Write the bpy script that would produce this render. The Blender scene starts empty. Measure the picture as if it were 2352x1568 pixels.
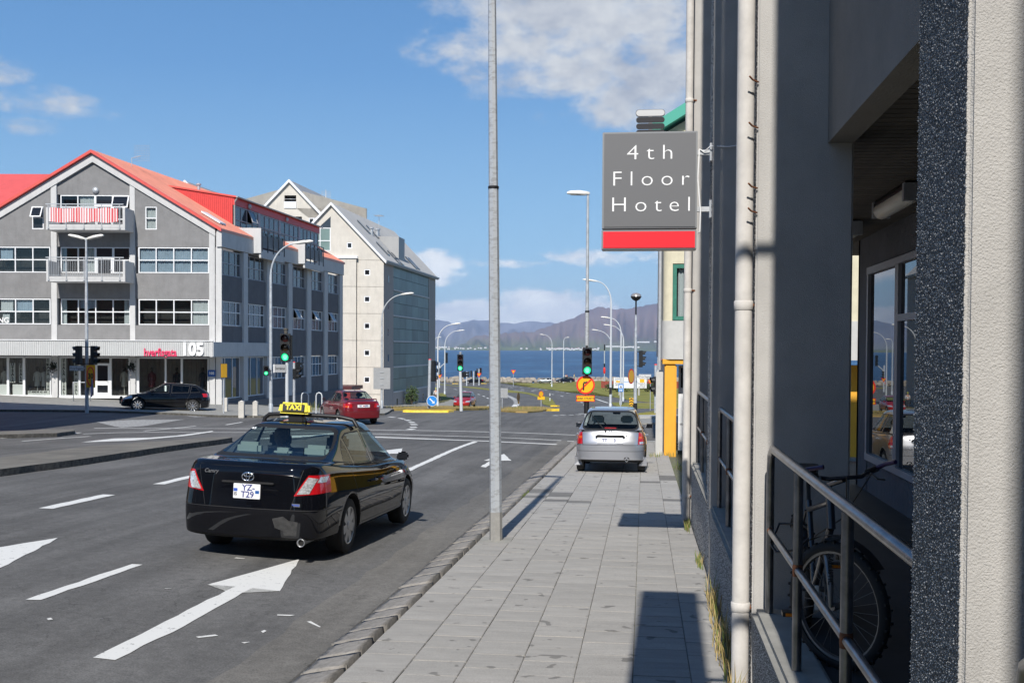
import bpy, bmesh, math, random
import numpy as np
from mathutils import Vector, Matrix, Euler, noise as mnoise
random.seed(7)
C = bpy.context.scene.collection
scene = bpy.context.scene
rad = math.radians
# ------------------------------------------------------------------ camera
FPX = 2600.0                       # focal length for a picture 2352 px wide
YAW, PITCH, ROLL, EYE, HORIZON = rad(6.65), rad(-1.45), rad(0.30), 2.05, 801.6
_f = np.array([-math.sin(YAW)*math.cos(PITCH), math.cos(YAW)*math.cos(PITCH), math.sin(PITCH)])
_r0 = np.array([math.cos(YAW), math.sin(YAW), 0.0]); _u0 = np.cross(_r0, _f)
CR = _r0*math.cos(ROLL)+_u0*math.sin(ROLL); CUp = _u0*math.cos(ROLL)-_r0*math.sin(ROLL); CF = _f
AXV = HORIZON-FPX*math.tan(PITCH)
cam = bpy.data.cameras.new('camera'); camo = bpy.data.objects.new('camera', cam); C.objects.link(camo)
cam.sensor_width = 36.0; cam.lens = 36.0*FPX/2352.0; cam.shift_y = (AXV-784.0)/2352.0
cam.clip_start = 0.05; cam.clip_end = 60000.0
camo.matrix_world = Matrix(((CR[0], CUp[0], -CF[0], 0), (CR[1], CUp[1], -CF[1], 0), (CR[2], CUp[2], -CF[2], EYE), (0, 0, 0, 1)))
scene.camera = camo
# ------------------------------------------------------------------ light
SUN_EL, SUN_AZ = rad(41.0), rad(1.4)          # light travels towards +Y, turned 1.4 deg to +X
sd = bpy.data.lights.new('sun', 'SUN'); so = bpy.data.objects.new('sun', sd); C.objects.link(so)
sd.energy = 4.7; sd.angle = rad(0.53); sd.color = (1.0, 0.955, 0.89)
ldir = Vector((math.sin(SUN_AZ)*math.cos(SUN_EL), math.cos(SUN_AZ)*math.cos(SUN_EL), -math.sin(SUN_EL)))
so.rotation_euler = ldir.to_track_quat('-Z', 'Y').to_euler()
so.location = (0, -20, 40)
scene.view_settings.view_transform = 'Standard'; scene.view_settings.look = 'None'
scene.view_settings.gamma = 1.0; scene.view_settings.use_curve_mapping = False
scene.view_settings.exposure = 0.22
scene.cycles.max_bounces = 8; scene.cycles.transparent_max_bounces = 12; scene.cycles.volume_bounces = 1
# ------------------------------------------------------------------ sky with clouds
w = bpy.data.worlds.new('World'); scene.world = w; w.use_nodes = True
nt = w.node_tree; N = nt.nodes; K = nt.links; N.clear()
def nd(t, **kw):
 n = N.new(t)
 for k, v in kw.items(): setattr(n, k, v)
 return n
def mth(op, a, b=None, c=None, clamp=False):
 n = N.new('ShaderNodeMath'); n.operation = op; n.use_clamp = clamp
 for i, x in enumerate((a, b, c)):
  if x is None: continue
  if isinstance(x, (int, float)): n.inputs[i].default_value = x
  else: K.new(x, n.inputs[i])
 return n.outputs[0]
sky = nd('ShaderNodeTexSky', sky_type='NISHITA'); sky.sun_disc = False
sky.sun_elevation = SUN_EL; sky.sun_rotation = math.pi+SUN_AZ; sky.altitude = 0.0
sky.air_density = 1.0; sky.dust_density = 0.1; sky.ozone_density = 1.5
tc = nd('ShaderNodeTexCoord'); sep = nd('ShaderNodeSeparateXYZ'); K.new(tc.outputs['Generated'], sep.inputs[0])
AZ = mth('ARCTAN2', sep.outputs[0], sep.outputs[1]); EL = mth('ARCSINE', sep.outputs[2])
SN, CS = nd('ShaderNodeTexNoise'), nd('ShaderNodeTexNoise')
comb = nd('ShaderNodeCombineXYZ'); K.new(AZ, comb.inputs[0]); K.new(mth('MULTIPLY', EL, 1.7), comb.inputs[1])
for n_, sc_, dt in ((SN, 20.0, 8.0), (CS, 14.0, 5.0)):
 n_.inputs['Scale'].default_value = sc_; n_.inputs['Detail'].default_value = dt; n_.inputs['Roughness'].default_value = 0.58
 K.new(comb.outputs[0], n_.inputs['Vector'])
CS.inputs['Distortion'].default_value = 0.5
def azel(u, v):
 d = CF+CR*(u-1176)/FPX+CUp*(AXV-v)/FPX; d /= np.linalg.norm(d)
 return math.atan2(d[0], d[1]), math.asin(d[2])
blobs = []
for u, v, du, dv, s in ((1330, 20, 330, 150, 1.0), (1440, 160, 230, 130, 1.0), (1210, 140, 200, 85, .85), (1050, 105, 110, 55, .72), (1500, 235, 120, 45, .7),
  (90, 235, 140, 38, .72), (10, 165, 60, 40, .8), (60, 285, 80, 26, .6), (1150, 742, 320, 50, 1.35), (1270, 722, 150, 56, 1.35), (1040, 736, 170, 40, 1.3),
  (1000, 615, 75, 42, 1.1), (1150, 606, 150, 13, .66), (1390, 590, 160, 22, .68), (940, 640, 90, 22, .55)):
 a, e = azel(u, v); blobs.append((a, e, du/FPX, dv/FPX, s))
rs = random.Random(3)
for i in range(16):                                   # the same kind of clouds over the rest of the sky
 blobs.append((rad(40+i*17.5+rs.uniform(-6, 6)), rad(rs.uniform(6, 48)), rs.uniform(.06, .2), rs.uniform(.03, .075), rs.uniform(.6, 1.0)))
acc = None
for a, e, sa, se, s in blobs:
 d = mth('SUBTRACT', AZ, a if a < math.pi else a-2*math.pi)
 dx = mth('MULTIPLY', d, 1.0/sa); dy = mth('MULTIPLY', mth('SUBTRACT', EL, e), 1.0/se)
 q = mth('SUBTRACT', 1.0, mth('MULTIPLY', mth('ADD', mth('MULTIPLY', dx, dx), mth('MULTIPLY', dy, dy)), .55), clamp=True)
 q = mth('MULTIPLY', q, s)
 acc = q if acc is None else mth('MAXIMUM', acc, q)
dens = mth('ADD', acc, mth('MULTIPLY', mth('SUBTRACT', SN.outputs['Fac'], .5), 1.7))
LN = nd('ShaderNodeTexNoise'); LN.inputs['Scale'].default_value = 46.0; LN.inputs['Detail'].default_value = 7.0; LN.inputs['Roughness'].default_value = .55; K.new(comb.outputs[0], LN.inputs['Vector'])
lm_ = nd('ShaderNodeMapRange'); K.new(EL, lm_.inputs[0]); lm_.inputs[1].default_value = .07; lm_.inputs[2].default_value = .14; lm_.inputs[3].default_value = 1.5; lm_.inputs[4].default_value = .25
dens = mth('ADD', dens, mth('MULTIPLY', mth('SUBTRACT', LN.outputs['Fac'], .5), lm_.outputs[0]))
has = mth('MULTIPLY', acc, 6.0, clamp=True)
mr = nd('ShaderNodeMapRange', interpolation_type='SMOOTHSTEP'); K.new(dens, mr.inputs[0])
mr.inputs[1].default_value = .30; mr.inputs[2].default_value = .95
mask = mth('MULTIPLY', mth('MULTIPLY', mr.outputs[0], has), .93)
cr = nd('ShaderNodeValToRGB'); K.new(mth('ADD', mth('MULTIPLY', CS.outputs['Fac'], .6), mth('MULTIPLY', LN.outputs['Fac'], .4)), cr.inputs[0])
cr.color_ramp.elements[0].position = .34; cr.color_ramp.elements[0].color = (4.4, 4.75, 5.5, 1)
cr.color_ramp.elements[1].position = .60; cr.color_ramp.elements[1].color = (7.0, 7.2, 7.4, 1)
gr = nd('ShaderNodeValToRGB'); K.new(mth('MULTIPLY', EL, 2/math.pi), gr.inputs[0])          # clear northern sky: pale at the horizon, deep blue overhead
for i, (p_, c_) in enumerate(((0.0, (4.6, 6.8, 8.8)), (.055, (2.8, 5.5, 8.5)), (.15, (1.3, 3.4, 6.9)), (.28, (.58, 2.0, 5.0)), (1.0, (.25, .85, 2.5)))):
 e_ = gr.color_ramp.elements[i] if i < 2 else gr.color_ramp.elements.new(p_)
 e_.position = p_; e_.color = c_+(1,)
skm = nd('ShaderNodeMix', data_type='RGBA'); skm.inputs[0].default_value = .8
K.new(sky.outputs[0], skm.inputs[6]); K.new(gr.outputs[0], skm.inputs[7])
lowc = nd('ShaderNodeVectorMath', operation='SCALE'); K.new(cr.outputs[0], lowc.inputs[0])      # sunlit cumulus far off over the hills
lr = nd('ShaderNodeMapRange'); K.new(EL, lr.inputs[0]); lr.inputs[1].default_value = .05; lr.inputs[2].default_value = .16; lr.inputs[3].default_value = 1.55; lr.inputs[4].default_value = 1.0; K.new(lr.outputs[0], lowc.inputs['Scale'])
mx = nd('ShaderNodeMix', data_type='RGBA'); K.new(mask, mx.inputs[0]); K.new(skm.outputs[2], mx.inputs[6]); K.new(lowc.outputs[0], mx.inputs[7])
bg = nd('ShaderNodeBackground'); bg.inputs[1].default_value = 0.088; K.new(mx.outputs[2], bg.inputs[0])
ow = nd('ShaderNodeOutputWorld'); K.new(bg.outputs[0], ow.inputs[0])
# ------------------------------------------------------------------ places on the ground
PROF = [(-40, 1.06), (0, 0), (38, -1.0), (50, -1.05), (58, -1.14), (64, -1.36), (80, -2.17), (103, -3.3), (120, -4.1), (135, -4.45), (160, -4.9), (200, -5.6), (250, -6.3), (290, -6.7), (303, -6.9), (318, -11), (420, -13)]
_py = [a for a, b in PROF]; _pz = [b for a, b in PROF]
def smooth(x, a, b):
 t = min(1, max(0, (x-a)/(b-a))); return t*t*(3-2*t)
def gz(x, y):                       # height of the pavement level
 z = float(np.interp(y, _py, _pz)) + .033*max(0, min(40, -x)-21)*smooth(y, 35, 57)*(1-smooth(y, 66, 80))
 z += .055*min(2.6, max(0, -2.4-x))*(1-smooth(y, 30, 44))          # camber of the near street
 return z + .75*smooth(x, -26, -12)*smooth(y, 215, 275)*(1-smooth(y, 300, 306))
ROAD = -0.10
_eye = np.array([0, 0, EYE])
def ray(u, v):
 d = CF+CR*(u-1176)/FPX+CUp*(AXV-v)/FPX
 return d/np.linalg.norm(d)
def at_depth(u, v, dep):
 d = ray(u, v); return _eye+d*(dep/(d@CF))
def ground(u, v, off=0.0):          # where a sight line meets the ground
 d = ray(u, v); t = 1.0; lo = 0.5
 while t < 330:
  p = _eye+d*t
  if p[2] < gz(p[0], p[1])+off:
   hi = t
   for _ in range(30):
    m = (lo+hi)/2; p = _eye+d*m
    if p[2] < gz(p[0], p[1])+off: hi = m
    else: lo = m
   return (p[0], p[1], gz(p[0], p[1])+off)
  lo = t; t = t*1.004+.02
 p = _eye+d*310; return (p[0], p[1], gz(p[0], p[1])+off)
def stand(u, dep, off=0.0):         # point on the ground in direction u at a given depth
 p = at_depth(u, 803, dep); return Vector((p[0], p[1], gz(p[0], p[1])+off))
def zat(v, dep, u=1176): return float(at_depth(u, v, dep)[2])
# ------------------------------------------------------------------ materials
def lin(h):
 h = h.lstrip('#'); o = []
 for i in (0, 2, 4):
  c = int(h[i:i+2], 16)/255; o.append(c/12.92 if c <= .04045 else ((c+.055)/1.055)**2.4)
 return tuple(o)+(1.0,)
def material(name, col, rough=.6, metal=0., spec=.5, vary=0., vscale=4., bump=0., bscale=60., bdist=.01, coat=0., emit=None, estr=0., detail=4., rnd=0., col2=None, stain=0.):
 m = bpy.data.materials.new(name); m.use_nodes = True
 t = m.node_tree; b = t.nodes['Principled BSDF']
 if isinstance(col, str): col = lin(col)
 if len(col) == 3: col = tuple(col)+(1,)
 b.inputs['Base Color'].default_value = col; b.inputs['Roughness'].default_value = rough; b.inputs['Metallic'].default_value = metal
 b.inputs['Specular IOR Level'].default_value = spec
 if coat: b.inputs['Coat Weight'].default_value = coat; b.inputs['Coat Roughness'].default_value = .02
 if emit: b.inputs['Emission Color'].default_value = emit if len(emit) == 4 else tuple(emit)+(1,); b.inputs['Emission Strength'].default_value = estr
 tc = t.nodes.new('ShaderNodeTexCoord'); last = None
 if vary or col2:
  n = t.nodes.new('ShaderNodeTexNoise'); n.inputs['Scale'].default_value = vscale; n.inputs['Detail'].default_value = detail; n.inputs['Roughness'].default_value = .65
  t.links.new(tc.outputs['Object'], n.inputs['Vector'])
  r = t.nodes.new('ShaderNodeValToRGB'); r.color_ramp.elements[0].position = .33; r.color_ramp.elements[1].position = .67
  c2 = lin(col2) if isinstance(col2, str) else col2
  lo = tuple(max(0, c*(1-vary)) for c in col[:3])+(1,); hi = tuple(min(1, c*(1+vary)) for c in (c2 or col)[:3])+(1,)
  r.color_ramp.elements[0].color = lo; r.color_ramp.elements[1].color = hi
  t.links.new(n.outputs['Fac'], r.inputs[0]); last = r.outputs[0]
 if stain:
  n = t.nodes.new('ShaderNodeTexNoise'); n.inputs['Scale'].default_value = 1.3; n.inputs['Detail'].default_value = 6; n.inputs['Roughness'].default_value = .7
  mp = t.nodes.new('ShaderNodeMapping'); mp.inputs['Scale'].default_value = (3, 3, .35); t.links.new(tc.outputs['Object'], mp.inputs[0]); t.links.new(mp.outputs[0], n.inputs['Vector'])
  r = t.nodes.new('ShaderNodeMapRange'); r.inputs[1].default_value = .5; r.inputs[2].default_value = .8; r.inputs[3].default_value = 1.0; r.inputs[4].default_value = 1-stain
  t.links.new(n.outputs['Fac'], r.inputs[0])
  mu = t.nodes.new('ShaderNodeMix'); mu.data_type = 'RGBA'; mu.blend_type = 'MULTIPLY'; mu.inputs[0].default_value = 1
  if last: t.links.new(last, mu.inputs[6])
  else: mu.inputs[6].default_value = col
  t.links.new(r.outputs[0], mu.inputs[7]); last = mu.outputs[2]
 if rnd:
  oi = t.nodes.new('ShaderNodeObjectInfo'); r = t.nodes.new('ShaderNodeMapRange'); r.inputs[3].default_value = 1-rnd; r.inputs[4].default_value = 1+rnd
  t.links.new(oi.outputs['Random'], r.inputs[0])
  mu = t.nodes.new('ShaderNodeMix'); mu.data_type = 'RGBA'; mu.blend_type = 'MULTIPLY'; mu.inputs[0].default_value = 1
  if last: t.links.new(last, mu.inputs[6])
  else: mu.inputs[6].default_value = col
  t.links.new(r.outputs[0], mu.inputs[7]); last = mu.outputs[2]
 if last: t.links.new(last, b.inputs['Base Color'])
 if bump:
  n = t.nodes.new('ShaderNodeTexNoise'); n.inputs['Scale'].default_value = bscale; n.inputs['Detail'].default_value = 3
  t.links.new(tc.outputs['Object'], n.inputs['Vector'])
  bp = t.nodes.new('ShaderNodeBump'); bp.inputs['Strength'].default_value = bump; bp.inputs['Distance'].default_value = bdist
  t.links.new(n.outputs['Fac'], bp.inputs['Height']); t.links.new(bp.outputs[0], b.inputs['Normal'])
 return m
def glass_material(name, tint, gloss=1.0, ior=1.5, rough=.0):
 m = bpy.data.materials.new(name); m.use_nodes = True; t = m.node_tree; t.nodes.clear()
 o = t.nodes.new('ShaderNodeOutputMaterial'); mix = t.nodes.new('ShaderNodeMixShader'); tr = t.nodes.new('ShaderNodeBsdfTransparent'); gl = t.nodes.new('ShaderNodeBsdfGlossy'); fr = t.nodes.new('ShaderNodeFresnel')
 tr.inputs[0].default_value = tuple(tint)+(1,); gl.inputs['Roughness'].default_value = rough; geo = t.nodes.new('ShaderNodeNewGeometry'); ma = t.nodes.new('ShaderNodeMath'); ma.operation = 'MULTIPLY_ADD'; ma.inputs[1].default_value = 1/ior-ior; ma.inputs[2].default_value = ior
 t.links.new(geo.outputs['Backfacing'], ma.inputs[0]); t.links.new(ma.outputs[0], fr.inputs[0])
 ml = t.nodes.new('ShaderNodeMath'); ml.operation = 'MULTIPLY'; ml.inputs[1].default_value = gloss; ml.use_clamp = True
 t.links.new(fr.outputs[0], ml.inputs[0]); t.links.new(ml.outputs[0], mix.inputs[0]); t.links.new(tr.outputs[0], mix.inputs[1]); t.links.new(gl.outputs[0], mix.inputs[2]); t.links.new(mix.outputs[0], o.inputs[0])
 return m
M = {}
# ------------------------------------------------------------------ mesh builder
class MB:
 def __init__(s, mat=None):
  s.v = []; s.f = []; s.mi = []; s.sm = []; s.m = mat; s.cur = 0; s.smooth = False
 def add(s, vs, fs, sm=None):
  b = len(s.v)
  for p in vs:
   p = Vector(p)
   if s.m is not None: p = s.m @ p
   s.v.append(tuple(p))
  for f in fs: s.f.append([b+i for i in f]); s.mi.append(s.cur); s.sm.append(s.smooth if sm is None else sm)
  return s
 def box(s, x0, x1, y0, y1, z0, z1):
  s.add([(x0, y0, z0), (x1, y0, z0), (x1, y1, z0), (x0, y1, z0), (x0, y0, z1), (x1, y0, z1), (x1, y1, z1), (x0, y1, z1)],
              [(0, 3, 2, 1), (4, 5, 6, 7), (0, 1, 5, 4), (1, 2, 6, 5), (2, 3, 7, 6), (3, 0, 4, 7)], False); return s
 def prism(s, poly, ax, a, b):
  def P(p, t): return (t, p[0], p[1]) if ax == 0 else ((p[0], t, p[1]) if ax == 1 else (p[0], p[1], t))
  n = len(poly); vs = [P(p, a) for p in poly]+[P(p, b) for p in poly]
  s.add(vs, [tuple(range(n))[::-1], tuple(range(n, 2*n))]+[(i, (i+1) % n, n+(i+1) % n, n+i) for i in range(n)], False); return s
 def tube(s, path, r, n=8, cap=True, sm=True):
  path = [Vector(p) for p in path]; rs_ = r if isinstance(r, (list, tuple)) else [r]*len(path)
  t0 = (path[1]-path[0]).normalized(); up = Vector((0, 0, 1)) if abs(t0.z) < .9 else Vector((1, 0, 0)); nrm = t0.cross(up).normalized()
  vs = []; fs = []
  for i, p in enumerate(path):
   t = (path[min(i+1, len(path)-1)]-path[max(i-1, 0)]).normalized()
   nrm = (nrm-t*nrm.dot(t)).normalized(); bn = t.cross(nrm)
   for k in range(n):
    a = 2*math.pi*k/n; vs.append(p+(nrm*math.cos(a)+bn*math.sin(a))*rs_[i])
  for i in range(len(path)-1):
   for k in range(n): fs.append((i*n+k, i*n+(k+1) % n, (i+1)*n+(k+1) % n, (i+1)*n+k))
  s.add(vs, fs, sm)
  if cap:
   s.add(vs[:n], [tuple(range(n))[::-1]], False); s.add(vs[-n:], [tuple(range(n))], False)
  return s
 def lathe(s, prof, n=16, axis='z', o=(0, 0, 0), sm=True, cap=True):
  vs = []; fs = []; o = Vector(o)
  for r, h in prof:
   for k in range(n):
    a = 2*math.pi*k/n; c, d = r*math.cos(a), r*math.sin(a)
    vs.append(o+(Vector((c, d, h)) if axis == 'z' else Vector((h, c, d)) if axis == 'x' else Vector((d, h, c))))
  for i in range(len(prof)-1):
   for k in range(n): fs.append((i*n+k, i*n+(k+1) % n, (i+1)*n+(k+1) % n, (i+1)*n+k))
  s.add(vs, fs, sm)
  if cap and prof[0][0] > 1e-4: s.add(vs[:n], [tuple(range(n))[::-1]], False)
  if cap and prof[-1][0] > 1e-4: s.add(vs[-n:], [tuple(range(n))], False)
  return s
 def disc(s, c, r, nrm, n=20, t=0.0):
  c = Vector(c); nrm = Vector(nrm).normalized(); a = nrm.orthogonal().normalized(); b = nrm.cross(a)
  s.tube([c-nrm*t, c], r, n) if t else s.add([c+(a*math.cos(2*math.pi*k/n)+b*math.sin(2*math.pi*k/n))*r for k in range(n)], [tuple(range(n))], False); return s
 def mesh(s, name, mats):
  me = bpy.data.meshes.new(name); me.from_pydata(s.v, [], s.f)
  for m in (mats if isinstance(mats, (list, tuple)) else [mats]): me.materials.append(m)
  me.polygons.foreach_set('material_index', s.mi); me.polygons.foreach_set('use_smooth', s.sm); me.update(); return me
 def build(s, name, mats, parent=None, bevel=0, loc=None, rotz=0, kind=None, label=None, clean=True):
  me = s.mesh(name, mats)
  if clean:
   bm = bmesh.new(); bm.from_mesh(me); bmesh.ops.remove_doubles(bm, verts=bm.verts, dist=1e-5); bmesh.ops.recalc_face_normals(bm, faces=bm.faces)
   if bevel:
    es = [e for e in bm.edges if len(e.link_faces) == 2 and e.calc_face_angle(0) > .5]
    bmesh.ops.bevel(bm, geom=es, offset=bevel, segments=2, affect='EDGES', clamp_overlap=True)
   for e in bm.edges:
    if len(e.link_faces) == 2 and e.calc_face_angle(0) > .8: e.smooth = False
   bm.to_mesh(me); bm.free()
  return link(name, me, parent, loc, rotz, kind, label)
def link(name, me, parent=None, loc=None, rotz=0, kind=None, label=None):
 o = bpy.data.objects.new(name, me); C.objects.link(o)
 if parent is not None: o.parent = parent
 if loc is not None: o.location = loc
 if rotz: o.rotation_euler = (0, 0, rotz)
 if kind: o['kind'] = kind
 if label: o['label'] = label
 return o
def tag(o, label, cat, group=None):
 o['label'] = label; o['category'] = cat
 if group: o['group'] = group
 return o
def thing(name, label, cat, loc=(0, 0, 0), rotz=0, group=None):
 o = bpy.data.objects.new(name, None); C.objects.link(o); o.empty_display_size = .2
 o.location = loc; o.rotation_euler = (0, 0, rotz)
 return tag(o, label, cat, group)
def children(o): return [c for c in bpy.data.objects if c.parent is o]
def copy_tree(o, loc, rotz=None, label=None, group=None):
 kids = {}
 for c in bpy.data.objects:
  if c.parent: kids.setdefault(c.parent.name, []).append(c)
 def rec(src, par):
  c = src.copy(); C.objects.link(c)
  if par is not None: c.parent = par
  for k in kids.get(src.name, []): rec(k, c)
  return c
 r = rec(o, None); r.location = loc
 if rotz is not None: r.rotation_euler = (0, 0, rotz)
 if label: r['label'] = label
 if group: r['group'] = group
 return r
_fonts = {}
def text(name, body, size, mat, parent, mtx, bold=0., extrude=.002, align='CENTER', space=1.0, sx=1.0, line=1.0, shear=0):
 cu = bpy.data.curves.new(name, 'FONT'); cu.body = body; cu.size = size; cu.offset = bold; cu.extrude = extrude
 cu.align_x = align; cu.align_y = 'CENTER'; cu.space_character = space; cu.space_line = line; cu.resolution_u = 3; cu.shear = shear
 o = bpy.data.objects.new(name, cu); C.objects.link(o)
 me = bpy.data.meshes.new_from_object(o.evaluated_get(bpy.context.evaluated_depsgraph_get()))
 bpy.data.objects.remove(o); me.name = name; me.transform(mtx @ Matrix.Diagonal((sx, 1, 1, 1))); me.materials.clear(); me.materials.append(mat)
 return link(name, me, parent)
def letters(o, parent):
 bm = bmesh.new(); bm.from_mesh(o.data); bm.verts.ensure_lookup_table(); seen = {}; groups = []
 for v in bm.verts:
  if v.index in seen: continue
  st = [v]; g = []; seen[v.index] = 1
  while st:
   a = st.pop(); g.append(a.index)
   for e in a.link_edges:
    b = e.other_vert(a)
    if b.index not in seen: seen[b.index] = 1; st.append(b)
  groups.append(set(g))
 mat = o.data.materials[0]
 for g in groups:
  ids = sorted(g); mp = {k: i for i, k in enumerate(ids)}
  me = bpy.data.meshes.new('letter'); me.from_pydata([tuple(bm.verts[i].co) for i in ids], [], [[mp[v.index] for v in f.verts] for f in bm.faces if f.verts[0].index in g]); me.materials.append(mat); link('letter', me, parent)
 bm.free(); bpy.data.objects.remove(o)
def facing(p, right, up=(0, 0, 1)):
 x = Vector(right).normalized(); y = Vector(up).normalized(); z = x.cross(y); y = z.cross(x)
 return Matrix(((x.x, y.x, z.x, p[0]), (x.y, y.y, z.y, p[1]), (x.z, y.z, z.z, p[2]), (0, 0, 0, 1)))
def frame(o, xdir, ydir):
 x = Vector(xdir); y = Vector(ydir)
 return Matrix(((x.x, y.x, 0, o[0]), (x.y, y.y, 0, o[1]), (0, 0, 1, o[2]), (0, 0, 0, 1)))
# ------------------------------------------------------------------ material library
def asphalt(name, base, dark=.75):
 m = material(name, base, rough=.88, spec=.25)
 t = m.node_tree; b = t.nodes['Principled BSDF']; tc = t.nodes.new('ShaderNodeTexCoord')
 def noise(sc, det, stretch=None, rough=.6):
  n = t.nodes.new('ShaderNodeTexNoise'); n.inputs['Scale'].default_value = sc; n.inputs['Detail'].default_value = det; n.inputs['Roughness'].default_value = rough
  if stretch:
   mp = t.nodes.new('ShaderNodeMapping'); mp.inputs['Scale'].default_value = stretch; t.links.new(tc.outputs['Object'], mp.inputs[0]); t.links.new(mp.outputs[0], n.inputs['Vector'])
  else: t.links.new(tc.outputs['Object'], n.inputs['Vector'])
  return n.outputs['Fac']
 def rng(f, a, b_, c, d):
  r = t.nodes.new('ShaderNodeMapRange'); t.links.new(f, r.inputs[0])
  for i, x in enumerate((a, b_, c, d)): r.inputs[i+1].default_value = x
  return r.outputs[0]
 def mul(a, b_):
  n = t.nodes.new('ShaderNodeMath'); n.operation = 'MULTIPLY'; t.links.new(a, n.inputs[0]); t.links.new(b_, n.inputs[1]); return n.outputs[0]
 f = mul(rng(noise(.35, 6), .3, .7, .78, 1.18), rng(noise(1.4, 5, (1.6, .10, 1)), .35, .65, .80, 1.12))    # worn wheel tracks along the street
 f = mul(f, rng(noise(70, 2), .3, .7, .72, 1.25)); f = mul(f, rng(noise(9, 5, None, .75), .35, .7, .82, 1.13))
 v = t.nodes.new('ShaderNodeTexVoronoi'); v.inputs['Scale'].default_value = 55; t.links.new(tc.outputs['Object'], v.inputs['Vector'])
 chip = rng(v.outputs['Distance'], .02, .10, 1.9, 1.0); f = mul(f, chip)
 vm = t.nodes.new('ShaderNodeTexVoronoi'); vm.feature = 'DISTANCE_TO_EDGE'; vm.inputs['Scale'].default_value = .22
 dn = t.nodes.new('ShaderNodeTexNoise'); dn.inputs['Scale'].default_value = 1.1; dn.inputs['Detail'].default_value = 6
 mxv = t.nodes.new('ShaderNodeMix'); mxv.data_type = 'VECTOR'; mxv.inputs[0].default_value = .35; t.links.new(tc.outputs['Object'], dn.inputs['Vector']); t.links.new(tc.outputs['Object'], mxv.inputs[4])
 sc = t.nodes.new('ShaderNodeVectorMath'); sc.operation = 'SCALE'; sc.inputs['Scale'].default_value = 6.0; t.links.new(dn.outputs['Color'], sc.inputs[0])
 ad = t.nodes.new('ShaderNodeVectorMath'); ad.operation = 'ADD'; t.links.new(tc.outputs['Object'], ad.inputs[0]); t.links.new(sc.outputs[0], ad.inputs[1]); t.links.new(ad.outputs[0], vm.inputs['Vector'])
 crk = mul(rng(vm.outputs['Distance'], .0, .006, .66, 1.0), rng(noise(.2, 2), .0, 1.0, 1.0, 1.0)); f = mul(f, crk)
 mu = t.nodes.new('ShaderNodeMix'); mu.data_type = 'RGBA'; mu.blend_type = 'MULTIPLY'; mu.inputs[0].default_value = 1; mu.inputs[6].default_value = tuple(base)+(1,)
 t.links.new(f, mu.inputs[7]); t.links.new(mu.outputs[2], b.inputs['Base Color'])
 bp = t.nodes.new('ShaderNodeBump'); bp.inputs['Strength'].default_value = .45; bp.inputs['Distance'].default_value = .008; t.links.new(noise(120, 3), bp.inputs['Height']); t.links.new(bp.outputs[0], b.inputs['Normal'])
 return m
M['asphalt'] = asphalt('asphalt', (.135, .133, .129))
M['gutter'] = asphalt('gutter_concrete', (.165, .158, .145))
def worn_paint():
 m = material('road_paint', (.70, .70, .67), rough=.75); t = m.node_tree; b = t.nodes['Principled BSDF']; tc = t.nodes.new('ShaderNodeTexCoord')
 n = t.nodes.new('ShaderNodeTexNoise'); n.inputs['Scale'].default_value = 14; n.inputs['Detail'].default_value = 8; n.inputs['Roughness'].default_value = .8; t.links.new(tc.outputs['Object'], n.inputs['Vector'])
 r = t.nodes.new('ShaderNodeValToRGB'); r.color_ramp.elements[0].position = .35; r.color_ramp.elements[0].color = (.20, .20, .195, 1); r.color_ramp.elements[1].position = .42; r.color_ramp.elements[1].color = (.70, .70, .67, 1)
 t.links.new(n.outputs['Fac'], r.inputs[0]); t.links.new(r.outputs[0], b.inputs['Base Color']); return m
M['paint'] = worn_paint()
M['worn'] = material('worn_paint', (.30, .30, .29), rough=.85, vary=.5, vscale=9, detail=8)
M['yellow_paint'] = material('yellow_kerb_paint', (.75, .50, .03), rough=.6, vary=.25, vscale=5)
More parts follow.
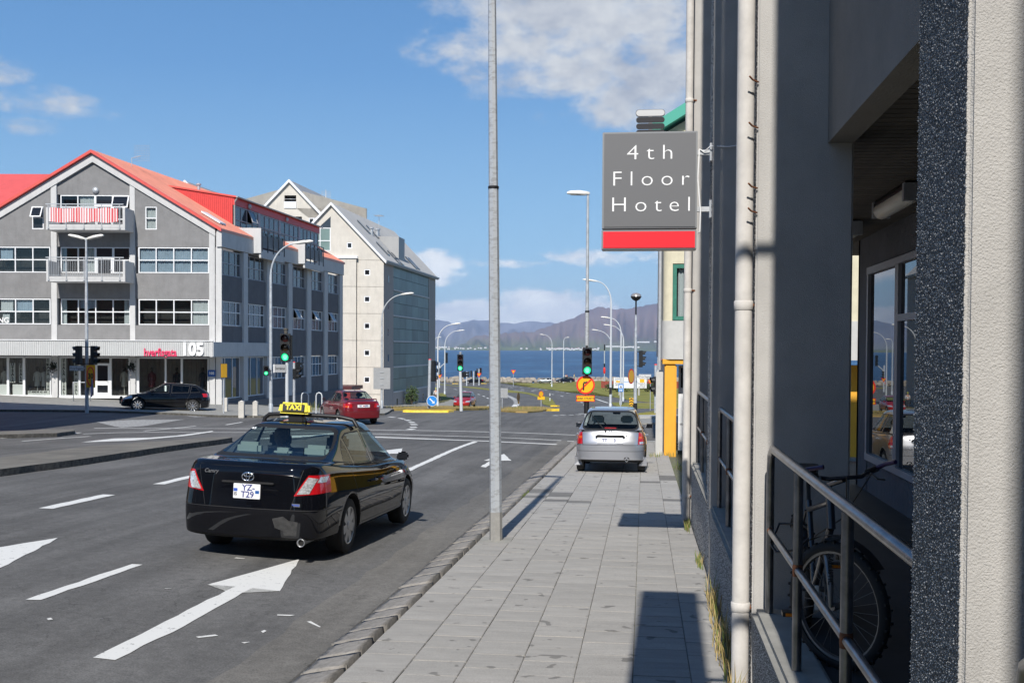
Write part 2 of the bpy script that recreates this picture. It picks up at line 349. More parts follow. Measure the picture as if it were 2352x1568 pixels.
def slab_material():
 m = material('concrete_slab', (.325, .312, .288), rough=.9, vary=.07, vscale=2.2, bump=.3, bscale=220, bdist=.003, rnd=.06)
 t = m.node_tree; b = t.nodes['Principled BSDF']; src = b.inputs['Base Color'].links[0].from_socket
 tc = t.nodes.new('ShaderNodeTexCoord'); oi = t.nodes.new('ShaderNodeObjectInfo'); ad = t.nodes.new('ShaderNodeVectorMath'); ad.operation = 'ADD'; sc = t.nodes.new('ShaderNodeVectorMath'); sc.operation = 'SCALE'; sc.inputs['Scale'].default_value = 1.0
 t.links.new(oi.outputs['Location'], sc.inputs[0]); t.links.new(tc.outputs['Object'], ad.inputs[0]); t.links.new(sc.outputs[0], ad.inputs[1])
 n1 = t.nodes.new('ShaderNodeTexNoise'); n1.inputs['Scale'].default_value = 5.5; n1.inputs['Detail'].default_value = 2; t.links.new(ad.outputs[0], n1.inputs['Vector'])
 r1 = t.nodes.new('ShaderNodeMapRange'); r1.inputs[1].default_value = .665; r1.inputs[2].default_value = .69; r1.inputs[3].default_value = 1; r1.inputs[4].default_value = .55; t.links.new(n1.outputs['Fac'], r1.inputs[0])     # trodden gum and oil spots
 mp = t.nodes.new('ShaderNodeMapping'); mp.inputs['Scale'].default_value = (2.0, 14, 1); n2 = t.nodes.new('ShaderNodeTexNoise'); n2.inputs['Scale'].default_value = 1.2; n2.inputs['Detail'].default_value = 6; n2.inputs['Roughness'].default_value = .7
 t.links.new(ad.outputs[0], mp.inputs[0]); t.links.new(mp.outputs[0], n2.inputs['Vector'])
 r2 = t.nodes.new('ShaderNodeMapRange'); r2.inputs[1].default_value = .3; r2.inputs[2].default_value = .7; r2.inputs[3].default_value = .90; r2.inputs[4].default_value = 1.10; t.links.new(n2.outputs['Fac'], r2.inputs[0])
 n3 = t.nodes.new('ShaderNodeTexNoise'); n3.inputs['Scale'].default_value = 160; n3.inputs['Detail'].default_value = 1; t.links.new(ad.outputs[0], n3.inputs['Vector'])
 r3 = t.nodes.new('ShaderNodeMapRange'); r3.inputs[1].default_value = .3; r3.inputs[2].default_value = .7; r3.inputs[3].default_value = .82; r3.inputs[4].default_value = 1.18; t.links.new(n3.outputs['Fac'], r3.inputs[0])
 last = src
 for r in (r1, r2, r3):
  mu = t.nodes.new('ShaderNodeMix'); mu.data_type = 'RGBA'; mu.blend_type = 'MULTIPLY'; mu.inputs[0].default_value = 1; t.links.new(last, mu.inputs[6]); t.links.new(r.outputs[0], mu.inputs[7]); last = mu.outputs[2]
 t.links.new(last, b.inputs['Base Color']); return m
M['slab'] = slab_material()
M['slab_dark'] = material('dark_slab', (.16, .155, .145), rough=.9, vary=.15, vscale=9, rnd=.1)
M['joint'] = material('joint_sand', (.15, .14, .115), rough=1, vary=.4, vscale=20, col2=(.12, .13, .07))
M['kerbstone'] = material('basalt_kerb', (.235, .22, .20), rough=.85, vary=.25, vscale=6, bump=.5, bscale=22, bdist=.012, rnd=.05, detail=8)
M['concrete'] = material('concrete', (.27, .265, .24), rough=.9, vary=.18, vscale=3, bump=.4, bscale=90, bdist=.004)
M['island'] = material('island_concrete', (.155, .145, .125), rough=.9, vary=.25, vscale=1.2, bump=.4, bscale=60, bdist=.006, detail=8)
M['pale_concrete'] = material('pale_concrete', (.42, .41, .38), rough=.85, vary=.12, vscale=5)
M['kerb_dark'] = material('dark_kerb', (.085, .08, .07), rough=.9, vary=.5, vscale=8, bump=.6, bscale=30, bdist=.02)
def grass_material(name, a, b_, sc=.5):
 m = material(name, a, rough=.95, spec=.1); t = m.node_tree; b = t.nodes['Principled BSDF']; tc = t.nodes.new('ShaderNodeTexCoord')
 n = t.nodes.new('ShaderNodeTexNoise'); n.inputs['Scale'].default_value = sc; n.inputs['Detail'].default_value = 9; n.inputs['Roughness'].default_value = .75; t.links.new(tc.outputs['Object'], n.inputs['Vector'])
 r = t.nodes.new('ShaderNodeValToRGB'); r.color_ramp.elements[0].position = .36; r.color_ramp.elements[0].color = tuple(a)+(1,); r.color_ramp.elements[1].position = .62; r.color_ramp.elements[1].color = tuple(b_)+(1,)
 t.links.new(n.outputs['Fac'], r.inputs[0]); t.links.new(r.outputs[0], b.inputs['Base Color']); return m
M['grass'] = grass_material('lawn', (.12, .155, .035), (.29, .25, .075), .35)
M['dry_grass'] = grass_material('dry_grass', (.20, .165, .05), (.38, .26, .10), .9)
M['earth'] = grass_material('earth', (.10, .10, .05), (.16, .14, .08), .2)
M['blade_dry'] = material('dry_blade', (.36, .27, .11), rough=.8, vary=.3, vscale=3)
M['blade_green'] = material('green_blade', (.13, .17, .035), rough=.8, vary=.3, vscale=3)
# ------------------------------------------------------------------ ground, road
def sheet(name, xs, ys, off, mat, kind='structure', parent=None):
 vs = [(x, y, gz(x, y)+off) for y in ys for x in xs]; n = len(xs)
 fs = [(j*n+i, j*n+i+1, (j+1)*n+i+1, (j+1)*n+i) for j in range(len(ys)-1) for i in range(n-1)]
 me = bpy.data.meshes.new(name); me.from_pydata(vs, [], fs); me.materials.append(mat); me.polygons.foreach_set('use_smooth', [True]*len(fs))
 o = link(name, me, parent); 
 if kind: o['kind'] = kind
 return o
YS = list(range(-40, 30, 2))+[30, 32, 34, 36, 38, 40, 43, 46, 50, 52, 54, 56, 58, 60, 62, 64, 67, 70, 73, 76, 80, 85, 90, 96, 103, 110, 120, 127, 135, 142, 150, 160, 170, 185, 200, 215, 225, 235, 250, 260, 270, 280, 290]
sheet('ground', [-900, -300, -120, -70, -50, -40, -33, -27, -24, -21, -18, -14, -10, -5, -2.4, 0, 10, 20, 40, 80, 200, 600], YS+[298, 303, 308, 318, 420], -.17, M['earth'])
road = sheet('road', [-130, -100, -80, -60, -50, -45, -40, -35, -30, -27, -24, -21, -18, -14, -10, -7, -5, -3.7, -2.4, -2.2, 0, 10, 20, 40, 60], [y for y in YS]+[297], ROAD, M['asphalt'])
BREAK = [y for y in YS if y > 0]
def patch(name, pts, off, mat, thick=.16, parent=None, kind=None, jag=0., step=1.0, seed=1, side=None):
 rg = random.Random(seed); P = []
 for i in range(len(pts)):
  a, b = Vector(pts[i][:2]), Vector(pts[(i+1) % len(pts)][:2]); L = (b-a).length; n = max(1, int(L/step)) if jag else 1
  for k in range(n):
   p = a.lerp(b, k/n)
   if jag: p = p+Vector((rg.uniform(-jag, jag), rg.uniform(-jag, jag)))
   P.append(p)
 bm = bmesh.new(); vs = [bm.verts.new((p.x, p.y, 0)) for p in P]
 bm.faces.new(vs)
 ylo, yhi = min(p.y for p in P), max(p.y for p in P)
 bmesh.ops.triangulate(bm, faces=bm.faces[:])
 for y in BREAK:
  if ylo < y < yhi: bmesh.ops.bisect_plane(bm, geom=bm.verts[:]+bm.edges[:]+bm.faces[:], plane_co=(0, y, 0), plane_no=(0, 1, 0))
 for x in (-50, -40, -30, -26, -21, -14, -5, -2.4):
  bmesh.ops.bisect_plane(bm, geom=bm.verts[:]+bm.edges[:]+bm.faces[:], plane_co=(x, 0, 0), plane_no=(1, 0, 0))
 for v in bm.verts: v.co.z = gz(v.co.x, v.co.y)+off
 bmesh.ops.recalc_face_normals(bm, faces=bm.faces)
 if sum(f.normal.z for f in bm.faces) < 0: bmesh.ops.reverse_faces(bm, faces=bm.faces)
 if thick:
  be = [e for e in bm.edges if e.is_boundary]; r = bmesh.ops.extrude_edge_only(bm, edges=be)
  for v in r['geom']:
   if isinstance(v, bmesh.types.BMVert): v.co.z -= thick
  if side is not None:
   for f in r['geom']:
    if isinstance(f, bmesh.types.BMFace): f.material_index = 1
 me = bpy.data.meshes.new(name); bm.to_mesh(me); bm.free(); me.materials.append(mat)
 if side is not None: me.materials.append(side)
 o = link(name, me, parent)
 if kind: o['kind'] = kind
 return o
def G(u, v, off=ROAD): return ground(u, v, off)[:2]
def mark(name, px, mat='paint', jag=.012, seed=1, off=ROAD+.006):
 return patch(name, [G(u, v, off) for u, v in px], off, M[mat], 0, road, jag=jag, step=.22, seed=seed)
mk = 0
def strip(name, a, b, wdt, mat='paint', jag=.01):
 global mk; mk += 1
 p, q = Vector(G(*a)), Vector(G(*b)); d = (q-p).normalized(); n = Vector((-d.y, d.x))*wdt/2
 return patch(name, [p+n, p-n, q-n, q+n], ROAD+.006, M[mat], 0, road, jag=jag, step=.25, seed=mk)
# arrows and lane lines in front of and beside the taxi
mark('lane_arrow', [(215.4, 1508.9), (265, 1514.6), (420, 1437), (578, 1349), (641, 1356.6), (688, 1283), (476, 1341), (540, 1345.7), (380, 1425)], seed=3)
mark('lane_arrow', [(135, 1234), (-110, 1273), (-85, 1290), (-330, 1400), (-300, 1425), (-50, 1318), (-30, 1320)], seed=4)
mark('lane_dash', [(56.4, 1376.5), (90.6, 1377), (328, 1296), (302.6, 1294)], seed=5)
mark('lane_dash', [(86.7, 1166.3), (122, 1167.5), (263.3, 1135.8), (235.7, 1134.6)], seed=6)
mark('lane_dash', [(351.7, 1110.9), (378.5, 1111.4), (520, 1077), (500, 1076)], seed=7)
mark('lane_line', [(925, 1081), (938, 1083), (1098, 1014), (1088, 1013)], seed=8)
mark('lane_arrow', [(1158, 1042), (1112, 1057), (1128, 1057), (1103, 1071), (1116, 1073), (1143, 1057.5), (1174, 1057)], seed=9)
mark('lane_arrow', [(925, 1029), (868, 1036), (880, 1037.5), (800, 1062), (812, 1063), (899, 1040.5), (921, 1041)], seed=10)
# stop line and crossing lines over the street
def polyline(name, pts, wdt, mat='paint'):
 global mk; mk += 1
 W_ = [Vector(G(*p)) for p in pts]; L, R = [], []
 for i, p in enumerate(W_):
  d = (W_[min(i+1, len(W_)-1)]-W_[max(i-1, 0)]).normalized(); n = Vector((-d.y, d.x))*wdt/2; L.append(p+n); R.append(p-n)
 return patch(name, L+R[::-1], ROAD+.006, M[mat], 0, road, jag=.012, step=.4, seed=mk)
polyline('stop_line', [(858, 1003.5), (1000, 1008.5), (1140, 1014), (1279, 1020.5)], .42)
polyline('crossing_line', [(216, 983.2), (400, 983.6), (574, 984.4), (830, 986.7), (1034, 989.5), (1200, 994), (1322, 999)], .16)
polyline('crossing_line', [(191, 996.5), (265, 993.6), (340, 992.6), (574, 993), (848, 995.7), (1034, 1001), (1180, 1006), (1289, 1011.5)], .16)
for a, b, w_ in (((640, 1412), (672, 1414), .04), ((706, 1428), (736, 1441), .05), ((600, 1452), (612, 1449), .05), ((455, 1463), (500, 1459), .03), ((560, 1478), (574, 1474), .04), ((380, 1352), (395, 1351), .04), ((540, 1281), (560, 1283), .05), ((110, 1420), (118, 1424), .05)):
 strip('worn_marking', a, b, w_, 'paint', .02)
strip('lane_line', (1303, 1013), (1330, 1013.3), .15)
strip('lane_line', (1305, 1024), (1322, 1024), .2)
strip('lane_line', (0, 1007), (185, 993.5), .14); strip('lane_line', (51, 1013), (206, 1002), .14)
mark('lane_arrow', [(186, 1015.3), (262, 1006.5), (345, 1004.5), (487, 989.2), (491, 990.4), (356, 1006.8), (300, 1011.5)], seed=21)
mark('lane_arrow', [(578, 1008.5), (650, 1000.2), (720, 998.6), (812, 988.6), (816, 989.8), (730, 1000.6), (690, 1004)], seed=22)
strip('lane_line', (331, 989.5), (450, 978.2), .13); strip('lane_line', (600, 992), (690, 986), .13)
# chevrons of the raised crossing
mark('chevron', [(222, 969), (279, 981.5), (330, 978), (425, 962.5), (300, 964)], 'worn', seed=31)
mark('chevron', [(388, 946.5), (448, 957.5), (500, 956), (560, 946), (470, 944.5)], 'worn', seed=32)
for a, b, w_ in (((600, 982), (640, 978), .12), ((665, 971.5), (708, 965), .12), ((727, 965), (767, 958.5), .12), ((783, 956.2), (817, 951.8), .12), ((838, 947), (866, 943.5), .12),
  ((519, 975.5), (556, 969.3), .13), ((736, 965.5), (752, 963), .13), ((803, 975), (813, 972), .14), ((793, 979), (799, 976.5), .14), ((811, 970), (816, 967.5), .14),
  ((893, 957), (908, 958.7), .2), ((916, 960), (929, 962.3), .2), ((933, 964.3), (941, 966.3), .22), ((943.5, 968.8), (949, 971), .25), ((948.5, 974), (953, 976), .28), ((947, 980), (951.5, 982), .28), ((938, 986.5), (949, 984.5), .28)):
 strip('lane_dash', a, b, w_)
strip('crossing_line', (1151, 942.2), (1231, 946), .3)
# far road
for a, b in (((1780, 960), (1856, 961)),): pass
c9 = lambda x, y: ((1980+x/5.057)/1.7415, (1350+y/5.057)/1.7415)
c10 = lambda x, y: ((1680+x/4.356)/1.7415, (1300+y/4.356)/1.7415)
for a, b, w_ in (((95, 960), (455, 993), .25), ((200, 995), (420, 1008), .25), ((305, 1020), (368, 1024), .25), ((505, 1000), (575, 1006), .25), ((625, 1014), (695, 1019), .25), ((625, 993), (745, 1002), .3),
  ((765, 1025), (833, 1031), .25), ((880, 1037), (945, 1044), .25), ((990, 1053), (1058, 1060), .25), ((1107, 1070), (1177, 1077), .25), ((1225, 1086), (1290, 1093), .25), ((1333, 1102), (1402, 1109), .25), ((1440, 1118), (1510, 1126), .25),
  ((530, 1047), (588, 1055), .25), ((733, 1077), (792, 1088), .25), ((1137, 1141), (1190, 1152), .25), ((1322, 1176), (1382, 1189), .25), ((385, 1067), (595, 1084), .35), ((760, 1062), (985, 1077), .35), ((1235, 1052), (1350, 1065), .35)):
 strip('lane_dash', c9(*a), c9(*b), w_)
for a, b, w_ in (((440, 1096), (474, 1100), .25), ((590, 1114), (648, 1124), .25), ((760, 1142), (803, 1155), .25), ((893, 1172), (928, 1182), .25), ((1006, 1201), (1043, 1213), .25), ((1095, 1233), (1128, 1246), .25), ((1165, 1265), (1195, 1279), .25), ((1170, 1408), (1198, 1394), .25), ((1085, 1450), (1118, 1438), .25)):
 strip('lane_dash', c10(*a), c10(*b), w_)
for a, b in (((218, 1164), (250, 1173)), ((265, 1183), (302, 1192)), ((308, 1201), (340, 1212)), ((342, 1220), (375, 1230)), ((372, 1241), (408, 1252)), ((398, 1265), (434, 1276)), ((415, 1290), (450, 1301)), ((425, 1318), (453, 1328)), ((390, 1397), (440, 1345))):
 strip('lane_dash', c9(*a), c9(*b), .7)
c6 = lambda x, y: ((2200+x/2.613)/1.7415, (1100+y/2.613)/1.7415)
for a, b, w_ in (((480, 1295), (605, 1335), .3), ((40, 1468), (75, 1466), .3), ((120, 1465), (150, 1463), .3), ((210, 1463), (235, 1461), .3), ((285, 1459), (305, 1457), .3), ((325, 1450), (348, 1447), .3), ((60, 1197), (125, 1200), .3), ((325, 1327), (338, 1333), .3), ((355, 1352), (364, 1357), .3)):
 strip('lane_dash', c6(*a), c6(*b), w_)
# ------------------------------------------------------------------ grass areas beyond the crossing
def px(f, *pts): return [ground(*f(x, y), -.05)[:2] for x, y in pts]
ident = lambda x, y: (x, y)
patch('grass_verge', px(ident, (905, 941), (1046, 941), (1100, 940), (1140, 938), (1140, 934), (1090, 934), (1000, 933), (940, 936), (900, 938)), .03, M['dry_grass'], .2, kind='structure', jag=.06)
patch('grass_strip', px(c10, (255, 1010), (450, 1035), (700, 1060), (1000, 1080), (1240, 1110))+px(c9, (230, 1050), (500, 1085), (700, 1115), (900, 1165), (1080, 1200), (1170, 1250), (1215, 1310), (1248, 1385), (1120, 1378), (985, 1350), (955, 1300), (940, 1240), (850, 1200), (700, 1150), (520, 1115), (230, 1103))+px(c10, (1205, 1130), (900, 1095), (650, 1060), (400, 1040), (255, 1028)), -.05, M['grass'], .08, kind='structure', jag=.12, step=2)
patch('traffic_island', px(c9, (96, 1478), (100, 1452), (270, 1412), (470, 1392), (700, 1392), (1000, 1400), (1200, 1420), (1120, 1450), (960, 1480), (700, 1502), (400, 1498)), -.03, M['dry_grass'], .08, kind='structure', jag=.1, step=2)
patch('lawn', px(c9, (92, 912), (270, 912), (640, 960), (1000, 990), (1270, 1015), (1517, 1040))+px(c6, (380, 1190), (450, 1222), (620, 1262), (800, 1300), (1000, 1322), (1400, 1345))+[(60, 150), (60, 296), (-45, 296)], -.05, M['grass'], .08, kind='structure', jag=.1, step=3)
patch('grass_verge', px(c6, (625, 1330), (800, 1332), (1150, 1338), (1500, 1345), (1500, 1388), (1150, 1388), (850, 1388), (720, 1385)), -.04, M['grass'], .1, kind='structure', jag=.1, step=2)
patch('grass_verge', px(c6, (930, 1452), (1050, 1432), (1180, 1422), (1300, 1425), (1300, 1445), (1100, 1452)), -.01, M['grass'], .12, kind='structure', jag=.05, step=1)
patch('grass_verge', px(c10, (150, 1210), (330, 1190), (430, 1190), (470, 1250), (560, 1290), (480, 1330), (330, 1370), (150, 1380)), .0, M['grass'], .12, kind='structure', jag=.1, step=2)
# ------------------------------------------------------------------ far pavement, kerbs and island left
pave = patch('pavement', px(ident, (-300, 939), (0, 942.5), (230, 944.5), (310, 947), (420, 951), (500, 955.5), (600, 957), (700, 956), (800, 954), (885, 951), (905, 941))+[(-20.5, 62), (-23.2, 66), (-23.0, 88), (-23.4, 113), (-18, 118), (-22, 146), (-30, 150), (-80, 110), (-90, 60)], 0., M['concrete'], .13, kind='structure', jag=.03, step=1, side=M['kerb_dark'])
mi = patch('traffic_island', [G(-150, 1093, -.02), G(0, 1085, -.02), G(190, 1060, -.02), G(360, 1034, -.02), G(500, 1015, -.02), G(535, 1009.5, -.02), G(528, 1008, -.02), G(480, 1009, -.02), G(380, 1017, -.02), G(200, 1031, -.02), G(0, 1057, -.02), G(-150, 1075, -.02)], .05, M['island'], .17, kind='structure', jag=.02, step=.6, side=M['kerb_dark'])
patch('traffic_island', [G(-60, 1002, -.02), G(60, 999.5, -.02), G(130, 997.5, -.02), G(172, 992, -.02), G(168, 988.5, -.02), G(120, 988, -.02), G(0, 993, -.02), G(-60, 996, -.02)], .03, M['island'], .14, kind='structure', jag=.02, step=.6, side=M['kerb_dark'])
# yellow painted kerbs
def kerb_bar(pts, wdt=.22, h=.13):
 W_ = [Vector(ground(u, v, ROAD)) for u, v in pts]; mb = MB()
 for a, b in zip(W_, W_[1:]):
  d = (b-a); L = Vector((d.x, d.y)).length; n = Vector((-d.y, d.x, 0)).normalized()*wdt/2
  if n.y < 0: n = -n
  vs = [a-n*.0, a+n*2, b+n*2, b-n*.0]; up = Vector((0, 0, h))
  mb.add([*vs, vs[0]+up*.9+n*.25, vs[1]+up, vs[2]+up, vs[3]+up*.9+n*.25], [(0, 3, 2, 1), (4, 5, 6, 7), (0, 1, 5, 4), (1, 2, 6, 5), (2, 3, 7, 6), (3, 0, 4, 7)], False)
 return mb.build('kerb', M['yellow_paint'], kind='structure')
kerb_bar([(925, 946.5), (950, 947), (1000, 947.3), (1030, 947.3), (1043, 945.5)], .3, .12)
kerb_bar([c9(1118, 1392), c9(1248, 1396)], .5, .14); kerb_bar([c9(1035, 1483), c9(1130, 1486)], .5, .14)
kerb_bar([c10(555, 1021), c10(655, 1023)], .5, .12); kerb_bar([c10(1062, 1020), c10(1140, 1022)], .5, .12)
# ------------------------------------------------------------------ near pavement: slabs, kerb stones, gutter
SW0, SW1 = -2.06, .68
walk = sheet('pavement_bed', [SW0, -1, 0, SW1, 1.3], [y for y in range(-8, 39, 2)], -.035, M['joint'])
sm_ = MB(); sm_.box(-.198, .198, -.198, .198, -.03, 0.); slab_me = None
b0 = sm_.build('paving_slab', M['slab'], bevel=.004); slab_me = b0.data; bpy.data.objects.remove(b0)
dark_me = slab_me.copy(); dark_me.materials.clear(); dark_me.materials.append(M['slab_dark'])
rg = random.Random(11); cells = []
for col in range(7):
 x = SW0+.2+col*.4
 wd = 1.0
 if col == 6: x = SW0+6*.4+.17; wd = .85
 y = 5.6+(.2 if col % 2 else 0)+.05*col
 while y < 37.6:
  cells.append((y, x, wd, col)); y += .4
cells.sort()
DARK = {(0, 20.3), (0, 20.7), (0, 19.5), (1, 19.8), (1, 20.2), (1, 18.9), (2, 19.0), (5, 22.9), (6, 24.0), (6, 23.6), (6, 24.4), (6, 19.6)}
rest = MB(); rest_dark = MB(); ang = math.atan(1.0/38)
for i, (y, x, wd, col) in enumerate(cells):
 dk = any(c == col and abs(y-yy) < .21 for c, yy in DARK)
 dz = rg.uniform(-.002, .002); tx, ty = rg.uniform(-.005, .005), rg.uniform(-.005, .005)
 if i < 296:
  o = bpy.data.objects.new('paving_slab', dark_me if dk else slab_me); C.objects.link(o); o.parent = walk
  o.location = (x, y, gz(x, y)+dz); o.rotation_euler = (-ang+tx, ty, rg.uniform(-.004, .004)); o.scale = (wd, 1, 1)
 else:
  mb_ = rest_dark if dk else rest
  mb_.m = Matrix.Translation((x, y, gz(x, y)+dz)) @ Euler((-ang+tx, ty, 0)).to_matrix().to_4x4(); mb_.box(-.196*wd, .196*wd, -.196, .196, -.03, 0)
rest.build('paving_slab', M['slab'], walk, kind='stuff', clean=False); rest_dark.build('paving_slab', M['slab_dark'], walk, kind='stuff', clean=False)
kerb = sheet('kerb', [-2.44, -2.08], [y for y in range(-6, 40, 2)], -.075, M['kerb_dark'])
kst = []
for k in range(5):
 mb = MB(); rr_ = random.Random(40+k); n = 6
 bm = bmesh.new(); bmesh.ops.create_grid(bm, x_segments=5, y_segments=6, size=.5)
 for v in bm.verts:
  e = max(abs(v.co.x), abs(v.co.y)); v.co.z = .028-.003*(1 if e > .49 else 0)+rr_.uniform(-.005, .005)+.02*v.co.x
  v.co.x += rr_.uniform(-.03, .03); v.co.y += rr_.uniform(-.008, .008)
 r = bmesh.ops.extrude_edge_only(bm, edges=[e for e in bm.edges if e.is_boundary])
 for v in r['geom']:
  if isinstance(v, bmesh.types.BMVert): v.co.z -= .12
 for f in bm.faces: f.smooth = True
 me = bpy.data.meshes.new('kerb_stone'); bm.to_mesh(me); bm.free(); me.materials.append(M['kerbstone']); kst.append(me)
y = -2.0
while y < 38:
 L = rg.uniform(.38, .66); o = bpy.data.objects.new('kerb_stone', rg.choice(kst)); C.objects.link(o); o.parent = kerb
 o.location = (-2.255+rg.uniform(-.015, .015), y+L/2, gz(0, y+L/2)-.055+rg.uniform(-.003, .003)); o.scale = (.33, L-.007, 1); o.rotation_euler = (-ang, -.14, rg.uniform(-.02, .02)); y += L
patch('gutter', [(-2.98, -6), (-2.42, -6), (-2.42, 39), (-2.95, 39)], ROAD+.005, M['gutter'], 0, kind='structure', jag=.035, step=.5)
patch('pavement', [(-.2, 38.2), (6, 38.2), (6, 31.5), (1.3, 31.5), (1.3, 37.6), (.5, 37.6)], -.02, M['concrete'], .1, kind='structure')
patch('pavement', [(.6, 16.95), (.6, 31.2), (4, 31.2), (4, 16.95)], -.045, M['gutter'], .1, kind='structure')
patch('pavement', px(c6, (905, 1472), (1150, 1468), (1500, 1470), (1500, 1490), (1150, 1490), (915, 1492)), -.0, M['pale_concrete'], .1, kind='structure')
patch('gravel_verge', px(c6, (920, 1502), (1150, 1498), (1500, 1500), (1500, 1548), (1150, 1548), (945, 1550)), -.03, M['concrete'], .1, kind='structure')
strip('lane_line', (1485, 1013.5), (1515, 1013), .14)
# ------------------------------------------------------------------ building materials
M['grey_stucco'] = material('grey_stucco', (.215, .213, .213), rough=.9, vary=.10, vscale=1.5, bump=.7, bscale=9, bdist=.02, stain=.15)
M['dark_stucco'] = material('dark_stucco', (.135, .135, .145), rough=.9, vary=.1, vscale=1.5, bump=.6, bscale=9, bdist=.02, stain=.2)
M['pale_render'] = material('pale_render', (.53, .53, .525), rough=.8, vary=.05, vscale=2, stain=.18)
M['white_frame'] = material('white_frame', (.74, .75, .76), rough=.45, vary=.03)
M['grey_frame'] = material('grey_frame', (.36, .36, .38), rough=.5)
M['ribbed_white'] = material('ribbed_metal', (.50, .51, .51), rough=.45, vary=.04, stain=.12)
M['red_roof'] = material('red_roof', (.68, .105, .085), rough=.34, vary=.08, vscale=.8, stain=.15)
M['red_sheen'] = material('red_roof_sheen', (.60, .235, .165), rough=.4, vary=.10, vscale=.9, stain=.18)  # red roof paint made salmon: grazing sky sheen painted into its colour
M['red_dark'] = material('red_cladding', (.60, .05, .045), rough=.45, vary=.06)
M['zinc'] = material('zinc_roof', (.34, .34, .335), rough=.5, vary=.06, vscale=.7, stain=.15)
M['steel'] = material('galvanised', (.46, .48, .50), rough=.45, metal=.35, vary=.12, vscale=14, detail=6)
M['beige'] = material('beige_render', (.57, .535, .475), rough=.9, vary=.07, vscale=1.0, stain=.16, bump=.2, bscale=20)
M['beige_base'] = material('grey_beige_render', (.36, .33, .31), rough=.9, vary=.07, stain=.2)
M['glass_dark'] = material('window_glass', (.014, .016, .02), rough=.03, spec=.6, rnd=.5)
M['glass_blue'] = material('side_glass', (.05, .06, .075), rough=.03, spec=.8, rnd=.5)
M['glass_green'] = material('curtain_wall_glass', (.15, .215, .205), rough=.35, spec=.15, vary=.15, vscale=.25, rnd=.2)
M['glass_clear'] = glass_material('clear_glass', (.86, .89, .89))
M['shop_glass'] = glass_material('shop_glass', (.88, .90, .89))
M['curtain'] = material('curtain', (.33, .40, .48), rough=.9, vary=.1, vscale=2)
M['curtain_white'] = material('net_curtain', (.55, .56, .56), rough=.9)
M['room'] = material('room_dark', (.03, .028, .027), rough=.9)
M['shop_drape'] = material('shop_drape', (.20, .175, .155), rough=.9, vary=.15, vscale=3)
M['black'] = material('black_plastic', (.012, .012, .013), rough=.45)
M['chip'] = material('white_board', (.70, .70, .69), rough=.6)
M['ink'] = material('black_lettering', (.02, .02, .022), rough=.6)
M['pink'] = material('pink_letter', (.75, .06, .15), rough=.4)
M['white_letter'] = material('white_letter', (.80, .80, .80), rough=.4)
M['blue_sign'] = material('blue_sign', (.015, .09, .32), rough=.4)
